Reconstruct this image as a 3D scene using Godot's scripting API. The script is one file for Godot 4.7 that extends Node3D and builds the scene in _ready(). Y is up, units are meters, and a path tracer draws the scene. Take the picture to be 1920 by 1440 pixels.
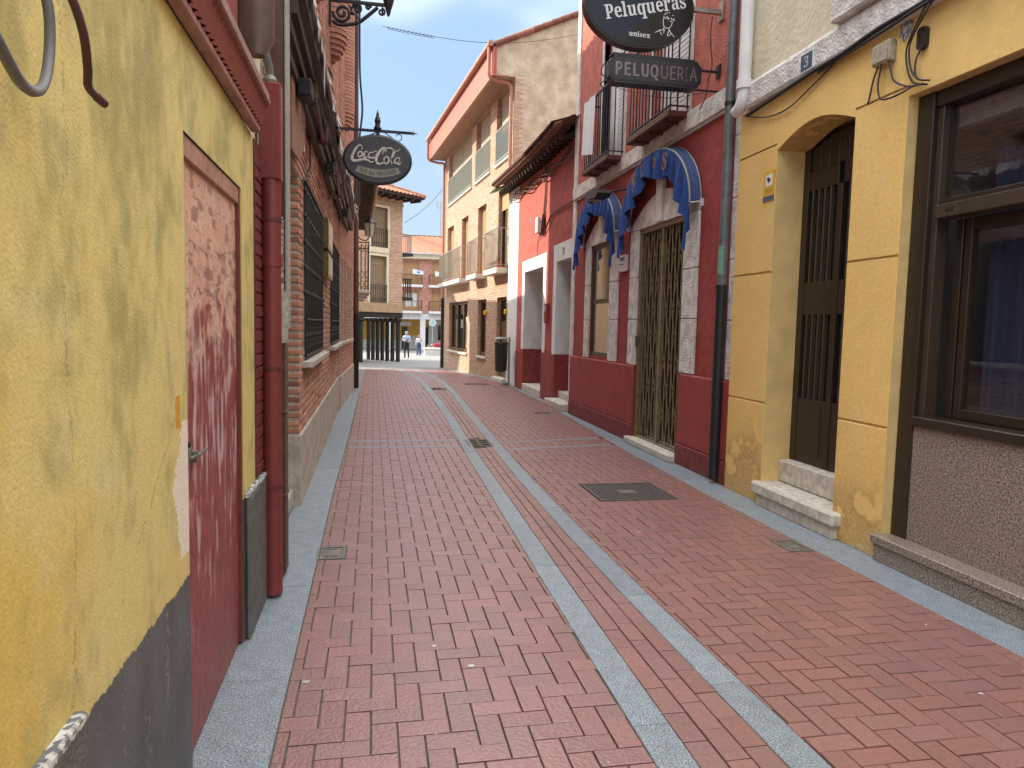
extends Node3D
# A narrow street in a small town: brick paving, painted and brick houses, a sunny square at its end.
# x to the right of the street, y up, -z down the street. The left house fronts stand at x = -0.6, the right ones at x = 3.45.

const EYE := Vector3(0, 1.55, 0)
const CAM := Basis(Vector3(0.98157703, 0.02192194, 0.18980504), Vector3(-0.00602051, 0.99645159, -0.08395223), Vector3(-0.19097193, 0.08126286, 0.97822598))
const SUN_TRAVEL := Vector3(1.0, -0.823, 0.7)

var rng := RandomNumberGenerator.new()
var T := {}     # textures
var M := {}     # materials
var taken := {}

# ---------------------------------------------------------------- mesh collecting
class MB:
	var v := PackedVector3Array()
	var n := PackedVector3Array()
	var c := PackedColorArray()
	var u := PackedVector2Array()
	var col := Color(1, 1, 1)
	var xf := Transform3D.IDENTITY
	func at(p: Vector3, nn: Vector3, uv: Vector2) -> void:
		v.append(xf * p)
		n.append((xf.basis * nn).normalized())
		c.append(col)
		u.append(uv)
	func flat_uv(p: Vector3, nn: Vector3) -> Vector2:
		var a := nn.abs()
		if a.y >= a.x and a.y >= a.z:
			return Vector2(p.x, p.z)
		if a.x >= a.z:
			return Vector2(p.z, -p.y)
		return Vector2(p.x, -p.y)
	func tri(a: Vector3, b: Vector3, d: Vector3) -> void:     # counter-clockwise seen from outside
		var nn := (b - a).cross(d - a)
		if nn.length_squared() < 1e-16:
			return
		nn = nn.normalized()
		at(a, nn, flat_uv(a, nn))
		at(d, nn, flat_uv(d, nn))
		at(b, nn, flat_uv(b, nn))
	func quad(a: Vector3, b: Vector3, d: Vector3, e: Vector3) -> void:
		tri(a, b, d)
		tri(a, d, e)
	func quad_uv(a: Vector3, b: Vector3, d: Vector3, e: Vector3) -> void:   # a at uv (0,1), b (1,1), d (1,0), e (0,0)
		var nn := (b - a).cross(d - a).normalized()
		for k in [[a, Vector2(0, 1)], [d, Vector2(1, 0)], [b, Vector2(1, 1)], [a, Vector2(0, 1)], [e, Vector2(0, 0)], [d, Vector2(1, 0)]]:
			at(k[0], nn, k[1])
	func tri_n(a: Vector3, b: Vector3, d: Vector3, na: Vector3, nb: Vector3, nd: Vector3) -> void:
		at(a, na, flat_uv(a, na))
		at(d, nd, flat_uv(d, nd))
		at(b, nb, flat_uv(b, nb))
	func quad_n(a: Vector3, b: Vector3, d: Vector3, e: Vector3, na: Vector3, nb: Vector3, nd: Vector3, ne: Vector3) -> void:
		tri_n(a, b, d, na, nb, nd)
		tri_n(a, d, e, na, nd, ne)
	func box(lo: Vector3, hi: Vector3) -> void:
		var a := Vector3(lo.x, lo.y, hi.z)
		var b := Vector3(hi.x, lo.y, hi.z)
		var d := hi
		var e := Vector3(lo.x, hi.y, hi.z)
		var a2 := lo
		var b2 := Vector3(hi.x, lo.y, lo.z)
		var d2 := Vector3(hi.x, hi.y, lo.z)
		var e2 := Vector3(lo.x, hi.y, lo.z)
		quad(a, b, d, e)
		quad(b2, a2, e2, d2)
		quad(b, b2, d2, d)
		quad(a2, a, e, e2)
		quad(e, d, d2, e2)
		quad(a2, b2, b, a)
	func cbox(lo: Vector3, hi: Vector3, k: float) -> void:    # box with chamfered edges
		k = minf(k, 0.45 * minf(hi.x - lo.x, minf(hi.y - lo.y, hi.z - lo.z)))
		var m := (lo + hi) * 0.5
		var h := (hi - lo) * 0.5
		for ax in 3:
			for s in [-1.0, 1.0]:
				var e := [Vector3.RIGHT, Vector3.UP, Vector3.BACK]
				var w: Vector3 = e[ax] * s
				var p: Vector3 = e[(ax + 1) % 3]
				var q: Vector3 = e[(ax + 2) % 3]
				var ctr := m + w * h[ax]
				var hp: float = h[(ax + 1) % 3] - k
				var hq: float = h[(ax + 2) % 3] - k
				var g := [ctr - p * hp - q * hq, ctr + p * hp - q * hq, ctr + p * hp + q * hq, ctr - p * hp + q * hq]
				if s > 0:
					quad(g[0], g[1], g[2], g[3])
				else:
					quad(g[3], g[2], g[1], g[0])
				# the chamfer towards +p and -p
				for sp in [-1.0, 1.0]:
					var i0: Vector3 = ctr + p * hp * sp - q * hq
					var i1: Vector3 = ctr + p * hp * sp + q * hq
					var o0: Vector3 = i0 + p * k * sp - w * k
					var o1: Vector3 = i1 + p * k * sp - w * k
					if s * sp > 0:
						quad(i0, o0, o1, i1)
					else:
						quad(i1, o1, o0, i0)
				# corners, once
				if ax == 0:
					for sp in [-1.0, 1.0]:
						for sq in [-1.0, 1.0]:
							var c0: Vector3 = ctr + p * hp * sp + q * hq * sq
							var c1: Vector3 = c0 + p * k * sp - w * k
							var c2: Vector3 = c0 + q * k * sq - w * k
							if s * sp * sq > 0:
								tri(c0, c1, c2)
							else:
								tri(c0, c2, c1)
	func cyl(a: Vector3, b: Vector3, r0: float, r1: float, k := 10, caps := true) -> void:
		var d := (b - a).normalized()
		var x := d.cross(Vector3.UP if absf(d.y) < 0.9 else Vector3.RIGHT).normalized()
		var y := d.cross(x)
		for i in k:
			var t0 := TAU * i / k
			var t1 := TAU * (i + 1) / k
			var n0 := x * cos(t0) + y * sin(t0)
			var n1 := x * cos(t1) + y * sin(t1)
			quad_n(a + n0 * r0, a + n1 * r0, b + n1 * r1, b + n0 * r1, n0, n1, n1, n0)
			if caps:
				tri(a + n1 * r0, a + n0 * r0, a)
				tri(b + n0 * r1, b + n1 * r1, b)
	func tube(pts: Array, r: float, k := 6) -> void:
		var m := pts.size()
		var prev_x := Vector3.ZERO
		var rings := []
		for i in m:
			var d: Vector3 = (pts[mini(i + 1, m - 1)] - pts[maxi(i - 1, 0)]).normalized()
			var x := (prev_x - d * prev_x.dot(d)) if prev_x != Vector3.ZERO else d.cross(Vector3.UP if absf(d.y) < 0.9 else Vector3.RIGHT)
			x = x.normalized()
			prev_x = x
			var y := d.cross(x)
			var ring := []
			for j in k:
				ring.append(x * cos(TAU * j / k) + y * sin(TAU * j / k))
			rings.append(ring)
		for i in m - 1:
			for j in k:
				var n0: Vector3 = rings[i][j]
				var n1: Vector3 = rings[i][(j + 1) % k]
				var n2: Vector3 = rings[i + 1][(j + 1) % k]
				var n3: Vector3 = rings[i + 1][j]
				quad_n(pts[i] + n0 * r, pts[i] + n1 * r, pts[i + 1] + n2 * r, pts[i + 1] + n3 * r, n0, n1, n2, n3)
		for j in range(1, k - 1):
			tri(pts[0] + rings[0][0] * r, pts[0] + rings[0][j + 1] * r, pts[0] + rings[0][j] * r)
			tri(pts[m - 1] + rings[m - 1][0] * r, pts[m - 1] + rings[m - 1][j] * r, pts[m - 1] + rings[m - 1][j + 1] * r)
	func lathe(o: Vector3, prof: Array, k := 14) -> void:     # prof: [radius, height] from the bottom up
		for i in prof.size() - 1:
			var r0: float = prof[i][0]
			var r1: float = prof[i + 1][0]
			var h0: float = prof[i][1]
			var h1: float = prof[i + 1][1]
			var sl := Vector2(h1 - h0, r0 - r1).normalized()
			for j in k:
				var a0 := -TAU * j / k
				var a1 := -TAU * (j + 1) / k
				var d0 := Vector3(cos(a0), 0, sin(a0))
				var d1 := Vector3(cos(a1), 0, sin(a1))
				var n0 := d0 * sl.x + Vector3.UP * sl.y
				var n1 := d1 * sl.x + Vector3.UP * sl.y
				quad_n(o + d0 * r0 + Vector3.UP * h0, o + d1 * r0 + Vector3.UP * h0, o + d1 * r1 + Vector3.UP * h1, o + d0 * r1 + Vector3.UP * h1, n0, n1, n1, n0)
	func ext(poly: PackedVector2Array, z0: float, z1: float) -> void:   # polygon in x, y pushed from z0 to z1
		if Geometry2D.is_polygon_clockwise(poly):     # Godot calls it clockwise with y down
			pass
		else:
			poly = poly.duplicate()
			poly.reverse()
		# signed area, wanted positive (counter-clockwise with y up)
		var s := 0.0
		for i in poly.size():
			var p := poly[i]
			var q := poly[(i + 1) % poly.size()]
			s += p.x * q.y - q.x * p.y
		if s < 0:
			poly.reverse()
		var t := Geometry2D.triangulate_polygon(poly)
		for i in range(0, t.size(), 3):
			var a := poly[t[i]]
			var b := poly[t[i + 1]]
			var d := poly[t[i + 2]]
			if (b - a).cross(d - a) < 0:
				var w := b
				b = d
				d = w
			tri(Vector3(a.x, a.y, z1), Vector3(b.x, b.y, z1), Vector3(d.x, d.y, z1))
			tri(Vector3(a.x, a.y, z0), Vector3(d.x, d.y, z0), Vector3(b.x, b.y, z0))
		for i in poly.size():
			var a := poly[i]
			var b := poly[(i + 1) % poly.size()]
			quad(Vector3(b.x, b.y, z1), Vector3(a.x, a.y, z1), Vector3(a.x, a.y, z0), Vector3(b.x, b.y, z0))
	func stroke(pts: Array, w: Array, z0: float, z1: float) -> void:    # pen stroke in x, y with a width at each point
		for i in pts.size() - 1:
			var p: Vector2 = pts[i]
			var q: Vector2 = pts[i + 1]
			var d0: Vector2 = (q - pts[maxi(i - 1, 0)]).normalized().orthogonal()
			var d1: Vector2 = (pts[mini(i + 2, pts.size() - 1)] - p).normalized().orthogonal()
			var w0: float = w[i] * 0.5
			var w1: float = w[i + 1] * 0.5
			ext(PackedVector2Array([p + d0 * w0, q + d1 * w1, q - d1 * w1, p - d0 * w0]), z0, z1)
	func wall(x0: float, x1: float, y0: float, y1: float, holes: Array, zf: float, zb: float) -> void:   # slab facing +z with openings [x0, x1, y0, y1]
		var xs := [x0, x1]
		var ys := [y0, y1]
		for h in holes:
			for q in [h[0], h[1]]:
				if q > x0 and q < x1 and not q in xs:
					xs.append(q)
			for q in [h[2], h[3]]:
				if q > y0 and q < y1 and not q in ys:
					ys.append(q)
		xs.sort()
		ys.sort()
		for i in xs.size() - 1:
			for j in ys.size() - 1:
				var mx: float = (xs[i] + xs[i + 1]) * 0.5
				var my: float = (ys[j] + ys[j + 1]) * 0.5
				var gone := false
				for h in holes:
					if mx > h[0] and mx < h[1] and my > h[2] and my < h[3]:
						gone = true
				if gone:
					continue
				quad(Vector3(xs[i], ys[j], zf), Vector3(xs[i + 1], ys[j], zf), Vector3(xs[i + 1], ys[j + 1], zf), Vector3(xs[i], ys[j + 1], zf))
				quad(Vector3(xs[i + 1], ys[j], zb), Vector3(xs[i], ys[j], zb), Vector3(xs[i], ys[j + 1], zb), Vector3(xs[i + 1], ys[j + 1], zb))
		quad(Vector3(x0, y0, zb), Vector3(x0, y0, zf), Vector3(x0, y1, zf), Vector3(x0, y1, zb))
		quad(Vector3(x1, y0, zf), Vector3(x1, y0, zb), Vector3(x1, y1, zb), Vector3(x1, y1, zf))
		quad(Vector3(x0, y1, zf), Vector3(x1, y1, zf), Vector3(x1, y1, zb), Vector3(x0, y1, zb))
		for h in holes:
			var a := maxf(h[0], x0)
			var b := minf(h[1], x1)
			var d := maxf(h[2], y0)
			var e := minf(h[3], y1)
			if h[0] > x0:
				quad(Vector3(a, d, zf), Vector3(a, d, zb), Vector3(a, e, zb), Vector3(a, e, zf))
			if h[1] < x1:
				quad(Vector3(b, d, zb), Vector3(b, d, zf), Vector3(b, e, zf), Vector3(b, e, zb))
			if h[3] < y1:
				quad(Vector3(a, e, zf), Vector3(a, e, zb), Vector3(b, e, zb), Vector3(b, e, zf))
			if h[2] > y0:
				quad(Vector3(a, d, zb), Vector3(a, d, zf), Vector3(b, d, zf), Vector3(b, d, zb))
	func mesh() -> ArrayMesh:
		var arr := []
		arr.resize(Mesh.ARRAY_MAX)
		arr[Mesh.ARRAY_VERTEX] = v
		arr[Mesh.ARRAY_NORMAL] = n
		arr[Mesh.ARRAY_COLOR] = c
		arr[Mesh.ARRAY_TEX_UV] = u
		var m := ArrayMesh.new()
		m.add_surface_from_arrays(Mesh.PRIMITIVE_TRIANGLES, arr)
		return m

# ---------------------------------------------------------------- nodes
func part(called: String, mb, m: Material, parent: Node3D, kind := "") -> MeshInstance3D:
	var o := MeshInstance3D.new()
	o.name = called
	o.mesh = mb.mesh() if mb is MB else mb
	o.material_override = m
	parent.add_child(o, true)
	if kind:
		o.set_meta("kind", kind)
	return o

func numbered(called: String) -> String:
	taken[called] = taken.get(called, -1) + 1
	return called if taken[called] == 0 else "%s_%03d" % [called, taken[called]]

func thing(called: String, label: String, category: String, at := Vector3.ZERO, turn := 0.0, group := "") -> Node3D:
	var o := Node3D.new()
	o.name = numbered(called)
	add_child(o)
	o.position = at
	o.rotation.y = turn
	o.set_meta("label", label)
	o.set_meta("category", category)
	if group:
		o.set_meta("group", group)
	return o

func one(called: String, mb, m: Material, label: String, category: String, at := Vector3.ZERO, turn := 0.0, group := "") -> MeshInstance3D:
	var o := part(numbered(called), mb, m, self)
	o.position = at
	o.rotation.y = turn
	o.set_meta("label", label)
	o.set_meta("category", category)
	if group:
		o.set_meta("group", group)
	return o

func structure(called: String, label: String) -> Node3D:
	var o := Node3D.new()
	o.name = called
	add_child(o)
	o.set_meta("kind", "structure")
	o.set_meta("label", label)
	return o

func boxp(called: String, lo: Vector3, hi: Vector3, m: Material, parent: Node3D, k := 0.0) -> MeshInstance3D:
	var b := MB.new()
	if k > 0:
		b.cbox(lo, hi, k)
	else:
		b.box(lo, hi)
	return part(called, b, m, parent)

# ---------------------------------------------------------------- small maths
func lerp_path(tab: Array, t: float) -> float:      # tab: [t, value] with t falling or rising
	for i in tab.size() - 1:
		var a: float = tab[i][0]
		var b: float = tab[i + 1][0]
		if (t <= a and t >= b) or (t >= a and t <= b):
			return lerpf(tab[i][1], tab[i + 1][1], (t - a) / (b - a))
	return tab[0][1] if absf(t - tab[0][0]) < absf(t - tab[-1][0]) else tab[-1][1]

const FALL := [[200, 0.0], [-19.5, 0.0], [-29, -0.22], [-37, -0.42], [-49, -0.79], [-56, -0.96], [-75, -1.2], [-400, -1.6]]
func gy(z: float) -> float:
	return lerp_path(FALL, z)

func catmull(p: Array, per := 6) -> Array:
	var out := []
	var m := p.size()
	for i in m - 1:
		var a = p[maxi(i - 1, 0)]
		var b = p[i]
		var c = p[i + 1]
		var d = p[mini(i + 2, m - 1)]
		for k in per:
			var t := float(k) / per
			out.append(0.5 * ((2.0 * b) + (c - a) * t + (2.0 * a - 5.0 * b + 4.0 * c - d) * t * t + (3.0 * b - a - 3.0 * c + d) * t * t * t))
	out.append(p[m - 1])
	return out

func lin(r: float, g: float, b: float) -> Color:
	return Color(r, g, b).linear_to_srgb()

# ---------------------------------------------------------------- textures and materials
func noise(freq: float, oct := 4, kind := FastNoiseLite.TYPE_SIMPLEX_SMOOTH, sd := 1) -> FastNoiseLite:
	var f := FastNoiseLite.new()
	f.noise_type = kind
	f.frequency = freq
	f.fractal_octaves = oct
	f.fractal_type = FastNoiseLite.FRACTAL_FBM if oct > 1 else FastNoiseLite.FRACTAL_NONE
	f.seed = sd
	return f

func grey(freq: float, oct: int, sd: int, size := 512, kind := FastNoiseLite.TYPE_SIMPLEX_SMOOTH) -> PackedByteArray:
	var im := noise(freq, oct, kind, sd).get_seamless_image(size, size, false, false, 0.15, true)
	im.convert(Image.FORMAT_L8)
	return im.get_data()

func tex_rgb(d: PackedByteArray, w: int, h: int) -> ImageTexture:
	return ImageTexture.create_from_image(Image.create_from_data(w, h, false, Image.FORMAT_RGB8, d))

func bump(freq: float, oct: int, sd: int, strength: float, size := 512, kind := FastNoiseLite.TYPE_SIMPLEX_SMOOTH) -> ImageTexture:
	var im := noise(freq, oct, kind, sd).get_seamless_image(size, size, false, false, 0.15, true)
	im.convert(Image.FORMAT_RGBA8)
	im.bump_map_to_normal_map(strength)
	return ImageTexture.create_from_image(im)

func mottle(coarse: float, fine: float, lo: float, mix_fine: float, sd: int, tint := Color(1, 1, 1), size := 512) -> ImageTexture:
	# a multiplier between lo and 1: soft blotches with a fine grain, the dark end tinted
	var a := grey(coarse, 4, sd, size)
	var b := grey(fine, 2, sd + 7, size)
	var d := PackedByteArray()
	d.resize(size * size * 3)
	for i in size * size:
		var t := (a[i] * (1.0 - mix_fine) + b[i] * mix_fine) / 255.0
		t = clampf((t - 0.5) * 1.5 + 0.5, 0.0, 1.0)
		var m := lo + (1.0 - lo) * t
		d[i * 3] = int(255.0 * m * lerpf(tint.r, 1.0, t))
		d[i * 3 + 1] = int(255.0 * m * lerpf(tint.g, 1.0, t))
		d[i * 3 + 2] = int(255.0 * m * lerpf(tint.b, 1.0, t))
	return tex_rgb(d, size, size)

func speckle(cols: Array, cuts: Array, freq: float, sd: int, blotch := 0.12, size := 512) -> ImageTexture:   # stone of several grains
	var a := grey(freq, 2, sd, size)
	var b := grey(freq * 0.63, 2, sd + 3, size)
	var e := grey(0.012, 3, sd + 9, size)
	var d := PackedByteArray()
	d.resize(size * size * 3)
	for i in size * size:
		var t := (a[i] * 0.6 + b[i] * 0.4) / 255.0
		t = clampf((t - 0.5) * 1.7 + 0.5, 0, 1)
		var k := 0
		while k < cuts.size() and t > cuts[k]:
			k += 1
		var q: Color = cols[k]
		var m := 1.0 - blotch * (e[i] / 255.0)
		d[i * 3] = int(clampf(q.r * m, 0, 1) * 255)
		d[i * 3 + 1] = int(clampf(q.g * m, 0, 1) * 255)
		d[i * 3 + 2] = int(clampf(q.b * m, 0, 1) * 255)
	return tex_rgb(d, size, size)

func mat(key: String, c: Color, rough := 0.8, tex: Texture2D = null, span := 1.0, nrm: Texture2D = null, ns := 1.0, metal := 0.0, vcol := false, world := true) -> StandardMaterial3D:
	var m := StandardMaterial3D.new()
	m.resource_name = key
	m.albedo_color = c
	m.roughness = rough
	m.metallic = metal
	m.albedo_texture = tex
	if nrm:
		m.normal_enabled = true
		m.normal_texture = nrm
		m.normal_scale = ns
	if tex or nrm:
		m.uv1_triplanar = true
		m.uv1_world_triplanar = world
		m.uv1_scale = Vector3.ONE / span
	m.vertex_color_use_as_albedo = vcol
	M[key] = m
	return m

# ---------------------------------------------------------------- camera, sky, sun
func make_sky() -> ImageTexture:
	# blue low down with wisps of cloud, a bright white layer overhead, out of view, added to light the shaded street
	var w := 640
	var h := 320
	var sun := -SUN_TRAVEL.normalized()
	var n1 := noise(0.9, 5, FastNoiseLite.TYPE_SIMPLEX_SMOOTH, 21)
	var n2 := noise(2.6, 4, FastNoiseLite.TYPE_SIMPLEX_SMOOTH, 5)
	var im := Image.create(w, h, false, Image.FORMAT_RGBF)
	for j in h:
		var th := PI * (j + 0.5) / h
		var y := cos(th)
		var s := sin(th)
		for i in w:
			var a := TAU * (i + 0.5) / w
			var d := Vector3(sin(a) * s, y, -cos(a) * s)
			var e := maxf(y, 0.0)
			var chi := acos(clampf(d.dot(sun), -1, 1))
			var c := Vector3(0.135, 0.205, 0.300).lerp(Vector3(0.25, 0.29, 0.33), pow(1.0 - e, 6.0))
			var q := Vector3(d.x * 1.6, d.y * 4.0, d.z * 1.6) / (e + 0.35)
			var na := n1.get_noise_3dv(q)
			var nb := n2.get_noise_3dv(q * Vector3(1, 2.2, 1))
			var cl := smoothstep(0.1, 0.9, clampf(na * 0.9 + nb * 0.35 + 0.3, 0, 1)) * 0.7
			c = c.lerp(Vector3(0.31, 0.33, 0.345), cl)
			var overhead_fill := smoothstep(0.34, 0.85, e + 0.10 * na + 0.03 * nb)
			c = c.lerp(Vector3(1.31, 1.335, 1.36) * (1.0 + 0.08 * nb), overhead_fill)
			c *= 1.0 + 1.3 * exp(-2.8 * chi)
			if y < 0:
				c = c.lerp(Vector3(0.16, 0.15, 0.14), clampf(-y * 12.0, 0, 1))
			im.set_pixel(i, j, Color(c.x, c.y, c.z))
	return ImageTexture.create_from_image(im)

func look_and_light() -> void:
	var cam := Camera3D.new()
	cam.name = "camera"
	add_child(cam)
	cam.transform = Transform3D(CAM.orthonormalized(), EYE)
	cam.fov = rad_to_deg(2.0 * atan(720.0 / 1340.0))
	cam.near = 0.05
	cam.far = 900.0
	cam.current = true
	var env := Environment.new()
	env.background_mode = Environment.BG_SKY
	var sky := Sky.new()
	var pano := PanoramaSkyMaterial.new()
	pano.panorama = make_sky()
	sky.sky_material = pano
	env.sky = sky
	env.tonemap_mode = Environment.TONE_MAPPER_LINEAR
	env.tonemap_exposure = 3.1
	env.sdfgi_enabled = true
	env.ssao_enabled = true
	env.ssil_enabled = true
	var we := WorldEnvironment.new()
	we.name = "surroundings"
	we.environment = env
	add_child(we)
	var sun := DirectionalLight3D.new()
	sun.name = "sun"
	add_child(sun)
	sun.look_at_from_position(Vector3.ZERO, SUN_TRAVEL, Vector3.UP)
	sun.light_color = Color(1.0, 0.95, 0.86)
	sun.light_energy = 0.9
	sun.light_angular_distance = 0.55
	sun.shadow_enabled = true

# ---------------------------------------------------------------- paving
const WALL_L := [[6, -0.6], [-12, -0.6], [-15, -0.52], [-18, -0.42], [-27, -0.5]]
const KERB_L := [[6, -0.35], [-6.7, -0.35], [-10.3, -0.32], [-15.6, -0.3], [-22, -0.27], [-27, -0.32]]
const STRIPE_A := [[6, 0.99], [-2.2, 1.0], [-4.4, 1.03], [-6, 1.06], [-8.5, 1.1], [-11.3, 1.18], [-15, 1.23], [-20, 1.21], [-24, 1.08], [-27, 0.9]]
const STRIPE_B := [[6, 1.5], [-2.2, 1.47], [-3.9, 1.44], [-5.1, 1.435], [-7, 1.45], [-9, 1.5], [-12.8, 1.62], [-16, 1.73], [-19, 1.77], [-23, 1.7], [-27, 1.5]]
const KERB_R := [[6, 3.1], [-6.2, 3.11], [-8.35, 3.15], [-11, 3.29], [-14.6, 3.42], [-17.8, 3.46], [-19.5, 3.42], [-27, 2.78]]
const WALL_R := [[6, 3.43], [-6.4, 3.46], [-9, 3.5], [-12.4, 3.54], [-15, 3.58], [-19.1, 3.62], [-19.3, 3.66], [-27, 3.0]]
const SW := 0.15

func clip_half(p: PackedVector2Array, a: Vector2, b: Vector2, side: float) -> PackedVector2Array:
	var out := PackedVector2Array()
	var m := p.size()
	for i in m:
		var s := p[i]
		var e := p[(i + 1) % m]
		var ds := (b - a).cross(s - a) * side
		var de := (b - a).cross(e - a) * side
		if ds >= 0:
			out.append(s)
		if ds * de < 0:
			out.append(s.lerp(e, ds / (ds - de)))
	return out

func area2(p: PackedVector2Array) -> float:
	var s := 0.0
	for i in p.size():
		s += p[i].cross(p[(i + 1) % p.size()])
	return absf(s) * 0.5

func stone_top(mb: MB, poly: PackedVector2Array, y: float, tilt: Vector2, mid: Vector2, k := 0.0018, deep := 0.03) -> void:
	# one paving stone: poly in x, z; a chamfered top over upright sides
	var ins := Geometry2D.offset_polygon(poly, -k)
	if ins.is_empty():
		return
	var top: PackedVector2Array = ins[0]
	var up := func(q: Vector2, dy: float) -> Vector3: return Vector3(q.x - mid.x, y + dy + (q - mid).dot(tilt) + (gy(q.y) - gy(mid.y)), q.y - mid.y)
	if top.size() != poly.size():
		var big := poly
		top = PackedVector2Array()
		var ctr := Vector2.ZERO
		for q in big:
			ctr += q
		ctr /= big.size()
		for q in big:
			top.append(q.move_toward(ctr, k * 1.3))
	# bring both rings into the same order and start
	if (Geometry2D.is_polygon_clockwise(top)) != (Geometry2D.is_polygon_clockwise(poly)):
		top.reverse()
	var best := 0
	for i in top.size():
		if top[i].distance_squared_to(poly[0]) < top[best].distance_squared_to(poly[0]):
			best = i
	var m := poly.size()
	var s := 0.0
	for i in m:
		s += poly[i].cross(poly[(i + 1) % m])
	for i in m:
		var t0 := top[(best + i) % m]
		var t1 := top[(best + i + 1) % m]
		var p0 := poly[i]
		var p1 := poly[(i + 1) % m]
		if s < 0:
			mb.quad(up.call(p0, -k), up.call(p1, -k), up.call(t1, 0.0), up.call(t0, 0.0))
			mb.quad(up.call(p0, -deep), up.call(p1, -deep), up.call(p1, -k), up.call(p0, -k))
		else:
			mb.quad(up.call(p1, -k), up.call(p0, -k), up.call(t0, 0.0), up.call(t1, 0.0))
			mb.quad(up.call(p1, -deep), up.call(p0, -deep), up.call(p0, -k), up.call(p1, -k))
	for i in range(1, m - 1):
		var a: Vector3 = up.call(top[0], 0.0)
		var b: Vector3 = up.call(top[i], 0.0)
		var d: Vector3 = up.call(top[i + 1], 0.0)
		if (b - a).cross(d - a).y > 0:
			mb.tri(a, b, d)
		else:
			mb.tri(a, d, b)

func paver_tone() -> Color:
	var t := rng.randf()
	var q := Vector3(0.345, 0.155, 0.13).lerp(Vector3(0.31, 0.155, 0.138), rng.randf()) * (0.86 + 0.16 * t)
	if rng.randf() < 0.03:
		q = q.lerp(Vector3(0.25, 0.13, 0.12), 0.7)
	return Color(q.x, q.y, q.z)

func on_screen(p: Vector3) -> bool:
	var q := CAM.inverse() * (p - EYE)
	if q.z > -0.1:
		return false
	return absf(q.x / -q.z) < 0.72 and absf(q.y / -q.z) < 0.545

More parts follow.
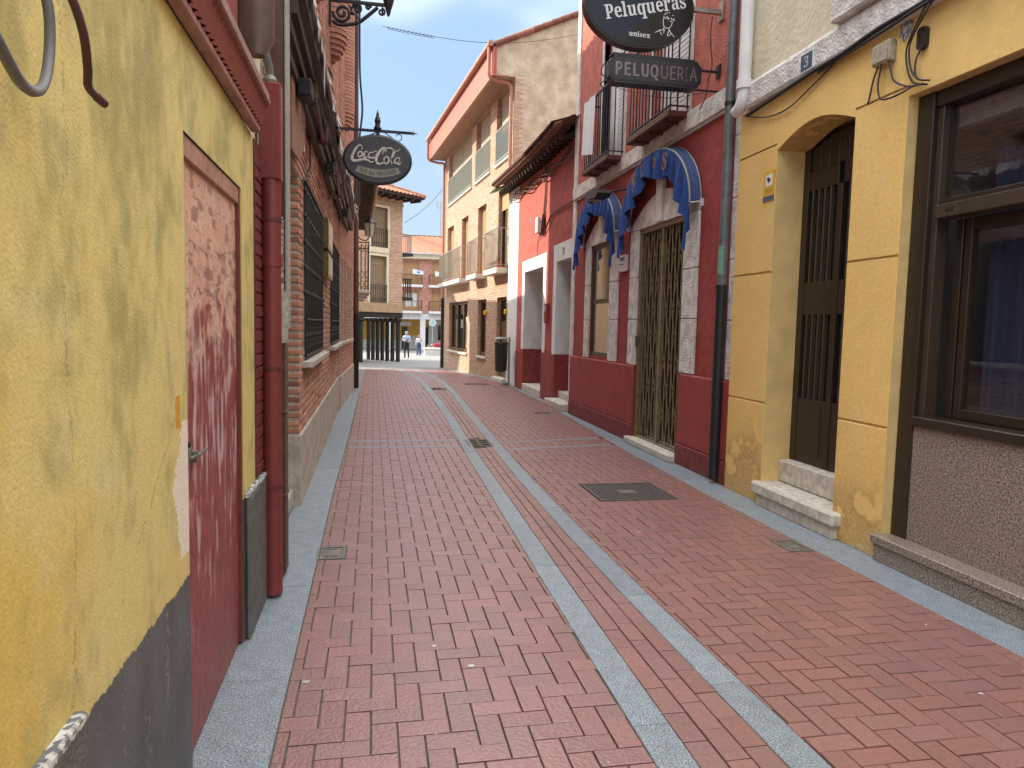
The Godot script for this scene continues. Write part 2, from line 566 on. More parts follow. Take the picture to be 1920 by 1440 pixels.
func street() -> void:
	var road := structure("street_paving", "red brick herringbone paving with grey granite bands")
	# bedding sand under everything, then the far ground
	var sand := MB.new()
	var zs := [8.0, 0.0, -19.5, -24.0, -29.0]
	for i in zs.size() - 1:
		var a: float = zs[i]
		var b: float = zs[i + 1]
		sand.quad(Vector3(-1.6, gy(a) - 0.012, a), Vector3(5, gy(a) - 0.012, a), Vector3(5, gy(b) - 0.012, b), Vector3(-1.6, gy(b) - 0.012, b))
	part("bedding_sand", sand, M.sand, road)
	var field := MB.new()
	var near := []        # [screen size, polygon, tone, tilt, dy]
	var regions := [
		# left path, right path, offset of right path, z nearest, z farthest, slope of the cross lines, kind
		[KERB_L, 0.006, STRIPE_A, -0.003, 1.6, -8.94, 0.0, 0], [KERB_L, 0.006, STRIPE_A, -0.003, -9.04, -9.44, 0.0, 0], [KERB_L, 0.006, STRIPE_A, -0.003, -9.54, -17.1, 0.0, 0], [KERB_L, 0.006, STRIPE_A, -0.003, -17.2, -27.0, 0.0, 0],
		[STRIPE_B, SW + 0.003, KERB_R, -0.004, 1.6, -8.66, -0.2, 0], [STRIPE_B, SW + 0.003, KERB_R, -0.004, -8.76, -9.2, -0.2, 0], [STRIPE_B, SW + 0.003, KERB_R, -0.004, -9.3, -16.8, -0.2, 0], [STRIPE_B, SW + 0.003, KERB_R, -0.004, -16.9, -27.0, -0.2, 0],
	]
	# openings for the covers
	var covers := [[-0.372, -0.168, -4.985, -4.705], [2.0, 2.76, -6.74, -6.02], [2.905, 3.095, -4.745, -4.47], [2.85, 3.12, -12.55, -12.3], [2.35, 3.0, -18.75, -18.35]]
	for g in regions:
		var z_hi: float = g[4]
		var z_lo: float = g[5]
		var sl: float = g[6]
		var i0 := -6 if g[0] == KERB_L else 10
		var i1 := 14 if g[0] == KERB_L else 38
		for iz in range(int(floor(z_lo * 10)) - 8, int(ceil(z_hi * 10)) + 8):
			for ix in range(i0, i1):
				var k := posmod(ix - iz, 4)
				if k != 0 and k != 3:
					continue
				var r := Rect2(ix * 0.1, iz * 0.1, 0.2, 0.1) if k == 0 else Rect2(ix * 0.1, iz * 0.1, 0.1, 0.2)
				if g[0] != KERB_L:
					r.position += Vector2(0.03, 0.04)
				var j := 0.0032
				var p := PackedVector2Array([r.position + Vector2(j, j), Vector2(r.end.x - j, r.position.y + j), r.end - Vector2(j, j), Vector2(r.position.x + j, r.end.y - j)])
				var za := r.position.y - 0.01
				var zb := r.end.y + 0.01
				p = clip_half(p, Vector2(lerp_path(g[0], za) + g[1], za), Vector2(lerp_path(g[0], zb) + g[1], zb), -1.0)
				if p.size() < 3:
					continue
				p = clip_half(p, Vector2(lerp_path(g[2], za) + g[3], za), Vector2(lerp_path(g[2], zb) + g[3], zb), 1.0)
				if p.size() < 3:
					continue
				p = clip_half(p, Vector2(0, z_hi + sl * -1.6), Vector2(4, z_hi + sl * 2.4), -1.0)
				if p.size() < 3:
					continue
				p = clip_half(p, Vector2(0, z_lo + sl * -1.6), Vector2(4, z_lo + sl * 2.4), 1.0)
				if p.size() < 3 or area2(p) < 0.0012:
					continue
				var cut := false
				for cv in covers:
					var mid0 := r.get_center()
					if r.end.x > cv[0] and r.position.x < cv[1] and r.end.y > cv[2] and r.position.y < cv[3]:
						# keep what lies outside the cover
						var keep := Geometry2D.clip_polygons(p, PackedVector2Array([Vector2(cv[0], cv[2]), Vector2(cv[1], cv[2]), Vector2(cv[1], cv[3]), Vector2(cv[0], cv[3])]))
						cut = true
						for kp in keep:
							for piece in Geometry2D.decompose_polygon_in_convex(kp):
								if area2(piece) > 0.0006:
									add_stone(field, near, piece)
				if not cut:
					add_stone(field, near, p)
	# the three rows of stretchers between the granite bands
	for row in 3:
		var z := 1.6 - 0.067 * row
		while z > -27.0:
			var z2 := z - 0.2
			var p := PackedVector2Array()
			for q in [[z, row], [z, row + 1], [z2, row + 1], [z2, row]]:
				var l: float = lerp_path(STRIPE_A, q[0]) + SW
				var r: float = lerp_path(STRIPE_B, q[0])
				p.append(Vector2(lerpf(l, r, q[1] / 3.0), q[0]))
			var hit := (z2 < -8.95 and z > -9.5) or (z2 < -16.9 and z > -17.3)
			if not hit:
				var s := Geometry2D.offset_polygon(p, -0.0032)
				if s.size() and s[0].size() == 4:
					add_stone(field, near, s[0])
			z = z2
	near.sort_custom(func(a, b): return a[0] > b[0])
	for i in near.size():
		var e: Array = near[i]
		var ctr := Vector2.ZERO
		for q in e[1]:
			ctr += q
		ctr /= e[1].size()
		if i < 290 and e[0] > 0:
			var mb := MB.new()
			mb.col = e[2]
			stone_top(mb, e[1], 0.0, e[3], ctr)
			var o := part("paver", mb, M.paver, road)
			o.position = Vector3(ctr.x, gy(ctr.y) + e[4], ctr.y)
		else:
			field.col = e[2]
			field.xf = Transform3D(Basis(), Vector3(ctr.x, gy(ctr.y) + e[4], ctr.y))
			stone_top(field, e[1], 0.0, e[3], ctr)
	part("paver_field", field, M.paver, road, "stuff")
	# granite: the bands, the kerbs, the cross strips
	for st in [STRIPE_A, STRIPE_B]:
		var z := 1.5 if st == STRIPE_A else 1.1
		while z > -27.0:
			var z2 := maxf(z - rng.randf_range(0.92, 1.12), -27.0)
			granite(road, "granite_band_stone", st, 0.0, st, SW, z, z2)
			z = z2
	var zk := 1.4
	while zk > -27.0:
		var z2 := maxf(zk - rng.randf_range(1.08, 1.22), -27.0)
		granite(road, "kerb_stone", WALL_L, -0.05, KERB_L, 0.0, zk, z2)
		zk = z2
	zk = 1.4
	while zk > -27.0:
		var z2 := maxf(zk - rng.randf_range(1.1, 1.3), -27.0)
		granite(road, "kerb_stone", KERB_R, 0.0, WALL_R, 0.05, zk, z2)
		zk = z2
	for cs in [[-8.94, -9.04], [-9.44, -9.54], [-17.1, -17.2]]:
		var xa := -0.31
		while xa < 1.08:
			var xb := minf(xa + 0.49, lerp_path(STRIPE_A, cs[0]) - 0.004)
			strip_stone(road, PackedVector2Array([Vector2(xa + 0.002, cs[0] - 0.002), Vector2(xb - 0.002, cs[0] - 0.002), Vector2(xb - 0.002, cs[1] + 0.002), Vector2(xa + 0.002, cs[1] + 0.002)]))
			xa = xb
			if xb > 1.05:
				break
	for cs in [[-8.66, -8.76], [-9.2, -9.3], [-16.8, -16.9]]:
		var xa: float = lerp_path(STRIPE_B, cs[0]) + SW + 0.003
		var xe: float = lerp_path(KERB_R, cs[0]) - 0.004
		while xa < xe - 0.1:
			var xb := minf(xa + 0.49, xe)
			var f := func(x: float, z: float) -> Vector2: return Vector2(x, z - 0.2 * (x - 1.6))
			strip_stone(road, PackedVector2Array([f.call(xa + 0.002, cs[0] - 0.002), f.call(xb - 0.002, cs[0] - 0.002), f.call(xb - 0.002, cs[1] + 0.002), f.call(xa + 0.002, cs[1] + 0.002)]))
			xa = xb

func add_stone(_field: MB, near: Array, p: PackedVector2Array) -> void:
	var ctr := Vector2.ZERO
	for q in p:
		ctr += q
	ctr /= p.size()
	var pos := Vector3(ctr.x, gy(ctr.y), ctr.y)
	var d := maxf(pos.distance_to(EYE), 0.5)
	var seen := area2(p) / (d * d * d) if on_screen(pos) else -1.0
	near.append([seen, p, paver_tone(), Vector2(rng.randf_range(-1, 1), rng.randf_range(-1, 1)) * 0.007, rng.randf_range(-0.0016, 0.0016)])

func strip_stone(road: Node3D, p: PackedVector2Array) -> void:
	var ctr := Vector2.ZERO
	for q in p:
		ctr += q
	ctr /= p.size()
	var mb := MB.new()
	var t := rng.randf_range(0.9, 1.06)
	mb.col = Color(t, t, t)
	stone_top(mb, p, 0.0, Vector2.ZERO, ctr, 0.003)
	var o := part("cross_strip_stone", mb, M.granite, road)
	o.position = Vector3(ctr.x, gy(ctr.y) + 0.001, ctr.y)

func granite(road: Node3D, called: String, pl: Array, ol: float, pr: Array, orr: float, z: float, z2: float) -> void:
	var p := PackedVector2Array()
	var zz := [z - 0.0025]
	for kz in pl + pr:
		if kz[0] < z - 0.03 and kz[0] > z2 + 0.03 and not kz[0] in zz:
			zz.append(kz[0])
	zz.append(z2 + 0.0025)
	zz.sort()
	for q in zz:
		p.append(Vector2(lerp_path(pl, q) + ol, q))
	zz.reverse()
	for q in zz:
		p.append(Vector2(lerp_path(pr, q) + orr, q))
	var ctr := Vector2((p[0].x + p[-1].x) / 2, (z + z2) / 2)
	var mb := MB.new()
	var t := rng.randf_range(0.88, 1.08)
	mb.col = Color(t, t, t * rng.randf_range(0.99, 1.03))
	stone_top(mb, p, 0.0, Vector2.ZERO, ctr, 0.003)
	var o := part(called, mb, M.granite, road)
	o.position = Vector3(ctr.x, gy(ctr.y) + rng.randf_range(0.0, 0.002), ctr.y)

func far_ground() -> void:
	var g := structure("square_ground", "pale grey stone slabs of the square sloping away")
	var mb := MB.new()
	var zs := [-27.0, -29.0, -33.0, -37.0, -43.0, -49.0, -56.0, -65.0, -75.0, -120.0, -400.0]
	for i in zs.size() - 1:
		var a: float = zs[i]
		var b: float = zs[i + 1]
		mb.quad(Vector3(-260, gy(a) - 0.015, a), Vector3(260, gy(a) - 0.015, a), Vector3(260, gy(b) - 0.015, b), Vector3(-260, gy(b) - 0.015, b))
	mb.quad(Vector3(-260, -0.02, 300), Vector3(260, -0.02, 300), Vector3(260, -0.02, 0.5), Vector3(-260, -0.02, 0.5))
	mb.quad(Vector3(-260, -0.02, 0.5), Vector3(-1.6, -0.02, 0.5), Vector3(-1.6, gy(-27) - 0.02, -27), Vector3(-260, gy(-27) - 0.02, -27))
	mb.quad(Vector3(5, -0.02, 0.5), Vector3(260, -0.02, 0.5), Vector3(260, gy(-27) - 0.02, -27), Vector3(5, gy(-27) - 0.02, -27))
	part("ground_sheet", mb, M.plaza, g)
	# slabs on the first stretch of the square
	var sl := MB.new()
	var z := -27.01
	while z > -62.0:
		var dz := 0.9 if z > -40 else 1.4
		var x := -9.0 + rng.randf() * 0.6
		while x < 13.0:
			var dx := rng.randf_range(1.0, 1.7)
			var t := rng.randf_range(0.86, 1.08)
			sl.col = Color(t, t, t)
			var y0 := gy(z)
			var y1 := gy(z - dz)
			sl.quad(Vector3(x + 0.008, y0 + 0.001, z - 0.008), Vector3(x + dx - 0.008, y0 + 0.001, z - 0.008), Vector3(x + dx - 0.008, y1 + 0.001, z - dz + 0.008), Vector3(x + 0.008, y1 + 0.001, z - dz + 0.008))
			x += dx
		z -= dz
	part("paving_slabs", sl, M.plaza_slab, g, "stuff")

func covers() -> void:
	# cast iron covers and grates let into the paving
	var sets := [
		["inspection_cover", Vector3(2.38, 0, -6.38), Vector2(0.72, 0.68), "large square iron manhole cover with diamond pattern beside the maroon plinth", "iron"],
		["meter_cover", Vector3(-0.27, 0, -4.845), Vector2(0.19, 0.265), "small grey metal cover touching the kerb by the maroon downpipe", "iron_pale"],
		["meter_cover", Vector3(3.0, 0, -4.608), Vector2(0.18, 0.26), "small metal frame cover in front of the mustard house step", "iron_pale"],
		["meter_cover", Vector3(2.985, 0, -12.425), Vector2(0.26, 0.24), "small dark cover near the kerb before the white cottage step", "iron"],
		["inspection_cover", Vector3(2.675, 0, -18.55), Vector2(0.64, 0.39), "wide dark cover plate lying before the litter bin", "iron"]]
	for s in sets:
		var t := thing(s[0], s[3], "manhole cover", s[1])
		var hx: float = s[2].x / 2
		var hz: float = s[2].y / 2
		var fr := MB.new()
		for q in [[-hx, hx, -hz, -hz + 0.022], [-hx, hx, hz - 0.022, hz], [-hx, -hx + 0.022, -hz + 0.022, hz - 0.022], [hx - 0.022, hx, -hz + 0.022, hz - 0.022]]:
			fr.box(Vector3(q[0], -0.03, q[2]), Vector3(q[1], 0.0025, q[3]))
		part("frame", fr, M[s[4]], t)
		boxp("plate", Vector3(-hx + 0.026, -0.03, -hz + 0.026), Vector3(hx - 0.026, -0.003, hz - 0.026), M[s[4]], t)
		var st := MB.new()
		var d := 0.042 if hx > 0.2 else 0.03
		var nx := int((hx * 2 - 0.07) / d)
		var nz := int((hz * 2 - 0.07) / d)
		for i in nx:
			for j in nz:
				var px := -hx + 0.045 + (i + 0.3) * d
				var pz := -hz + 0.045 + (j + 0.3) * d
				if hx > 0.3 and hz > 0.3 and absf(px) < 0.09 and absf(pz) < 0.07:
					continue
				if hx < 0.15 and absf(pz) < hz * 0.5 and absf(px) < hx * 0.5:
					continue
				st.xf = Transform3D(Basis(Vector3.UP, PI / 4 if (i + j) % 2 == 0 else -PI / 4), Vector3(px, 0, pz))
				st.box(Vector3(-d * 0.5, -0.004, -d * 0.17), Vector3(d * 0.5, 0.0015, d * 0.17))
		if st.v.size():
			part("tread_studs", st, M[s[4]], t, "stuff")
		if hx > 0.3 and hz > 0.3:
			boxp("name_panel", Vector3(-0.085, -0.003, -0.065), Vector3(0.085, 0.0, 0.065), M.iron_pale, t)
			for e in [-1, 1]:
				var hb := MB.new()
				hb.cyl(Vector3(0.2 * e, -0.003, 0.2), Vector3(0.2 * e, 0.001, 0.2), 0.02, 0.02, 10)
				part("lifting_hole", hb, M.black, t)
		else:
			boxp("name_panel", Vector3(-hx * 0.5, -0.003, -hz * 0.45), Vector3(hx * 0.5, 0.0005, hz * 0.45), M.iron_pale, t)
	for s in [[Vector3(1.375, 0, -9.22), 0.2, 0.24, "black cast drain grate between the granite bands at the near cross strips"], [Vector3(1.51, 0, -17.1), 0.15, 0.17, "far small drain grate between the curving granite bands"]]:
		var t := thing("drain_grate", s[3], "drain", s[0], 0.0, "drain grates")
		var hx: float = s[1] * 0.7
		var hz: float = s[2]
		var fr := MB.new()
		for q in [[-hx - 0.02, hx + 0.02, -hz - 0.02, -hz], [-hx - 0.02, hx + 0.02, hz, hz + 0.02], [-hx - 0.02, -hx, -hz, hz], [hx, hx + 0.02, -hz, hz]]:
			fr.box(Vector3(q[0], -0.05, q[2]), Vector3(q[1], 0.002, q[3]))
		part("frame", fr, M.iron, t)
		boxp("shaft_shade", Vector3(-hx, -0.0105, -hz), Vector3(hx, -0.0095, hz), M.black, t)  # flat black plate, its colour standing in for the dark depth below
		for i in 5:
			var zz := lerpf(-hz, hz, (i + 0.5) / 5)
			var b := MB.new()
			b.xf = Transform3D(Basis(Vector3.UP, 0.5 if i % 2 else -0.5), Vector3(0, 0, zz))
			b.box(Vector3(-hx * 0.95, -0.009, -0.011), Vector3(hx * 0.95, 0.001, 0.011))
			part("grate_bar", b, M.iron, t)
		boxp("grate_bar", Vector3(-0.012, -0.009, -hz), Vector3(0.012, 0.0005, hz), M.iron, t)

func litter() -> void:
	# small bits lying on the bricks: chewing gum, petals, paper
	var rg := RandomNumberGenerator.new()
	rg.seed = 88
	var bits := MB.new()
	for i in 75:
		var z := -2.1 - pow(rg.randf(), 1.6) * 12.0
		var x := rg.randf_range(-0.3, 3.05)
		var r := rg.randf_range(0.003, 0.008) if rg.randf() < 0.82 else rg.randf_range(0.012, 0.022)
		var t := rg.randf_range(0.35, 0.75)
		bits.col = Color(t, t * 0.96, t * 0.9)
		var k := 7
		var ph := rg.randf() * TAU
		var pts := []
		for j in k:
			var rr := r * rg.randf_range(0.7, 1.15)
			pts.append(Vector3(x + cos(TAU * j / k + ph) * rr, 0.0022, z + sin(TAU * j / k + ph) * rr * 0.8))
		for j in k:
			bits.tri(Vector3(x, 0.0042, z), pts[(j + 1) % k], pts[j])
	var o := part("litter_bits", bits, M.plain, self, "stuff")
	o.set_meta("label", "pale crumbs, petals and flattened gum scattered over the bricks")
	o.set_meta("category", "litter")

func make_materials() -> void:
	T.fine_bump = bump(0.05, 4, 3, 5.0)
	T.coarse_bump = bump(0.018, 5, 4, 9.0)
	T.render_bump = bump(0.09, 3, 11, 4.0, 512, FastNoiseLite.TYPE_SIMPLEX)
	T.pit_bump = bump(0.07, 2, 12, 5.0, 512, FastNoiseLite.TYPE_CELLULAR)
	T.wavy = bump(0.008, 2, 14, 5.0)
	T.soft = mottle(0.008, 0.12, 0.90, 0.30, 31)
	T.dirty = mottle(0.010, 0.15, 0.78, 0.35, 32, Color(0.97, 0.95, 0.9))
	T.grainy = mottle(0.03, 0.3, 0.80, 0.6, 33)
	T.granite = speckle([lin(0.09, 0.105, 0.12), lin(0.21, 0.245, 0.27), lin(0.32, 0.365, 0.395), lin(0.58, 0.62, 0.65)], [0.26, 0.52, 0.8], 0.16, 41)
	T.pink_granite = speckle([lin(0.045, 0.03, 0.026), lin(0.21, 0.155, 0.125), lin(0.31, 0.25, 0.205), lin(0.46, 0.40, 0.35)], [0.22, 0.5, 0.8], 0.13, 44, 0.05)
	T.flake = speckle([lin(0.17, 0.175, 0.18), lin(0.22, 0.225, 0.23), lin(0.70, 0.68, 0.64)], [0.3, 0.52], 0.035, 47, 0.2)
	T.brick_grain = mottle(0.02, 0.22, 0.78, 0.5, 36)
	mat("plain", Color(1, 1, 1), 0.85, null, 1, null, 1, 0, true)
	mat("paver", Color(1, 1, 1), 0.40, T.grainy, 0.55, T.fine_bump, 0.35, 0, true)
	M.paver.metallic_specular = 0.7
	mat("granite", Color(1, 1, 1), 0.46, T.granite, 0.62, T.fine_bump, 0.25, 0, true)
	mat("pink_granite", Color(1, 1, 1), 0.32, T.pink_granite, 0.85, null, 1, 0)
	mat("sand", lin(0.17, 0.15, 0.12), 0.95, T.grainy, 0.3)
	mat("plaza", lin(0.21, 0.215, 0.215), 0.8, T.dirty, 6.0)
	mat("plaza_slab", lin(0.25, 0.255, 0.255), 0.75, T.dirty, 3.0, null, 1, 0, true)
	mat("iron", lin(0.15, 0.13, 0.115), 0.55, T.grainy, 0.4, T.fine_bump, 0.3, 0.4)
	mat("iron_pale", lin(0.26, 0.245, 0.215), 0.55, T.dirty, 0.5, T.fine_bump, 0.3, 0.4)
	mat("black", lin(0.012, 0.012, 0.012), 0.6)
	mat("black_iron", lin(0.018, 0.018, 0.02), 0.42, null, 1, T.fine_bump, 0.1, 0.2)
	more_materials()

# ---------------------------------------------------------------- bricks
func brick_runs(a: float, b: float, yc: float, holes: Array) -> Array:
	var runs := [[a, b]]
	for h in holes:
		if yc > h[2] and yc < h[3]:
			var nx := []
			for r in runs:
				if h[1] <= r[0] or h[0] >= r[1]:
					nx.append(r)
					continue
				if h[0] - r[0] > 0.02:
					nx.append([r[0], h[0]])
				if r[1] - h[1] > 0.02:
					nx.append([h[1], r[1]])
			runs = nx
	return runs

func bricks(x0: float, x1: float, y0: float, y1: float, holes: Array, bl: float, bh: float, mj: float, tone: Callable, zf: float, zb: float) -> Array:
	# every brick of a wall as [low corner, high corner, tone]
	var out := []
	var y := y0 + mj * 0.5
	var row := 0
	while y + bh < y1 + 0.01:
		var x := x0 - (bl + mj) * (0.5 if row % 2 else 0.0)
		while x < x1:
			var a := maxf(x, x0)
			var b := minf(x + bl, x1)
			if b - a > 0.03:
				for r in brick_runs(a, b, y + bh * 0.5, holes):
					if r[1] - r[0] > 0.03:
						var w := rng.randf_range(-0.0025, 0.0025)
						out.append([Vector3(r[0], y + w, zb), Vector3(r[1], minf(y + bh + w * 0.5, y1), zf + rng.randf_range(-0.002, 0.003)), tone.call()])
			x += bl + mj
		y += bh + mj
		row += 1
	return out

func brick_box(mb: MB, lo: Vector3, hi: Vector3, k := 0.003) -> void:     # front, chamfer and the four sides; no back
	var f := [Vector3(lo.x + k, lo.y + k, hi.z), Vector3(hi.x - k, lo.y + k, hi.z), Vector3(hi.x - k, hi.y - k, hi.z), Vector3(lo.x + k, hi.y - k, hi.z)]
	var m := [Vector3(lo.x, lo.y, hi.z - k), Vector3(hi.x, lo.y, hi.z - k), Vector3(hi.x, hi.y, hi.z - k), Vector3(lo.x, hi.y, hi.z - k)]
	var b := [Vector3(lo.x, lo.y, lo.z), Vector3(hi.x, lo.y, lo.z), Vector3(hi.x, hi.y, lo.z), Vector3(lo.x, hi.y, lo.z)]
	mb.quad(f[0], f[1], f[2], f[3])
	for i in 4:
		var j := (i + 1) % 4
		mb.quad(m[i], m[j], f[j], f[i])
		mb.quad(b[i], b[j], m[j], m[i])

func tone_old() -> Color:
	var q := Vector3(0.60, 0.25, 0.14).lerp(Vector3(0.68, 0.33, 0.19), rng.randf())
	var r := rng.randf()
	if r < 0.10:
		q = Vector3(0.40, 0.16, 0.11)
	elif r < 0.12:
		q = Vector3(0.15, 0.09, 0.075)
	elif r < 0.35:
		q = Vector3(0.56, 0.25, 0.18)
	q *= rng.randf_range(0.82, 1.12)
	return Color(q.x, q.y, q.z)

func tone_pink() -> Color:
	var q := Vector3(0.54, 0.24, 0.17).lerp(Vector3(0.62, 0.30, 0.20), rng.randf()) * rng.randf_range(0.8, 1.12)
	return Color(q.x, q.y, q.z)

func tone_new() -> Color:
	var q := Vector3(0.68, 0.43, 0.30).lerp(Vector3(0.76, 0.53, 0.39), rng.randf()) * rng.randf_range(0.84, 1.1)
	return Color(q.x, q.y, q.z)

func lay(list: Array, mb: MB) -> void:
	for e in list:
		mb.col = e[2]
		brick_box(mb, e[0], e[1])

# ---------------------------------------------------------------- painted surfaces with a history
func field_noise(f: float, oct: int, sd: int, w: int, h: int, sx := 1.0, sy := 1.0) -> PackedByteArray:
	var im := noise(f, oct, FastNoiseLite.TYPE_SIMPLEX_SMOOTH, sd).get_image(int(w / sx), int(h / sy), false, false, true)
	im.convert(Image.FORMAT_L8)
	im.resize(w, h, Image.INTERPOLATE_CUBIC)
	return im.get_data()

func put3(d: PackedByteArray, i: int, c: Color) -> void:
	d[i * 3] = int(clampf(c.r, 0, 1) * 255)
	d[i * 3 + 1] = int(clampf(c.g, 0, 1) * 255)
	d[i * 3 + 2] = int(clampf(c.b, 0, 1) * 255)

func s8(r: float, g: float, b: float) -> Color:
	return Color(r / 255.0, g / 255.0, b / 255.0)

func ochre_image() -> ImageTexture:
	# x 0 .. 4.25 m along the wall, y 0 .. 2.5 m
	var w := 1020
	var h := 600
	var a := field_noise(0.006, 4, 101, w, h)
	var b := field_noise(0.014, 5, 102, w, h, 1.0, 1.7)       # streaks down the wall
	var c := field_noise(0.15, 3, 103, w, h)
	var e := field_noise(0.012, 5, 104, w, h)
	var f := field_noise(0.035, 4, 105, w, h, 1.0, 5.0)
	var m2 := field_noise(0.05, 5, 106, w, h, 1.0, 1.5)
	var d := PackedByteArray()
	d.resize(w * h * 3)
	var khaki := s8(214, 196, 126)
	var ochre := s8(212, 182, 94)
	var grime := s8(152, 142, 84)
	var pale := s8(214, 202, 150)
	for j in h:
		var y := 2.5 * (1.0 - (j + 0.5) / h)
		for i in w:
			var x := 4.25 * (i + 0.5) / w
			var k := j * w + i
			var na := a[k] / 255.0
			var nb := b[k] / 255.0
			var nc := c[k] / 255.0
			var ne := e[k] / 255.0
			var nf := f[k] / 255.0
			# fresher, yellower paint on the newer coat nearest the corner and low down
			var fresh := smoothstep(0.25, 0.75, na * 0.8 + clampf((1.45 - x) * 0.9, -0.3, 0.5) + clampf((1.3 - y) * 0.25, -0.2, 0.25))
			var q := khaki.lerp(ochre, fresh)
			q = q.lerp(pale, smoothstep(0.55, 0.85, ne) * 0.6 * (1.0 - fresh))
			# green grey grime where water has run
			var gz := exp(-pow((x - 1.95) / 0.42, 2.0)) * smoothstep(0.9, 2.0, y) + 0.35 * exp(-pow((x - 3.3) / 0.5, 2.0))
			var nm := m2[k] / 255.0
			var g := smoothstep(0.40, 0.80, nb * 0.36 + ne * 0.22 + nm * 0.27 + nc * 0.15 + gz * 0.2 - 0.05)
			q = q.lerp(grime, g * 0.75)
			q = q.lerp(s8(146, 136, 84), smoothstep(0.66, 0.9, nf * 0.5 + nc * 0.5) * 0.35)
			var m := 0.94 + 0.1 * nc
			q = Color(q.r * m, q.g * m, q.b * m)
			# hairline cracks
			var crack := absf(x - 1.57 - 0.02 * sin(y * 7.0) - (nc - 0.5) * 0.03 - (ne - 0.5) * 0.05)
			if crack < 0.003 and (na + ne) > 1.0:
				q = q.lerp(s8(120, 106, 66), 0.4)
			if absf((y - 0.93) - (x - 1.95) * 0.75 - (nc - 0.5) * 0.03 - (ne - 0.5) * 0.1) < 0.0035 and x > 1.85 and x < 2.35 and ne > 0.45:
				q = q.lerp(s8(120, 106, 66), 0.45)
			# flaked plaster and an old drip beside the door
			var edge := 2.43 - 0.11 * exp(-pow((y - 0.98) / 0.15, 2.0)) + (nc - 0.5) * 0.05 + (ne - 0.5) * 0.1
			if x > edge and x < 2.505 and y > 0.78 and y < 1.22:
				q = s8(236, 226, 210).lerp(s8(212, 196, 172), nc * 0.7)
			if absf(x - 2.385 - (nc - 0.5) * 0.02) < 0.022 + 0.01 * nf and y > 1.205 and y < 1.31:
				q = q.lerp(s8(206, 140, 30), 0.85)
			# the grey dado with its brushed edge
			var top := 0.695 + (nf - 0.5) * 0.02 + (nc - 0.5) * 0.012
			if y < top:
				var t := 0.86 + 0.25 * (nb - 0.5) + 0.12 * (nc - 0.5)
				q = Color(0.40 * t, 0.41 * t, 0.415 * t)
				if nf * 0.5 + nc * 0.5 > 0.74:
					q = q.lerp(s8(160, 158, 150), 0.5)
			put3(d, k, q)
	return tex_rgb(d, w, h)

func old_door_image() -> ImageTexture:
	# 1.0 x 2.15 m sheet door: maroon paint, the upper half burnt and scraped to pinkish primer, pale smears
	var w := 300
	var h := 640
	var a := field_noise(0.02, 4, 201, w, h)
	var b := field_noise(0.05, 4, 202, w, h, 1.0, 7.0)
	var c := field_noise(0.2, 3, 203, w, h)
	var e := field_noise(0.05, 4, 204, w, h, 4.0, 1.0)
	var f := field_noise(0.012, 4, 205, w, h)
	var d := PackedByteArray()
	d.resize(w * h * 3)
	for j in h:
		var y := 2.15 * (1.0 - (j + 0.5) / h)
		for i in w:
			var x := (i + 0.5) / w
			var k := j * w + i
			var na := a[k] / 255.0
			var nb := b[k] / 255.0
			var nc := c[k] / 255.0
			var ne := e[k] / 255.0
			var nf := f[k] / 255.0
			var q := s8(146, 68, 64).lerp(s8(128, 60, 58), nf)
			# scraped zone above about 1.35 m, its edge ragged
			var s := smoothstep(1.38, 1.62, y + (na - 0.5) * 0.5)
			var primer := s8(234, 196, 168).lerp(s8(214, 164, 138), nf)
			q = q.lerp(primer, s * (0.75 + 0.25 * nb))
			# remains of posters: small torn rectangles and dark bits
			if s > 0.5:
				var gx := floorf(x * 13.0 + na * 0.8)
				var gv := floorf(y * 24.0 + na * 0.6)
				var hsh := fposmod(sin(gx * 12.9898 + gv * 78.233) * 43758.5453, 1.0)
				if hsh > 0.62 and ne > 0.42:
					q = q.lerp(s8(118, 82, 74), 0.55 * smoothstep(0.42, 0.6, ne))
				if nb * 0.5 + nc * 0.5 > 0.66:
					q = q.lerp(s8(104, 72, 66), 0.6)
				if absf(fposmod(y * 6.2 + na * 0.5, 1.0) - 0.5) < 0.03 and ne > 0.45:
					q = q.lerp(s8(108, 76, 70), 0.5)
			# pale runs below the scraped zone and around the bolt
			var sm := smoothstep(0.45, 0.76, nb * 0.7 + na * 0.3 + 0.12 * exp(-pow((y - 1.5) / 0.18, 2.0)) + 0.1 * exp(-pow((y - 1.1) / 0.22, 2.0)) - 0.05)
			q = q.lerp(s8(206, 192, 192), sm * 0.8 * (1.0 - s * 0.5) * smoothstep(0.25, 0.7, y))
			if nc > 0.83:
				q = q.lerp(s8(200, 188, 184), 0.3)
			var m := 0.93 + 0.12 * nc
			put3(d, k, Color(q.r * m, q.g * m, q.b * m))
	return tex_rgb(d, w, h)

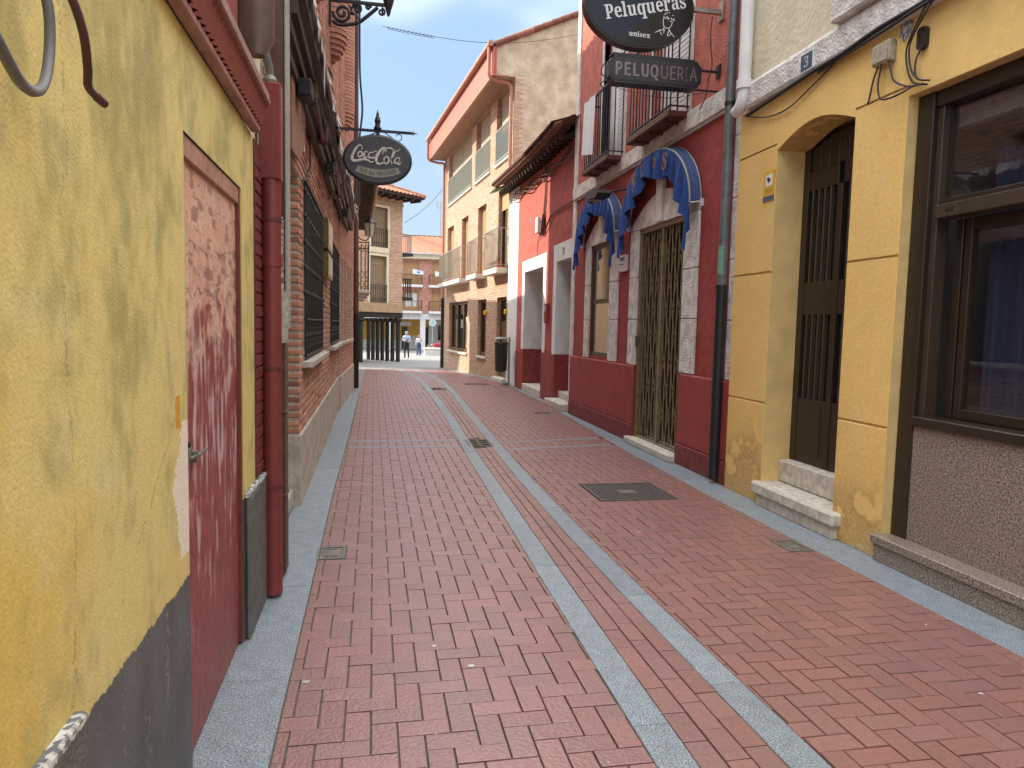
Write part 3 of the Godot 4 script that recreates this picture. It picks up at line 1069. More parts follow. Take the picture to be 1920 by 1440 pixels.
func mustard_image() -> ImageTexture:
	# x -6.6 .. -4.1 m, y 0 .. 3.7 m; damp rings low down
	var w := 420
	var h := 620
	var a := field_noise(0.008, 4, 301, w, h)
	var b := field_noise(0.016, 3, 302, w, h)
	var c := field_noise(0.15, 3, 303, w, h)
	var e := field_noise(0.03, 4, 304, w, h, 1.0, 4.0)
	var d := PackedByteArray()
	d.resize(w * h * 3)
	for j in h:
		var y := 3.7 * (1.0 - (j + 0.5) / h)
		for i in w:
			var k := j * w + i
			var na := a[k] / 255.0
			var nb := b[k] / 255.0
			var nc := c[k] / 255.0
			var ne := e[k] / 255.0
			var q := s8(238, 198, 122).lerp(s8(230, 188, 110), na)
			q = q.lerp(s8(222, 194, 138), smoothstep(0.6, 0.9, ne) * 0.4)
			# damp: brown rings where the wet has dried, low on the wall
			var low := smoothstep(0.75, 0.2, y + (na - 0.5) * 0.5)
			var ring := 1.0 - smoothstep(0.0, 0.16, absf(nb + (nc - 0.5) * 0.12 - 0.42))
			q = q.lerp(s8(150, 112, 64), ring * low * 0.5)
			q = q.lerp(s8(178, 144, 92), low * smoothstep(0.42, 0.6, nb) * 0.6)
			if low > 0.3 and nb * 0.6 + nc * 0.4 > 0.72:
				q = q.lerp(s8(206, 190, 160), 0.5)
			var m := 0.95 + 0.09 * nc
			put3(d, k, Color(q.r * m, q.g * m, q.b * m))
	return tex_rgb(d, w, h)

func panel_mat(key: String, tex: Texture2D, x0: float, x1: float, y0: float, y1: float, rough: float, nrm: Texture2D, ns: float) -> StandardMaterial3D:
	# a picture laid once over the wall's own metres (local x and y), with relief at the same scale
	var m := StandardMaterial3D.new()
	m.resource_name = key
	m.albedo_texture = tex
	m.roughness = rough
	if nrm:
		m.normal_enabled = true
		m.normal_texture = nrm
		m.normal_scale = ns
	m.uv1_scale = Vector3(1.0 / (x1 - x0), 1.0 / (y1 - y0), 1)
	m.uv1_offset = Vector3(-x0 / (x1 - x0), y1 / (y1 - y0), 0)
	m.texture_repeat = false
	M[key] = m
	return m

func relief(f: float, oct: int, sd: int, w: int, h: int, strength: float) -> ImageTexture:
	var im := noise(f, oct, FastNoiseLite.TYPE_SIMPLEX, sd).get_image(w, h, false, false, true)
	im.convert(Image.FORMAT_RGBA8)
	im.bump_map_to_normal_map(strength)
	return ImageTexture.create_from_image(im)

func more_materials() -> void:
	panel_mat("ochre_wall", ochre_image(), 0, 4.25, 0, 2.5, 0.62, relief(0.16, 4, 61, 2040, 1200, 2.5), 0.2)
	mat("ochre_plain", s8(222, 190, 100), 0.65, T.soft, 1.6, T.render_bump, 0.3)
	panel_mat("old_door", old_door_image(), 2.5, 3.52, 0, 2.15, 0.45, relief(0.04, 4, 63, 300, 640, 3.0), 0.3)
	panel_mat("mustard_wall", mustard_image(), -6.6, -4.1, 0, 3.7, 0.78, relief(0.14, 3, 65, 1300, 1920, 3.5), 0.35)
	mat("mustard_plain", s8(236, 196, 120), 0.8, T.soft, 1.5, T.fine_bump, 0.12)
	mat("mustard_reveal", s8(232, 198, 132), 0.8, T.soft, 1.5, T.fine_bump, 0.12)
	mat("grey_dado", lin(0.15, 0.15, 0.148), 0.7, T.dirty, 0.6, T.fine_bump, 0.5)
	mat("chipped_grey", Color(1, 1, 1), 0.7, T.flake, 0.5, T.pit_bump, 0.4)
	mat("maroon_paint", lin(0.215, 0.038, 0.034), 0.42, T.soft, 0.8, T.fine_bump, 0.12)
	mat("maroon_frame", lin(0.19, 0.045, 0.04), 0.5, T.dirty, 0.5)
	mat("pink_trim", lin(0.42, 0.215, 0.20), 0.6, T.dirty, 0.5)
	mat("red_sheet", lin(0.26, 0.062, 0.05), 0.55, T.soft, 0.6)
	mat("brown_box", lin(0.105, 0.052, 0.042), 0.45, T.dirty, 0.5)
	mat("brown_post", lin(0.12, 0.055, 0.042), 0.5, T.dirty, 0.35)
	mat("post_edge", lin(0.40, 0.39, 0.38), 0.5, T.dirty, 0.2)
	mat("brick", Color(1, 1, 1), 0.82, T.brick_grain, 0.5, T.fine_bump, 0.5, 0, true)
	mat("mortar_old", lin(0.60, 0.54, 0.46), 0.95, T.dirty, 0.4, T.coarse_bump, 0.8)
	mat("mortar_new", lin(0.44, 0.36, 0.28), 0.95, T.grainy, 0.4)
	mat("plinth_stone", lin(0.58, 0.51, 0.43), 0.85, T.dirty, 1.1, T.fine_bump, 0.4)
	mat("sill_stone", lin(0.60, 0.56, 0.50), 0.75, T.dirty, 0.7, T.fine_bump, 0.25)
	mat("awning_brown", lin(0.055, 0.028, 0.022), 0.55, T.dirty, 0.8)
	mat("awning_fold", lin(0.085, 0.04, 0.033), 0.8, T.soft, 0.6)
	mat("torn_cloth", lin(0.60, 0.57, 0.52), 0.9, T.dirty, 0.3)
	mat("gold_frame", lin(0.30, 0.21, 0.07), 0.35, T.dirty, 0.3, null, 1, 0.6)
	mat("sign_face", lin(0.55, 0.52, 0.42), 0.4, T.soft, 0.4)
	mat("cable_black", lin(0.02, 0.02, 0.021), 0.6)
	mat("cable_grey", lin(0.13, 0.125, 0.125), 0.55)
	mat("cable_maroon", lin(0.075, 0.028, 0.026), 0.5)
	mat("glass", Color(0.2, 0.22, 0.24, 0.03), 0.02)
	M.glass.transparency = BaseMaterial3D.TRANSPARENCY_ALPHA
	mat("dark_glass", lin(0.012, 0.013, 0.015), 0.04)
	mat("room_dark", lin(0.16, 0.14, 0.12), 0.9)
	mat("wood_dark", lin(0.05, 0.028, 0.018), 0.7, T.dirty, 0.5)
	mat("wood_light", lin(0.36, 0.27, 0.18), 0.75, T.dirty, 0.6)
	mat("tile", Color(1, 1, 1), 0.85, T.brick_grain, 0.7, T.fine_bump, 0.5, 0, true)
	right_materials()

# ---------------------------------------------------------------- left side of the street
const LEFT := PI / 2      # local x runs down the street, local z out from the wall

func ochre_house() -> void:
	var t := thing("ochre_house", "weathered yellow plastered low house with grey dado and scraped maroon door", "house", Vector3(-0.6, 0, 0), LEFT)
	var w := MB.new()
	w.wall(0.0, 4.2, 0, 2.47, [[2.5, 3.52, -1, 2.15]], 0, -0.25)
	part("wall", w, M.ochre_wall, t)
	w = MB.new()
	w.box(Vector3(-2.5, 0, -0.25), Vector3(-0.002, 2.47, 0))
	part("wall", w, M.ochre_plain, t)
	w = MB.new()
	w.box(Vector3(-2.5, 2.47, -0.35), Vector3(4.25, 3.6, -0.02))
	part("upper_wall", w, M.cream_plain, t)
	w = MB.new()
	w.box(Vector3(-2.5, 0, -6), Vector3(4.2, 3.6, -0.36))
	part("rear_body", w, M.cream_plain, t)
	# old projecting plinth whose paint has flaked, at the near end
	var pl := MB.new()
	pl.cbox(Vector3(-2.5, 0, 0.0), Vector3(1.56, 0.715, 0.022), 0.006)
	part("old_plinth", pl, M.grey_dado, t)
	var cap := MB.new()
	for i in 4:
		var a := -0.2 + i * 0.44
		cap.cbox(Vector3(a, 0.713, -0.003), Vector3(a + 0.437, 0.742 + rng.randf_range(-0.003, 0.002), 0.026 + rng.randf_range(-0.002, 0.002)), 0.006)
	part("flaked_plinth_cap", cap, M.chipped_grey, t)
	# door
	var d := MB.new()
	d.box(Vector3(2.505, 0.012, -0.05), Vector3(3.515, 2.145, -0.022))
	var door := part("door", d, M.old_door, t)
	for q in [[2.502, 2.522, 0.01, 2.148], [3.488, 3.518, 0.01, 2.148]]:
		boxp("door_frame", Vector3(q[0], q[2], -0.06), Vector3(q[1], q[3], -0.004), M.maroon_frame, door, 0.004)
	boxp("door_frame", Vector3(2.523, 2.075, -0.06), Vector3(3.487, 2.148, -0.006), M.primer, door, 0.004)
	var bolt := MB.new()
	bolt.cyl(Vector3(2.56, 1.075, -0.008), Vector3(2.70, 1.068, -0.006), 0.006, 0.006, 8)
	bolt.cyl(Vector3(2.70, 1.068, -0.006), Vector3(2.715, 1.085, 0.012), 0.005, 0.005, 8)
	bolt.cbox(Vector3(2.55, 1.05, -0.022), Vector3(2.60, 1.11, -0.012), 0.003)
	bolt.cbox(Vector3(2.63, 1.05, -0.022), Vector3(2.65, 1.09, 0.0), 0.003)
	part("sliding_bolt", bolt, M.iron_pale, door)
	var ey := MB.new()
	ey.cyl(Vector3(2.585, 1.12, -0.022), Vector3(2.585, 1.12, -0.012), 0.011, 0.009, 9)
	part("keyhole", ey, M.black, door)
	# grey painted base block between door and downpipe
	var g := MB.new()
	g.cbox(Vector3(3.53, 0, 0.001), Vector3(4.13, 0.70, 0.028), 0.012)
	part("painted_base_block", g, M.grey_dado, t)
	var gc := MB.new()
	for i in 2:
		gc.cbox(Vector3(3.53 + i * 0.3, 0.698, 0.0), Vector3(3.83 + i * 0.3 - 0.001, 0.722 + rng.randf_range(-0.006, 0.006), 0.03 + rng.randf_range(-0.003, 0.003)), 0.006)
	part("flaked_block_cap", gc, M.chipped_grey, t)
	# maroon painted brick strip
	var core := MB.new()
	core.box(Vector3(3.86, 0.724, 0.001), Vector3(4.2, 2.46, 0.006))
	part("painted_strip", core, M.maroon_dark, t)
	for e in bricks(3.865, 4.2, 0.73, 2.44, [], 0.24, 0.052, 0.012, tone_old, 0.011, 0.006):
		var b := MB.new()
		brick_box(b, e[0], e[1])
		part("painted_brick", b, M.maroon_brick, t)
	# cornice: trim, corrugated sheet, upper trim
	var tr := MB.new()
	tr.cbox(Vector3(-2.5, 2.472, 0.0), Vector3(3.80, 2.506, 0.045), 0.006)
	part("cornice_trim", tr, M.pink_trim, t)
	var sh := MB.new()
	var x := -2.5
	while x < 3.8:
		var p := [Vector3(x, 2.504, 0.032), Vector3(x + 0.03, 2.504, 0.062), Vector3(x + 0.06, 2.504, 0.032)]
		var q := [Vector3(x, 2.604, 0.055), Vector3(x + 0.03, 2.604, 0.085), Vector3(x + 0.06, 2.604, 0.055)]
		sh.quad(p[0], p[1], q[1], q[0])
		sh.quad(p[1], p[2], q[2], q[1])
		x += 0.06
	part("corrugated_fascia", sh, M.red_sheet, t)
	var ut := MB.new()
	ut.cbox(Vector3(-2.5, 2.60, -0.02), Vector3(3.78, 2.625, 0.098), 0.005)
	part("cornice_trim", ut, M.pink_trim, t)
	for i in 34:
		boxp("gutter_slat", Vector3(1.2 + i * 0.076, 2.626, 0.04), Vector3(1.2 + i * 0.076 + 0.068, 2.652, 0.094), M.pink_trim, t, 0.004)
	# maroon strip and brown boxing above the cornice
	boxp("maroon_upright", Vector3(3.05, 2.7, -0.02), Vector3(3.42, 3.6, 0.01), M.red_sheet, t, 0.004)
	var bb := MB.new()
	bb.cyl(Vector3(3.62, 2.86, 0.055), Vector3(3.62, 4.4, 0.055), 0.085, 0.085, 14)
	bb.cyl(Vector3(3.62, 2.78, 0.055), Vector3(3.62, 2.86, 0.055), 0.04, 0.085, 14)
	part("brown_pipe_casing", bb, M.brown_box, t)
	# downpipe: round below, square hopper above, with brackets
	var dp := MB.new()
	dp.cyl(Vector3(4.1, 0.02, 0.055), Vector3(4.1, 2.34, 0.055), 0.052, 0.052, 16)
	dp.cyl(Vector3(4.1, 1.84, 0.055), Vector3(4.1, 1.90, 0.055), 0.057, 0.057, 16)
	var pipe := part("downpipe", dp, M.maroon_paint, t)
	boxp("hopper", Vector3(4.045, 2.30, 0.0), Vector3(4.155, 2.80, 0.112), M.maroon_paint, pipe, 0.006)
	for y in [0.62, 1.28, 2.08]:
		var br := MB.new()
		br.cyl(Vector3(4.1, y, 0.055), Vector3(4.1, y + 0.022, 0.055), 0.0565, 0.0565, 16)
		br.box(Vector3(4.15, y + 0.003, 0.03), Vector3(4.185, y + 0.018, 0.06))
		part("bracket", br, M.maroon_dark, pipe)
	var sp := MB.new()
	sp.tube(catmull([Vector3(4.1, 2.79, 0.05), Vector3(4.09, 2.88, 0.05), Vector3(4.05, 2.98, 0.03), Vector3(4.04, 3.2, 0.02), Vector3(4.03, 3.5, 0.02)], 4), 0.022, 8)
	part("cable_spout", sp, M.cable_grey, pipe)
	var ch := MB.new()
	ch.lathe(Vector3(4.1, 2.80, 0.05), [[0.035, 0.0], [0.04, 0.02], [0.028, 0.045], [0.0, 0.05]], 12)
	part("hopper_collar", ch, M.iron_pale, pipe)

func bar_building() -> void:
	var t := thing("brick_bar_building", "tall rustic brick building with iron window grilles and brown folded awnings", "building", Vector3(-0.6, 0, 0), LEFT)
	var holes := [[4.52, 6.16, -1, 2.72], [6.5, 8.75, 1.2, 2.78], [10.4, 12.8, 1.2, 2.72]]
	var w := MB.new()
	w.wall(4.3, 12.9, 0, 9.2, holes, -0.009, -0.42)
	part("wall", w, M.mortar_old, t)
	var body := MB.new()
	body.box(Vector3(4.25, 3.0, -7), Vector3(17.4, 9.2, -0.43))
	body.box(Vector3(4.25, 0, -7), Vector3(17.4, 3.0, -0.9))
	part("rear_body", body, M.room_dark, t)
	# eaves with their tiles
	var eav := MB.new()
	eav.box(Vector3(4.2, 9.2, -7), Vector3(17.5, 9.32, 0.22))
	part("eaves", eav, M.wood_dark, t)
	var up := MB.new()
	var x := 4.3
	while x < 17.5:
		tile_at(up, Vector3(x, 9.36, 0.26), 0.09, 0.5, 0.3)
		x += 0.2
	part("eaves_tiles", up, M.tile, t, "stuff")
	# bricks: the nearest ones singly
	var list := bricks(6.16, 12.9, 0.6, 3.35, holes, 0.235, 0.040, 0.026, tone_old, 0.0, -0.012)
	# the return beside the entrance, facing the camera, laid in its own plane
	var ret := MB.new()
	ret.box(Vector3(6.163, 0, -0.42), Vector3(6.6, 2.95, -0.008))
	part("entrance_return", ret, M.mortar_old, t)
	var singles := 0
	var yy := 0.613
	var row := 0
	while yy < 2.72:
		for q in [[-0.40, -0.17], [-0.145, -0.002]] if row % 2 == 0 else [[-0.40, -0.29], [-0.265, -0.002]]:
			var b := MB.new()
			b.col = tone_old()
			b.xf = Transform3D(Basis(Vector3.UP, -PI / 2), Vector3(6.153, 0, 0))
			var wob := rng.randf_range(-0.003, 0.003)
			brick_box(b, Vector3(q[0], yy + wob, -0.012), Vector3(q[1], yy + 0.040 + wob, rng.randf_range(0.0, 0.006)), 0.005)
			part("brick", b, M.brick, t)
			singles += 1
		yy += 0.066
		row += 1
	var rest := MB.new()
	for e in list:
		if singles < 298 and e[0].x < 9.2 and e[0].y < 2.0:
			var b := MB.new()
			b.col = e[2]
			brick_box(b, e[0], e[1], 0.004)
			part("brick", b, M.brick, t)
			singles += 1
		else:
			rest.col = e[2]
			brick_box(rest, e[0], e[1])
	lay(bricks(4.3, 12.9, 3.35, 9.2, [[8.0, 9.2, 5.4, 8.0]], 0.24, 0.044, 0.018, tone_pink, 0.0, -0.012), rest)
	lay(bricks(4.3, 6.16, 2.72, 3.35, [], 0.24, 0.044, 0.018, tone_pink, 0.0, -0.012), rest)
	# the farther half leans out with the street
	var bend := Transform3D(Basis(Vector3.UP, -0.034), Vector3(12.9, 0, 0.0))
	var holes2 := [[0.35, 0.75, 1.2, 2.7], [1.1, 1.5, 1.2, 2.7], [1.85, 2.25, 1.2, 2.7], [2.6, 3.0, 1.2, 2.7]]
	var w2 := MB.new()
	w2.xf = bend
	w2.wall(0, 4.55, 0, 9.2, holes2, 0.011, -0.4)
	part("wall", w2, M.mortar_old, t)
	rest.xf = bend
	lay(bricks(0, 4.55, 0.6, 9.2, holes2, 0.235, 0.042, 0.022, tone_pink, 0.02, 0.006), rest)
	rest.xf = Transform3D.IDENTITY
	part("brickwork", rest, M.brick, t, "stuff")
	for h in holes2:
		var s := MB.new()
		s.xf = bend
		s.cbox(Vector3(h[0] - 0.06, 1.14, -0.1), Vector3(h[1] + 0.06, 1.2, 0.08), 0.006)
		part("sill", s, M.sill_stone, t)
		var gsl := MB.new()
		gsl.xf = bend
		gsl.box(Vector3(h[0], 1.2, -0.2), Vector3(h[1], 2.7, -0.18))
		part("window_pane", gsl, M.dark_glass, t)
	# stone plinth in slabs
	var px := 6.17
	while px < 12.88:
		var e := minf(px + rng.randf_range(0.9, 1.3), 12.88)
		boxp("plinth_slab", Vector3(px + 0.002, 0, -0.02), Vector3(e - 0.002, 0.598 + rng.randf_range(-0.004, 0.002), 0.016), M.plinth_stone, t, 0.006)
		px = e
	for i in 4:
		var s := MB.new()
		s.xf = bend
		s.cbox(Vector3(i * 1.13 + 0.002, 0, -0.02), Vector3(i * 1.13 + 1.128, 0.6, 0.036), 0.006)
		part("plinth_slab", s, M.plinth_stone, t)
	boxp("plinth_slab", Vector3(6.135, 0, -0.41), Vector3(6.165, 0.6, 0.014), M.plinth_stone, t, 0.005)
	# entrance: step, dark door, arch stub above
	boxp("doorstep", Vector3(4.55, 0, -0.38), Vector3(6.14, 0.15, -0.05), M.sill_stone, t, 0.012)
	boxp("entrance_door", Vector3(4.5, 0.15, -0.40), Vector3(6.16, 2.75, -0.36), M.wood_dark, t)
	var arch := MB.new()
	var prof := PackedVector2Array()
	for k in 11:
		var a := PI / 2 * k / 10.0
		prof.append(Vector2(6.15 - 0.95 * (1.0 - sin(a)), 2.72 + 0.42 * (1.0 - cos(a)) * 0.9))
	prof.append(Vector2(6.15, 3.3))
	prof.append(Vector2(5.2, 3.3))
	arch.ext(prof, -0.36, 0.05)
	part("arch_stub", arch, M.arch_brick, t)
	# window one with its grille, the second likewise
	for h in [[6.5, 8.75, 1.2, 2.78, "window"], [10.4, 12.8, 1.2, 2.72, "window"]]:
		var wn := MB.new()
		wn.box(Vector3(h[0], h[2], -0.30), Vector3(h[1], h[3], -0.28))
		var win := part("window", wn, M.dark_glass, t)
		for q in [[h[0], h[0] + 0.06], [(h[0] + h[1]) / 2 - 0.03, (h[0] + h[1]) / 2 + 0.03], [h[1] - 0.06, h[1]]]:
			boxp("window_frame", Vector3(q[0], h[2], -0.279), Vector3(q[1], h[3], -0.24), M.wood_dark, win)
		boxp("sill", Vector3(h[0] - 0.08, h[2] - 0.055, -0.2), Vector3(h[1] + 0.09, h[2] + 0.002, 0.085), M.sill_stone, t, 0.006)
		var gr := MB.new()
		gr.box(Vector3(h[0] + 0.02, h[2] + 0.04, 0.0), Vector3(h[1] - 0.02, h[2] + 0.055, 0.03))
		gr.box(Vector3(h[0] + 0.02, h[2] + 0.36, 0.0), Vector3(h[1] - 0.02, h[2] + 0.375, 0.03))
		gr.box(Vector3(h[0] + 0.02, h[3] - 0.03, 0.0), Vector3(h[1] - 0.02, h[3] - 0.012, 0.03))
		var grille := part("window_grille", gr, M.black_iron, t)
		var nb := int((h[1] - h[0]) / 0.125)
		for i in nb + 1:
			var bx: float = h[0] + 0.03 + i * (h[1] - h[0] - 0.06) / nb
			var b := MB.new()
			b.box(Vector3(bx - 0.007, h[2] + 0.03, 0.007), Vector3(bx + 0.007, h[3] - 0.005, 0.021))
			if i % 2 == 0:
				for k in 5:
					b.lathe(Vector3(bx, h[2] + 0.6 + k * 0.22, 0.014), [[0.006, -0.04], [0.02, 0.0], [0.006, 0.04]], 6)
			part("grille_bar", b, M.black_iron, grille)
		var scr := MB.new()
		for i in nb:
			var cx: float = h[0] + 0.03 + (i + 0.5) * (h[1] - h[0] - 0.06) / nb
			var pts := []
			for k in 15:
				var a := TAU * 1.2 * k / 14.0
				var r := 0.048 * (1.0 - 0.75 * k / 14.0)
				pts.append(Vector3(cx + cos(a) * r, h[2] + 0.14 + sin(a) * r, 0.014))
			scr.tube(pts, 0.0055, 5)
			pts = []
			for k in 15:
				var a := PI + TAU * 1.2 * k / 14.0
				var r := 0.048 * (1.0 - 0.75 * k / 14.0)
				pts.append(Vector3(cx + cos(a) * r, h[2] + 0.26 + sin(a) * r, 0.014))
			scr.tube(pts, 0.0055, 5)
		part("grille_scrolls", scr, M.black_iron, grille)
	# brown boxed post at the near corner, pale on its outer edge
	boxp("corner_post", Vector3(4.38, 0.03, -0.02), Vector3(4.52, 1.62, 0.092), M.brown_post, t, 0.005)
	boxp("corner_post", Vector3(4.38, 1.622, -0.02), Vector3(4.52, 2.15, 0.088), M.chipped_grey, t, 0.005)
	boxp("corner_post", Vector3(4.38, 2.152, -0.02), Vector3(4.52, 5.2, 0.092), M.brown_post, t, 0.005)
	boxp("post_edge_strip", Vector3(4.372, 1.5, 0.093), Vector3(4.53, 5.2, 0.108), M.post_edge, t, 0.004)
	boxp("torn_paper", Vector3(4.368, 1.42, 0.07), Vector3(4.378, 1.72, 0.11), M.torn_cloth, t)
	for y in [0.5, 1.0, 1.45, 2.4]:
		boxp("post_seam", Vector3(4.373, y, -0.02), Vector3(4.525, y + 0.016, 0.097), M.brown_box, t, 0.003)
	# half-round brick pilasters on the upper floors, ending in rounded corbels
	for c in [[7.6, 4.7], [10.6, 5.15], [14.2, 5.1]]:
		var rr := 0.26
		var pil := MB.new()
		var yb: float = c[1]
		while yb < 9.18:
			pil.col = tone_pink()
			for k in 8:
				var a0 := PI * k / 8.0
				var a1 := PI * (k + 1) / 8.0
				var n0 := Vector3(-cos(a0), 0, sin(a0))
				var n1 := Vector3(-cos(a1), 0, sin(a1))
				var r2: float = rr * minf(1.0, 0.35 + sqrt(maxf(yb - c[1], 0.0)) * 1.15)
				var o := Vector3(c[0], 0, -0.03)
				pil.quad_n(o + n0 * r2 + Vector3(0, yb, 0), o + n1 * r2 + Vector3(0, yb, 0), o + n1 * r2 + Vector3(0, yb + 0.052, 0), o + n0 * r2 + Vector3(0, yb + 0.052, 0), n0, n1, n1, n0)
				pil.tri(o + n1 * r2 + Vector3(0, yb, 0), o + n0 * r2 + Vector3(0, yb, 0), o + Vector3(0, yb, 0))
				pil.col = pil.col if k % 3 else tone_pink()
			pil.col = Color(0.40, 0.345, 0.275)
			for k in 8:
				var a0 := PI * k / 8.0
				var a1 := PI * (k + 1) / 8.0
				var n0 := Vector3(-cos(a0), 0, sin(a0))
				var n1 := Vector3(-cos(a1), 0, sin(a1))
				var r2: float = (rr - 0.008) * minf(1.0, 0.35 + sqrt(maxf(yb - c[1], 0.0)) * 1.15)
				var o := Vector3(c[0], 0, -0.03)
				pil.quad_n(o + n0 * r2 + Vector3(0, yb + 0.052, 0), o + n1 * r2 + Vector3(0, yb + 0.052, 0), o + n1 * r2 + Vector3(0, yb + 0.066, 0), o + n0 * r2 + Vector3(0, yb + 0.066, 0), n0, n1, n1, n0)
			yb += 0.066
		part("round_pilaster", pil, M.brick, t)
	# brown metal flashings under the upper floor
	boxp("flashing", Vector3(4.5, 3.98, 0.0), Vector3(7.7, 4.04, 0.07), M.brown_post, t)
	boxp("flashing", Vector3(8.9, 4.02, 0.0), Vector3(12.4, 4.08, 0.07), M.brown_post, t)
	# the long brown downpipe at the far end
	var fp := MB.new()
	fp.cyl(Vector3(16.9, 1.75, 0.21), Vector3(16.9, 9.3, 0.17), 0.06, 0.06, 12)
	var pipe := part("downpipe", fp, M.brown_post, t)
	fp = MB.new()
	fp.cyl(Vector3(16.9, 0.03, 0.21), Vector3(16.9, 1.75, 0.21), 0.067, 0.067, 12)
	part("pipe_guard", fp, M.black_iron, pipe)
	var wire := MB.new()
	wire.tube(catmull([Vector3(16.8, 9.2, 0.26), Vector3(16.82, 7.2, 0.27), Vector3(16.8, 6.3, 0.33), Vector3(16.82, 5.6, 0.27), Vector3(16.8, 4.2, 0.27)], 5), 0.022, 6)
	part("cable_bundle", wire, M.cable_black, pipe)

func tile_at(mb: MB, p: Vector3, r: float, length: float, slope: float, up := true) -> void:
	# one barrel tile, its mouth at p, running back along -z and rising
	var tone := Vector3(0.44, 0.20, 0.12).lerp(Vector3(0.34, 0.19, 0.13), rng.randf()) * rng.randf_range(0.75, 1.15)
	if rng.randf() < 0.2:
		tone = Vector3(0.24, 0.19, 0.15)
	mb.col = Color(tone.x, tone.y, tone.z)
	var back := Vector3(0, slope, -1.0).normalized() * length
	var k := 6
	for i in k:
		var a0 := PI * i / k
		var a1 := PI * (i + 1) / k
		var s := 1.0 if up else -1.0
		var n0 := Vector3(cos(a0), sin(a0) * s, 0)
		var n1 := Vector3(cos(a1), sin(a1) * s, 0)
		var r2 := r * 0.85
		mb.quad_n(p + n0 * r, p + n1 * r, p + back + n1 * r2, p + back + n0 * r2, n0, n1, n1, n0)
		var t0 := n0 * (r - 0.014)
		var t1 := n1 * (r - 0.014)
		mb.quad(p + t0, p + t1, p + n1 * r, p + n0 * r)
		mb.quad_n(p + t1, p + t0, p + back + n0 * (r2 - 0.014), p + back + n1 * (r2 - 0.014), -n1, -n0, -n0, -n1)

func eave_house() -> void:
	# low house beyond, its tiled timber eaves lean over the street
	var t := thing("timber_eave_house", "low old house with dark timber eaves and black iron balcony", "house", Vector3(-0.42, 0, -17.45), LEFT + 0.025)
	var w := MB.new()
	w.wall(0, 9.6, -0.5, 5.0, [[1.5, 2.6, 2.4, 4.3], [5.0, 6.0, 2.4, 4.3]], 0, -0.3)
	part("wall", w, M.cream_plain, t)
	var body := MB.new()
	body.box(Vector3(0, -0.5, -6), Vector3(9.6, 5.0, -0.31))
	part("rear_body", body, M.cream_plain, t)
	for h in [[1.5, 2.6], [5.0, 6.0]]:
		boxp("balcony_door", Vector3(h[0], 2.4, -0.2), Vector3(h[1], 4.3, -0.15), M.wood_dark, t)
	for i in 33:
		boxp("rafter", Vector3(0.02 + i * 0.3, 4.93, -0.1), Vector3(0.12 + i * 0.3, 5.05, 0.44), M.wood_dark, t, 0.01)
	boxp("eaves_board", Vector3(-0.05, 5.051, -0.1), Vector3(9.7, 5.075, 0.46), M.wood_dark, t)
	var gut := MB.new()
	gut.cyl(Vector3(-0.05, 5.05, 0.52), Vector3(9.7, 5.03, 0.52), 0.055, 0.055, 10)
	part("gutter", gut, M.wood_light, t)
	var roof := MB.new()
	roof.quad(Vector3(-0.05, 5.08, 0.46), Vector3(9.7, 5.08, 0.46), Vector3(9.7, 6.9, -4.5), Vector3(-0.05, 6.9, -4.5))
	part("roof", roof, M.tile_plain, t)
	for i in 44:
		var m := MB.new()
		tile_at(m, Vector3(0.08 + i * 0.22, 5.09, 0.56), 0.095, 0.45, 0.36)
		part("eaves_tile", m, M.tile, t)
	# iron balcony
	boxp("balcony_slab", Vector3(1.2, 2.28, 0.0), Vector3(2.9, 2.36, 0.36), M.sill_stone, t, 0.012)
	boxp("balcony_moulding", Vector3(1.25, 2.2, 0.0), Vector3(2.85, 2.278, 0.30), M.sill_stone, t, 0.012)
	boxp("balcony_moulding", Vector3(1.3, 2.12, 0.0), Vector3(2.8, 2.198, 0.22), M.sill_stone, t, 0.012)
	railing(t, 1.24, 2.86, 2.36, 1.2, 0.33, 0.085, M.black_iron, true)

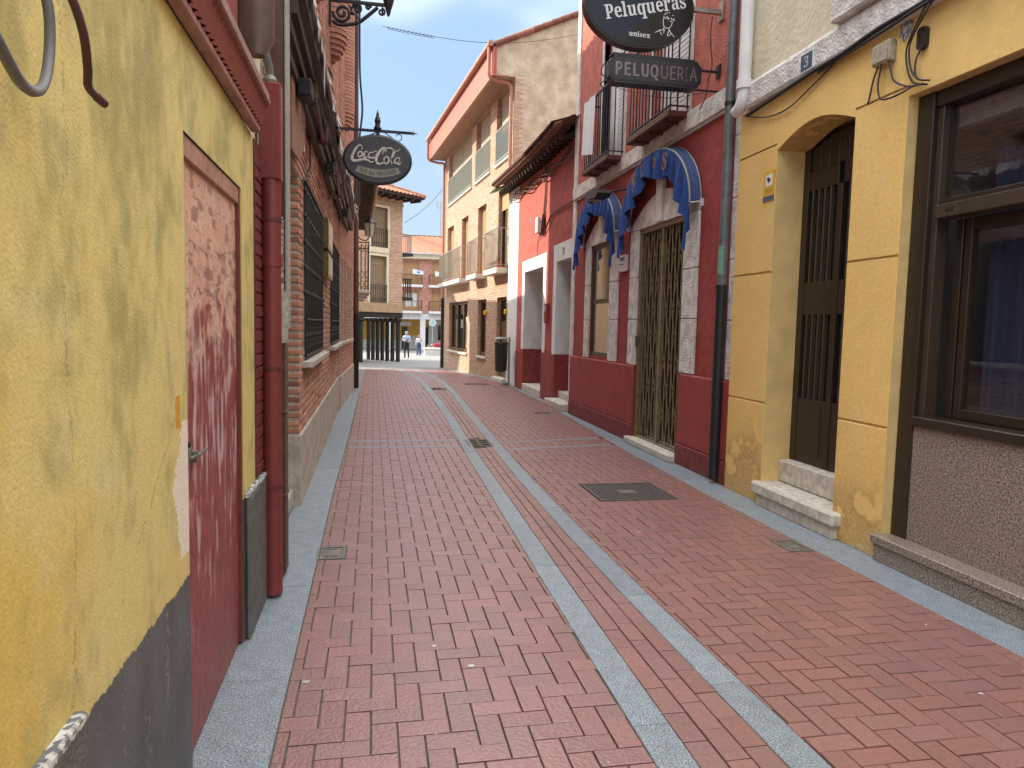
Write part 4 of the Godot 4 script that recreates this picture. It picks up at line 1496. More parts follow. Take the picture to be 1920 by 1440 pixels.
func railing(t: Node3D, x0: float, x1: float, y: float, h: float, out: float, step: float, m: Material, scrolls := false) -> Node3D:
	# a balcony railing: three sides of upright bars between two rails, each bar a piece of its own
	var rl := MB.new()
	var r: MeshInstance3D
	for q in [[y + 0.05, 0.016], [y + h, 0.026]]:
		rl = MB.new()
		rl.box(Vector3(x0, q[0], out - 0.012), Vector3(x1, q[0] + q[1], out + 0.012))
		rl.box(Vector3(x0, q[0] + 0.001, 0.0), Vector3(x0 + 0.02, q[0] + q[1] - 0.001, out - 0.0125))
		rl.box(Vector3(x1 - 0.02, q[0] + 0.001, 0.0), Vector3(x1, q[0] + q[1] - 0.001, out - 0.0125))
		if r == null:
			r = part("railing", rl, m, t)
		else:
			part("hand_rail", rl, m, r)
	var n := int((x1 - x0) / step)
	var bar := MB.new()
	bar.box(Vector3(-0.007, y + 0.01, -0.007), Vector3(0.007, y + h, 0.007))
	var bm := bar.mesh()
	for i in n + 1:
		var b := part("bar", bm, m, r)
		b.position = Vector3(lerpf(x0 + 0.008, x1 - 0.008, float(i) / n), 0, out)
	var ns := maxi(int(out / step), 1)
	for i in ns:
		for e in [x0 + 0.01, x1 - 0.01]:
			var b := part("bar", bm, m, r)
			b.position = Vector3(e, 0, out * (i + 0.3) / ns)
	if scrolls:
		var sc := MB.new()
		for i in n:
			var cx := lerpf(x0, x1, (i + 0.5) / n)
			for yy in [y + 0.17, y + h - 0.14]:
				var pts := []
				for k in 11:
					var a := TAU * k / 10.0
					pts.append(Vector3(cx + cos(a) * step * 0.42, yy + sin(a) * 0.07, out))
				sc.tube(pts, 0.008, 5)
		for i in ns:
			var cz := out * (i + 0.5) / ns
			for yy in [y + 0.17, y + 0.4, y + h - 0.14]:
				var pts := []
				for k in 11:
					var a := TAU * k / 10.0
					pts.append(Vector3(x0 + 0.01, yy + sin(a) * 0.08, cz + cos(a) * out / ns * 0.4))
				sc.tube(pts, 0.009, 5)
		part("scrolls", sc, m, r)
	return r

func right_materials() -> void:
	mat("cream_plain", lin(0.76, 0.68, 0.50), 0.85, T.soft, 2.0, T.fine_bump, 0.25)
	mat("primer", lin(0.50, 0.26, 0.19), 0.6, T.dirty, 0.5)
	mat("maroon_dark", lin(0.15, 0.032, 0.03), 0.6, T.dirty, 0.4)
	mat("maroon_brick", lin(0.20, 0.038, 0.035), 0.6, T.dirty, 0.4, T.fine_bump, 0.4)
	mat("arch_brick", lin(0.36, 0.19, 0.12), 0.85, T.dirty, 0.5, T.coarse_bump, 0.6)
	mat("tile_plain", lin(0.38, 0.18, 0.11), 0.9, T.dirty, 1.2, T.coarse_bump, 0.6)
	mat("white_trim", lin(0.88, 0.84, 0.82), 0.8, T.dirty, 1.3, T.render_bump, 0.45)
	mat("white_rough", lin(0.88, 0.84, 0.82), 0.9, T.dirty, 0.9, T.pit_bump, 1.0)
	mat("white_smooth", lin(0.82, 0.81, 0.80), 0.6, T.soft, 1.6)
	mat("white_limewash", lin(0.82, 0.81, 0.79), 0.85, T.soft, 1.4, T.coarse_bump, 0.25)
	mat("brown_frame", lin(0.032, 0.021, 0.014), 0.36, T.soft, 0.9)
	mat("brown_frame_light", lin(0.06, 0.040, 0.026), 0.38, T.soft, 0.9)
	mat("brown_door", lin(0.034, 0.020, 0.012), 0.42, T.soft, 0.6)
	mat("step_stone", lin(0.72, 0.67, 0.60), 0.8, T.dirty, 0.5, T.pit_bump, 0.5)
	mat("step_riser", lin(0.72, 0.67, 0.60), 0.85, T.dirty, 0.5, T.pit_bump, 0.4)
	mat("curtain", lin(0.014, 0.018, 0.05), 0.85)
	mat("maroon_wall", lin(0.35, 0.055, 0.047), 0.8, T.soft, 1.8, T.coarse_bump, 0.3)
	mat("maroon_plinth", lin(0.36, 0.058, 0.05), 0.72, T.soft, 1.2, T.render_bump, 0.45)
	mat("maroon_foot", lin(0.27, 0.05, 0.047), 0.8, T.dirty, 0.8, T.pit_bump, 1.0)
	mat("brick_red_wall", lin(0.60, 0.17, 0.125), 0.85, T.dirty, 1.5, T.render_bump, 0.7)
	mat("cottage_red", lin(0.52, 0.105, 0.08), 0.8, T.dirty, 1.6, T.wavy, 0.5)
	mat("cottage_plinth", lin(0.36, 0.06, 0.055), 0.75, T.dirty, 1.0, T.coarse_bump, 0.2)
	mat("bronze_gate", lin(0.36, 0.28, 0.16), 0.36, T.dirty, 0.5, null, 1, 0.35)
	mat("grey_pipe", lin(0.20, 0.22, 0.235), 0.42, T.dirty, 0.8, null, 1, 0.3)
	mat("black_pipe", lin(0.022, 0.024, 0.028), 0.38, T.dirty, 0.8)
	mat("blue_cloth", lin(0.03, 0.10, 0.40), 0.8, T.dirty, 0.8, T.wavy, 0.4)
	mat("blue_top", lin(0.07, 0.11, 0.30), 0.85, T.dirty, 0.5)
	mat("faded_letter", lin(0.36, 0.23, 0.12), 0.8, T.dirty, 0.2)
	mat("shutter_tan", lin(0.50, 0.29, 0.13), 0.6, T.soft, 0.7)
	mat("shutter_beige", lin(0.44, 0.35, 0.25), 0.65, T.soft, 0.8)
	mat("blind_white", lin(0.68, 0.67, 0.65), 0.6)
	mat("rail_grey", lin(0.30, 0.32, 0.29), 0.5, null, 1, null, 1, 0.3)
	mat("rail_panel", lin(0.30, 0.33, 0.31), 0.35, T.soft, 0.7)
	mat("fascia_red", lin(0.52, 0.125, 0.075), 0.6, T.soft, 1.5)
	mat("soffit", lin(0.36, 0.22, 0.15), 0.7, T.soft, 1.5)
	mat("copper_gutter", lin(0.50, 0.235, 0.15), 0.45, T.soft, 0.8)
	mat("gable_render", lin(0.70, 0.58, 0.43), 0.9, T.dirty, 2.6, T.render_bump, 0.5)
	mat("slab_white", lin(0.66, 0.62, 0.55), 0.75, T.soft, 1.0)
	mat("window_wood", lin(0.16, 0.085, 0.035), 0.5, T.dirty, 0.6)
	mat("timber_black", lin(0.028, 0.02, 0.016), 0.75, T.dirty, 0.8)
	mat("sandstone", lin(0.52, 0.38, 0.24), 0.85, T.dirty, 1.6, T.coarse_bump, 0.3)
	mat("pink_brick_far", lin(0.66, 0.34, 0.26), 0.85, T.dirty, 1.8)
	mat("yellow_far", lin(0.78, 0.48, 0.09), 0.8, T.soft, 2.0)
	mat("number_blue", lin(0.075, 0.115, 0.16), 0.35)
	mat("sticker_yellow", lin(0.72, 0.42, 0.03), 0.4)
	mat("solar_glass", lin(0.50, 0.44, 0.38), 0.05, null, 1, null, 1, 0.85)
	mat("ink", lin(0.02, 0.02, 0.022), 0.5)
	mat("gloss_black", lin(0.012, 0.012, 0.014), 0.12)
	mat("panel_dark", lin(0.028, 0.026, 0.032), 0.3)
	mat("letter_white", lin(0.62, 0.61, 0.60), 0.5)
	mat("letter_dull", lin(0.26, 0.21, 0.225), 0.6, T.dirty, 0.3)
	mat("letter_pink", lin(0.24, 0.15, 0.165), 0.6, T.dirty, 0.3)

const RIGHT := -PI / 2     # local x runs towards the camera (it is world z), local z out from the wall

func mustard_house() -> void:
	var t := thing("mustard_house", "mustard yellow house with arched brown door and granite-based shop window", "house", Vector3(3.43, 0, 0), RIGHT)
	var door_hole := [-5.8, -4.77, -1, 3.27]
	var shop := [-4.24, -1.1, -1, 3.1]
	var core := MB.new()
	core.wall(-6.46, 2.6, 0, 3.6, [door_hole, shop], -0.012, -0.3)
	part("wall", core, M.mustard_wall, t)
	for band in [[0.0, 0.902], [0.918, 2.062], [2.078, 3.162]]:
		for xr in [[-6.46, -5.8], [-4.77, -4.24]]:
			var b := MB.new()
			b.cbox(Vector3(xr[0], band[0], -0.0115), Vector3(xr[1], band[1], 0), 0.004)
			part("wall_panel", b, M.mustard_wall, t)
	var top := MB.new()
	top.wall(-6.46, -4.24, 3.178, 3.6, [[-5.8, -4.77, 0, 3.27]], 0, -0.0115)
	part("wall_panel", top, M.mustard_wall, t)
	boxp("wall_panel", Vector3(-4.239, 3.102, -0.0115), Vector3(2.6, 3.6, 0), M.mustard_plain, t)
	boxp("wall_panel", Vector3(-1.1, 0, -0.0115), Vector3(2.6, 3.1, 0), M.mustard_plain, t)
	var arc := PackedVector2Array([Vector2(-4.77, 3.27), Vector2(-5.8, 3.27)])
	for k in 17:
		var u := k / 16.0
		arc.append(Vector2(lerpf(-5.8, -4.77, u), 3.115 + 0.13 * sin(PI * u)))
	var sp := MB.new()
	sp.ext(arc, -0.299, 0.0)
	part("door_arch", sp, M.mustard_wall, t)
	for e in [-5.799, -4.771]:
		var q := 0.001 if e < -5.0 else -0.001
		var rv := MB.new()
		rv.box(Vector3(minf(e, e + q), 0.0, -0.295), Vector3(maxf(e, e + q), 3.12, -0.004))
		part("door_reveal", rv, M.mustard_reveal, t)
	for rz in [[-4.24, 0.001], [-1.1, -0.001]]:
		boxp("window_reveal", Vector3(minf(rz[0], rz[0] + rz[1]), 0.0, -0.075), Vector3(maxf(rz[0], rz[0] + rz[1]), 3.1, -0.001), M.mustard_reveal, t)
	boxp("rear_body", Vector3(-6.46, 3.3, -6), Vector3(2.6, 5.6, -0.31), M.cream_plain, t)
	boxp("rear_body", Vector3(-6.46, 0, -6), Vector3(-4.3, 3.3, -0.6), M.room_dark, t)
	boxp("rear_body", Vector3(-1.05, 0, -6), Vector3(2.6, 3.3, -0.31), M.room_dark, t)
	boxp("rear_wall", Vector3(-4.3, 0, -2.4), Vector3(-1.05, 3.3, -2.2), M.room_dark, t)
	boxp("shop_floor", Vector3(-4.3, 0, -2.2), Vector3(-1.05, 0.12, -0.3), M.room_dark, t)
	boxp("shop_ceiling", Vector3(-4.3, 3.2, -2.2), Vector3(-1.05, 3.29, -0.3), M.room_dark, t)
	boxp("shop_side", Vector3(-4.3, 0.12, -2.2), Vector3(-4.25, 3.2, -0.3), M.room_dark, t)
	boxp("shop_side", Vector3(-1.1, 0.12, -2.2), Vector3(-1.05, 3.2, -0.3), M.room_dark, t)
	# upper floor
	boxp("upper_wall", Vector3(-6.46, 3.6, -0.3), Vector3(2.6, 5.6, -0.01), M.cream_plain, t)
	var cor := MB.new()
	cor.ext(PackedVector2Array([Vector2(0, 0), Vector2(0.035, 0.0), Vector2(0.05, 0.03), Vector2(0.05, 0.2), Vector2(0.03, 0.235), Vector2(0, 0.24)]), 0, 8.9)
	for i in cor.v.size():
		var p := cor.v[i]
		cor.v[i] = Vector3(2.6 - p.z, 3.6 + p.y, p.x)
		var q := cor.n[i]
		cor.n[i] = Vector3(-q.z, q.y, q.x)
	part("cornice", cor, M.white_rough, t)
	boxp("balcony_base", Vector3(-5.0, 3.842, -0.01), Vector3(-2.2, 4.3, 0.10), M.white_rough, t, 0.015)
	boxp("balcony_base", Vector3(-5.05, 4.3, -0.01), Vector3(-2.15, 4.4, 0.22), M.white_rough, t, 0.015)
	# white downpipe with its shoe
	var wp := MB.new()
	wp.cyl(Vector3(-6.30, 3.86, 0.07), Vector3(-6.30, 5.6, 0.07), 0.058, 0.058, 16)
	wp.cyl(Vector3(-6.30, 3.78, 0.07), Vector3(-6.30, 3.86, 0.07), 0.072, 0.072, 16)
	wp.tube(catmull([Vector3(-6.30, 3.78, 0.07), Vector3(-6.305, 3.70, 0.075), Vector3(-6.34, 3.63, 0.08), Vector3(-6.42, 3.60, 0.08)], 5), 0.055, 14)
	part("downpipe", wp, M.white_smooth, t)
	# door
	var door := MB.new()
	var dp := PackedVector2Array([Vector2(-5.8, 0.41), Vector2(-4.77, 0.41)])
	for k in 17:
		var u := k / 16.0
		dp.append(Vector2(lerpf(-4.77, -5.8, u), 3.09 + 0.12 * sin(PI * u)))
	door.ext(dp, -0.36, -0.31)
	var dr := part("door", door, M.dark_glass, t)
	for q in [[-5.8, -5.72, 0.41, 3.12], [-4.85, -4.77, 0.41, 3.12], [-5.32, -5.25, 0.41, 2.76]]:
		boxp("stile", Vector3(q[0], q[2], -0.309), Vector3(q[1], q[3], -0.27), M.brown_door, dr, 0.004)
	for q in [[0.41, 0.97], [1.70, 1.98], [2.76, 2.93]]:
		boxp("rail", Vector3(-5.719, q[0], -0.309), Vector3(-5.321, q[1], -0.276), M.brown_door, dr, 0.006)
		boxp("rail", Vector3(-5.249, q[0], -0.309), Vector3(-4.851, q[1], -0.276), M.brown_door, dr, 0.006)
	boxp("panel", Vector3(-5.66, 0.5, -0.2765), Vector3(-5.38, 0.92, -0.270), M.brown_door, dr, 0.004)
	boxp("panel", Vector3(-5.19, 0.5, -0.2765), Vector3(-4.91, 0.92, -0.270), M.brown_door, dr, 0.004)
	for yr in [[0.98, 1.70], [1.98, 2.76]]:
		for i in 11:
			var bx := -5.66 + i * 0.082
			if bx > -5.34 and bx < -5.23:
				continue
			boxp("door_bar", Vector3(bx - 0.011, yr[0] - 0.01, -0.30), Vector3(bx + 0.011, yr[1] + 0.01, -0.276), M.brown_frame_light, dr, 0.004)
	for i in 7:
		var bx := -5.71 + i * 0.125
		boxp("arch_plank", Vector3(bx, 2.931, -0.309), Vector3(bx + 0.118, 3.09 + 0.10 * sin(PI * (bx + 5.8 + 0.06) / 1.03), -0.285), M.brown_door, dr, 0.005)
	# steps
	boxp("step_riser", Vector3(-5.79, 0, -0.3), Vector3(-4.70, 0.10, 0.045), M.step_riser, t, 0.006)
	var tread := MB.new()
	tread.cbox(Vector3(-5.84, 0.101, -0.3), Vector3(-4.66, 0.205, 0.075), 0.016)
	part("step", tread, M.step_stone, t)
	var tread2 := MB.new()
	tread2.cbox(Vector3(-5.795, 0.206, -0.37), Vector3(-4.775, 0.405, -0.17), 0.014)
	part("step", tread2, M.step_stone, t)
	# shop window
	var fr := Node3D.new()
	fr.name = "shop_window"
	t.add_child(fr)
	boxp("jamb", Vector3(-4.238, 0.165, -0.16), Vector3(-4.10, 3.1, -0.075), M.brown_frame, fr, 0.005)
	boxp("jamb", Vector3(-4.10, 0.97, -0.20), Vector3(-4.05, 3.05, -0.11), M.brown_frame_light, fr, 0.004)
	boxp("jamb", Vector3(-1.24, 0.165, -0.16), Vector3(-1.102, 3.1, -0.075), M.brown_frame, fr, 0.005)
	boxp("head", Vector3(-4.10, 3.0, -0.19), Vector3(-1.24, 3.099, -0.09), M.brown_frame, fr, 0.005)
	boxp("transom", Vector3(-4.049, 2.29, -0.21), Vector3(-1.24, 2.375, -0.085), M.brown_frame_light, fr, 0.005)
	boxp("transom", Vector3(-4.049, 2.376, -0.19), Vector3(-1.24, 2.41, -0.11), M.brown_frame, fr, 0.004)
	for bx in [-3.96, -3.38, -2.7, -2.0]:
		boxp("drain_slot", Vector3(bx, 2.325, -0.086), Vector3(bx + 0.06, 2.345, -0.082), M.black, fr)
	boxp("sill", Vector3(-4.10, 0.952, -0.26), Vector3(-1.24, 1.015, -0.055), M.brown_frame, fr, 0.006)
	for q in [-4.0, -3.93, -2.66, -2.58, -1.4]:
		boxp("sash_stile", Vector3(q, 1.02, -0.27), Vector3(q + 0.055, 2.285, -0.215), M.brown_frame, fr, 0.004)
	boxp("sash_rail", Vector3(-3.87, 1.02, -0.27), Vector3(-2.66, 1.085, -0.214), M.brown_frame, fr, 0.004)
	boxp("sash_rail", Vector3(-3.87, 2.20, -0.27), Vector3(-2.66, 2.285, -0.214), M.brown_frame, fr, 0.004)
	boxp("sash_rail", Vector3(-2.52, 1.02, -0.27), Vector3(-1.4, 1.085, -0.214), M.brown_frame, fr, 0.004)
	boxp("sash_rail", Vector3(-2.52, 2.20, -0.27), Vector3(-1.4, 2.285, -0.214), M.brown_frame, fr, 0.004)
	boxp("pane", Vector3(-4.05, 2.41, -0.165), Vector3(-1.24, 3.0, -0.159), M.glass, fr)
	boxp("pane", Vector3(-3.875, 1.085, -0.245), Vector3(-2.66, 2.20, -0.239), M.glass, fr)
	boxp("pane", Vector3(-2.525, 1.085, -0.245), Vector3(-1.4, 2.20, -0.239), M.glass, fr)
	boxp("roller_box", Vector3(-4.05, 2.86, -0.5), Vector3(-1.24, 2.99, -0.22), M.grey_pipe, fr, 0.01)
	for c in [[-3.865, -2.62], [-2.5, -1.3]]:
		var cu := MB.new()
		var n := 70
		for i in n:
			var x0 := lerpf(c[0], c[1], float(i) / n)
			var x1 := lerpf(c[0], c[1], float(i + 1) / n)
			var z0 := -0.36 + 0.035 * sin(i * 0.55) + 0.01 * sin(i * 1.7)
			var z1 := -0.36 + 0.035 * sin((i + 1) * 0.55) + 0.01 * sin((i + 1) * 1.7)
			cu.quad(Vector3(x0, 0.9, z0), Vector3(x1, 0.9, z1), Vector3(x1, 2.7, z1), Vector3(x0, 2.7, z0))
		part("curtain", cu, M.curtain, fr)
	boxp("stall_riser", Vector3(-4.098, 0.181, -0.3), Vector3(-1.1, 0.951, -0.085), M.pink_granite, t)
	boxp("granite_ledge", Vector3(-4.27, 0.12, -0.3), Vector3(-0.9, 0.18, 0.062), M.pink_granite, t, 0.006)
	boxp("granite_base", Vector3(-4.25, 0, -0.3), Vector3(-0.92, 0.119, 0.045), M.pink_granite, t, 0.004)
	boxp("jamb_foot", Vector3(-4.238, 0.0, -0.29), Vector3(-4.10, 0.119, -0.075), M.room_dark, t)

func maroon_house() -> void:
	var t := thing("maroon_house", "maroon hairdresser's house with white stone surrounds and two iron balconies", "house", Vector3(3.5, 0, 0), RIGHT)
	var gate := [-9.17, -7.74, -1, 2.86]
	var win := [-11.33, -10.33, 1.1, 2.86]
	var d1 := [-11.0, -9.98, 4.02, 6.3]
	var d2 := [-8.95, -7.82, 4.02, 6.3]
	var w := MB.new()
	w.wall(-12.48, -6.465, 0, 3.78, [gate, win], 0, -0.32)
	part("wall", w, M.maroon_wall, t)
	w = MB.new()
	w.wall(-12.48, -6.465, 3.78, 7.9, [d1, d2], -0.003, -0.32)
	part("upper_wall", w, M.brick_red_wall, t)
	boxp("rear_body", Vector3(-12.48, 3.2, -6), Vector3(-6.465, 7.9, -0.6), M.room_dark, t)
	boxp("rear_body", Vector3(-12.48, 0, -6), Vector3(-6.465, 3.2, -0.75), M.room_dark, t)
	boxp("eaves", Vector3(-12.6, 7.9, -6), Vector3(-6.46, 8.0, 0.35), M.wood_dark, t)
	# string course
	boxp("string_course", Vector3(-12.45, 3.775, 0.0), Vector3(-6.66, 3.985, 0.05), M.white_rough, t, 0.008)
	boxp("string_course", Vector3(-12.44, 3.745, 0.0), Vector3(-6.67, 3.774, 0.03), M.white_trim, t, 0.006)
	# plinth in two lengths either side of the gate
	for q in [[-12.36, -9.19], [-7.71, -6.47]]:
		boxp("plinth", Vector3(q[0], 0.24, 0.0), Vector3(q[1], 1.045, 0.045), M.maroon_plinth, t, 0.012)
		boxp("plinth_foot", Vector3(q[0] - 0.004, 0.0, 0.0), Vector3(q[1] + 0.002, 0.238, 0.055), M.maroon_foot, t, 0.01)
	# white stones: corner strips and surrounds, block by block
	var y := 1.05
	var cols := [[-7.735, -7.37], [-9.47, -9.175], [-10.325, -9.96], [-11.60, -11.335]]
	for c in cols:
		y = 1.05
		var k := 0
		while y < 2.84:
			var e := minf(y + [0.62, 0.56, 0.64][k % 3], 2.86)
			if 2.86 - e < 0.15:
				e = 2.86
			boxp("surround_stone", Vector3(c[0], y + 0.004, 0.0), Vector3(c[1], e - 0.004, 0.035), M.white_rough, t, 0.008)
			y = e
			k += 1
	for c in [[-6.64, -6.47, 3.74]]:
		y = 1.05
		while y < c[2]:
			var e := minf(y + 0.6, c[2])
			boxp("quoin", Vector3(c[0], y + 0.004, 0.0), Vector3(c[1], e - 0.004, 0.03), M.white_rough, t, 0.008)
			y = e
	boxp("corner_strip", Vector3(-12.49, 0.0, -0.3), Vector3(-12.30, 7.9, 0.025), M.white_trim, t, 0.008)
	# lintels with a curved top, and keystones
	for q in [[-9.47, -7.37, -8.455], [-11.60, -9.96, -10.78]]:
		var lp := PackedVector2Array([Vector2(q[0], 2.864), Vector2(q[1], 2.864)])
		for k in 15:
			var u := k / 14.0
			lp.append(Vector2(lerpf(q[1], q[0], u), 2.92 + 0.33 * sin(PI * u)))
		var l := MB.new()
		l.ext(lp, 0.0, 0.032)
		part("lintel", l, M.white_trim, t)
		boxp("keystone", Vector3(q[2] - 0.1, 2.862, 0.0), Vector3(q[2] + 0.1, 3.44, 0.062), M.white_trim, t, 0.01)
	# shop window
	var wn := Node3D.new()
	wn.name = "shop_window"
	t.add_child(wn)
	for q in [[-11.33, -11.27, 1.1, 2.86], [-10.39, -10.33, 1.1, 2.86]]:
		boxp("jamb", Vector3(q[0], q[2], -0.08), Vector3(q[1], q[3], -0.012), M.brown_frame_light, wn, 0.004)
	for q in [[1.1, 1.16], [2.79, 2.86], [1.93, 2.0]]:
		boxp("rail", Vector3(-11.26, q[0], -0.08), Vector3(-10.40, q[1], -0.014), M.brown_frame_light, wn, 0.004)
	boxp("pane", Vector3(-11.26, 1.16, -0.06), Vector3(-10.40, 2.79, -0.035), M.solar_glass, wn)
	# lattice gate with the door behind it
	boxp("door_behind", Vector3(-9.17, 0.1, -0.5), Vector3(-7.74, 2.86, -0.42), M.brown_door, t)
	boxp("gate_reveal", Vector3(-9.169, 0.09, -0.42), Vector3(-9.15, 2.855, -0.101), M.brown_frame_light, t)
	boxp("gate_reveal", Vector3(-7.76, 0.09, -0.42), Vector3(-7.741, 2.855, -0.101), M.brown_frame_light, t)
	boxp("doorstep", Vector3(-9.23, 0.0, -0.24), Vector3(-7.70, 0.085, 0.13), M.step_stone, t, 0.012)
	var gf := MB.new()
	gf.cbox(Vector3(-9.17, 0.085, -0.10), Vector3(-9.12, 2.86, 0.0), 0.004)
	gf.cbox(Vector3(-7.79, 0.085, -0.10), Vector3(-7.74, 2.86, 0.0), 0.004)
	gf.cbox(Vector3(-9.12, 2.80, -0.10), Vector3(-7.79, 2.86, 0.0), 0.004)
	gf.cbox(Vector3(-9.12, 0.086, -0.08), Vector3(-7.79, 0.115, -0.02), 0.004)
	var g := part("folding_gate", gf, M.bronze_gate, t)
	var ub := MB.new()
	ub.cbox(Vector3(-0.012, 0.12, -0.006), Vector3(0.012, 2.80, 0.006), 0.002)
	var ubm := ub.mesh()
	var n := 14
	for i in n:
		var b := part("gate_bar", ubm, M.bronze_gate, g)
		b.position = Vector3(lerpf(-9.08, -7.83, i / float(n - 1)), 0, -0.045)
	boxp("meeting_stile", Vector3(-8.49, 0.12, -0.07), Vector3(-8.43, 2.80, -0.012), M.bronze_gate, g, 0.004)
	var dx := 1.25 / (n - 1)
	for i in n - 1:
		var lat := MB.new()
		var bx := -9.08 + i * dx
		for k in 8:
			var y0 := 0.18 + k * 0.325
			var s := 1.0 if (i + k) % 2 else -1.0
			var a := Vector3(bx, y0 if s > 0 else y0 + 0.3, -0.027)
			var b := Vector3(bx + dx, y0 + 0.3 if s > 0 else y0, -0.027)
			lat.cyl(a, b, 0.005, 0.005, 5, false)
		part("lattice_strip", lat, M.bronze_gate, g)
	var lock := MB.new()
	lock.cbox(Vector3(-9.19, 1.32, -0.02), Vector3(-9.12, 1.45, 0.03), 0.004)
	part("lock_box", lock, M.iron, g)
	# balconies
	var di := 0
	for q in [[-11.15, -9.92, d1], [-9.11, -7.75, d2]]:
		boxp("balcony_slab", Vector3(q[0], 3.93, 0.0), Vector3(q[1], 4.0, 0.26), M.maroon_dark, t, 0.006)
		boxp("balcony_edge", Vector3(q[0] - 0.01, 3.94, 0.26), Vector3(q[1] + 0.01, 4.012, 0.275), M.rust_edge, t, 0.004)
		for e in 3:
			boxp("slab_rib", Vector3(lerpf(q[0], q[1], (e + 0.5) / 3.0) - 0.015, 3.905, 0.05), Vector3(lerpf(q[0], q[1], (e + 0.5) / 3.0) + 0.015, 3.93, 0.25), M.maroon_dark, t)
		railing(t, q[0] + 0.02, q[1] - 0.02, 4.0, 1.0, 0.24, 0.105, M.black_iron)
		var dd: Array = q[2]
		var dn := Node3D.new()
		dn.name = "balcony_door"
		t.add_child(dn, true)
		boxp("door_leaf", Vector3(dd[0], dd[2], -0.16), Vector3(dd[1], dd[3], -0.12), M.white_smooth, dn)
		boxp("door_frame", Vector3(dd[0] - 0.07, dd[2] - 0.01, -0.1), Vector3(dd[0], dd[3] + 0.07, 0.012), M.white_trim, dn, 0.005)
		boxp("door_frame", Vector3(dd[1], dd[2] - 0.01, -0.1), Vector3(dd[1] + 0.07, dd[3] + 0.07, 0.012), M.white_trim, dn, 0.005)
		for i in 38:
			boxp("shutter_slat", Vector3(dd[0] + (0.34 if di else 0.42), dd[2] + 0.02 + i * 0.058, -0.119), Vector3(dd[1] - 0.02, dd[2] + 0.072 + i * 0.058, -0.10), M.blind_white, dn, 0.006)
		di += 1
	# grey downpipe with black foot
	var gp := MB.new()
	gp.cyl(Vector3(-6.66, 1.98, 0.09), Vector3(-6.66, 7.9, 0.09), 0.046, 0.046, 16)
	for yy in [2.44, 3.3, 4.32, 5.3]:
		gp.cyl(Vector3(-6.66, yy, 0.09), Vector3(-6.66, yy + 0.02, 0.09), 0.0495, 0.0495, 16)
	var p := part("downpipe", gp, M.grey_pipe, t)
	gp = MB.new()
	gp.cyl(Vector3(-6.66, 0.05, 0.09), Vector3(-6.66, 1.98, 0.09), 0.053, 0.053, 16)
	gp.cyl(Vector3(-6.66, 1.93, 0.09), Vector3(-6.66, 2.0, 0.09), 0.06, 0.06, 16)
	gp.cyl(Vector3(-6.66, 0.86, 0.09), Vector3(-6.66, 0.92, 0.09), 0.057, 0.057, 16)
	part("pipe_foot", gp, M.black_pipe, p)
	var br := MB.new()
	br.cyl(Vector3(-6.66, 3.74, 0.09), Vector3(-6.66, 3.775, 0.09), 0.053, 0.053, 16)
	br.cyl(Vector3(-6.60, 3.757, 0.08), Vector3(-6.47, 3.757, 0.05), 0.014, 0.014, 8)
	br.cyl(Vector3(-6.72, 3.757, 0.08), Vector3(-6.77, 3.757, 0.0), 0.01, 0.01, 8)
	part("pipe_clamp", br, M.black_pipe, p)
	var stk := MB.new()
	for k in 6:
		var a0 := PI * (0.15 + 0.5 * k / 6.0)
		var a1 := PI * (0.15 + 0.5 * (k + 1) / 6.0)
		stk.quad(Vector3(-6.66 + cos(a1) * 0.0475, 2.10, 0.09 + sin(a1) * 0.0475), Vector3(-6.66 + cos(a0) * 0.0475, 2.10, 0.09 + sin(a0) * 0.0475), Vector3(-6.66 + cos(a0) * 0.0475, 2.38, 0.09 + sin(a0) * 0.0475), Vector3(-6.66 + cos(a1) * 0.0475, 2.38, 0.09 + sin(a1) * 0.0475))
	part("green_sticker", stk, M.sticker_green, p)

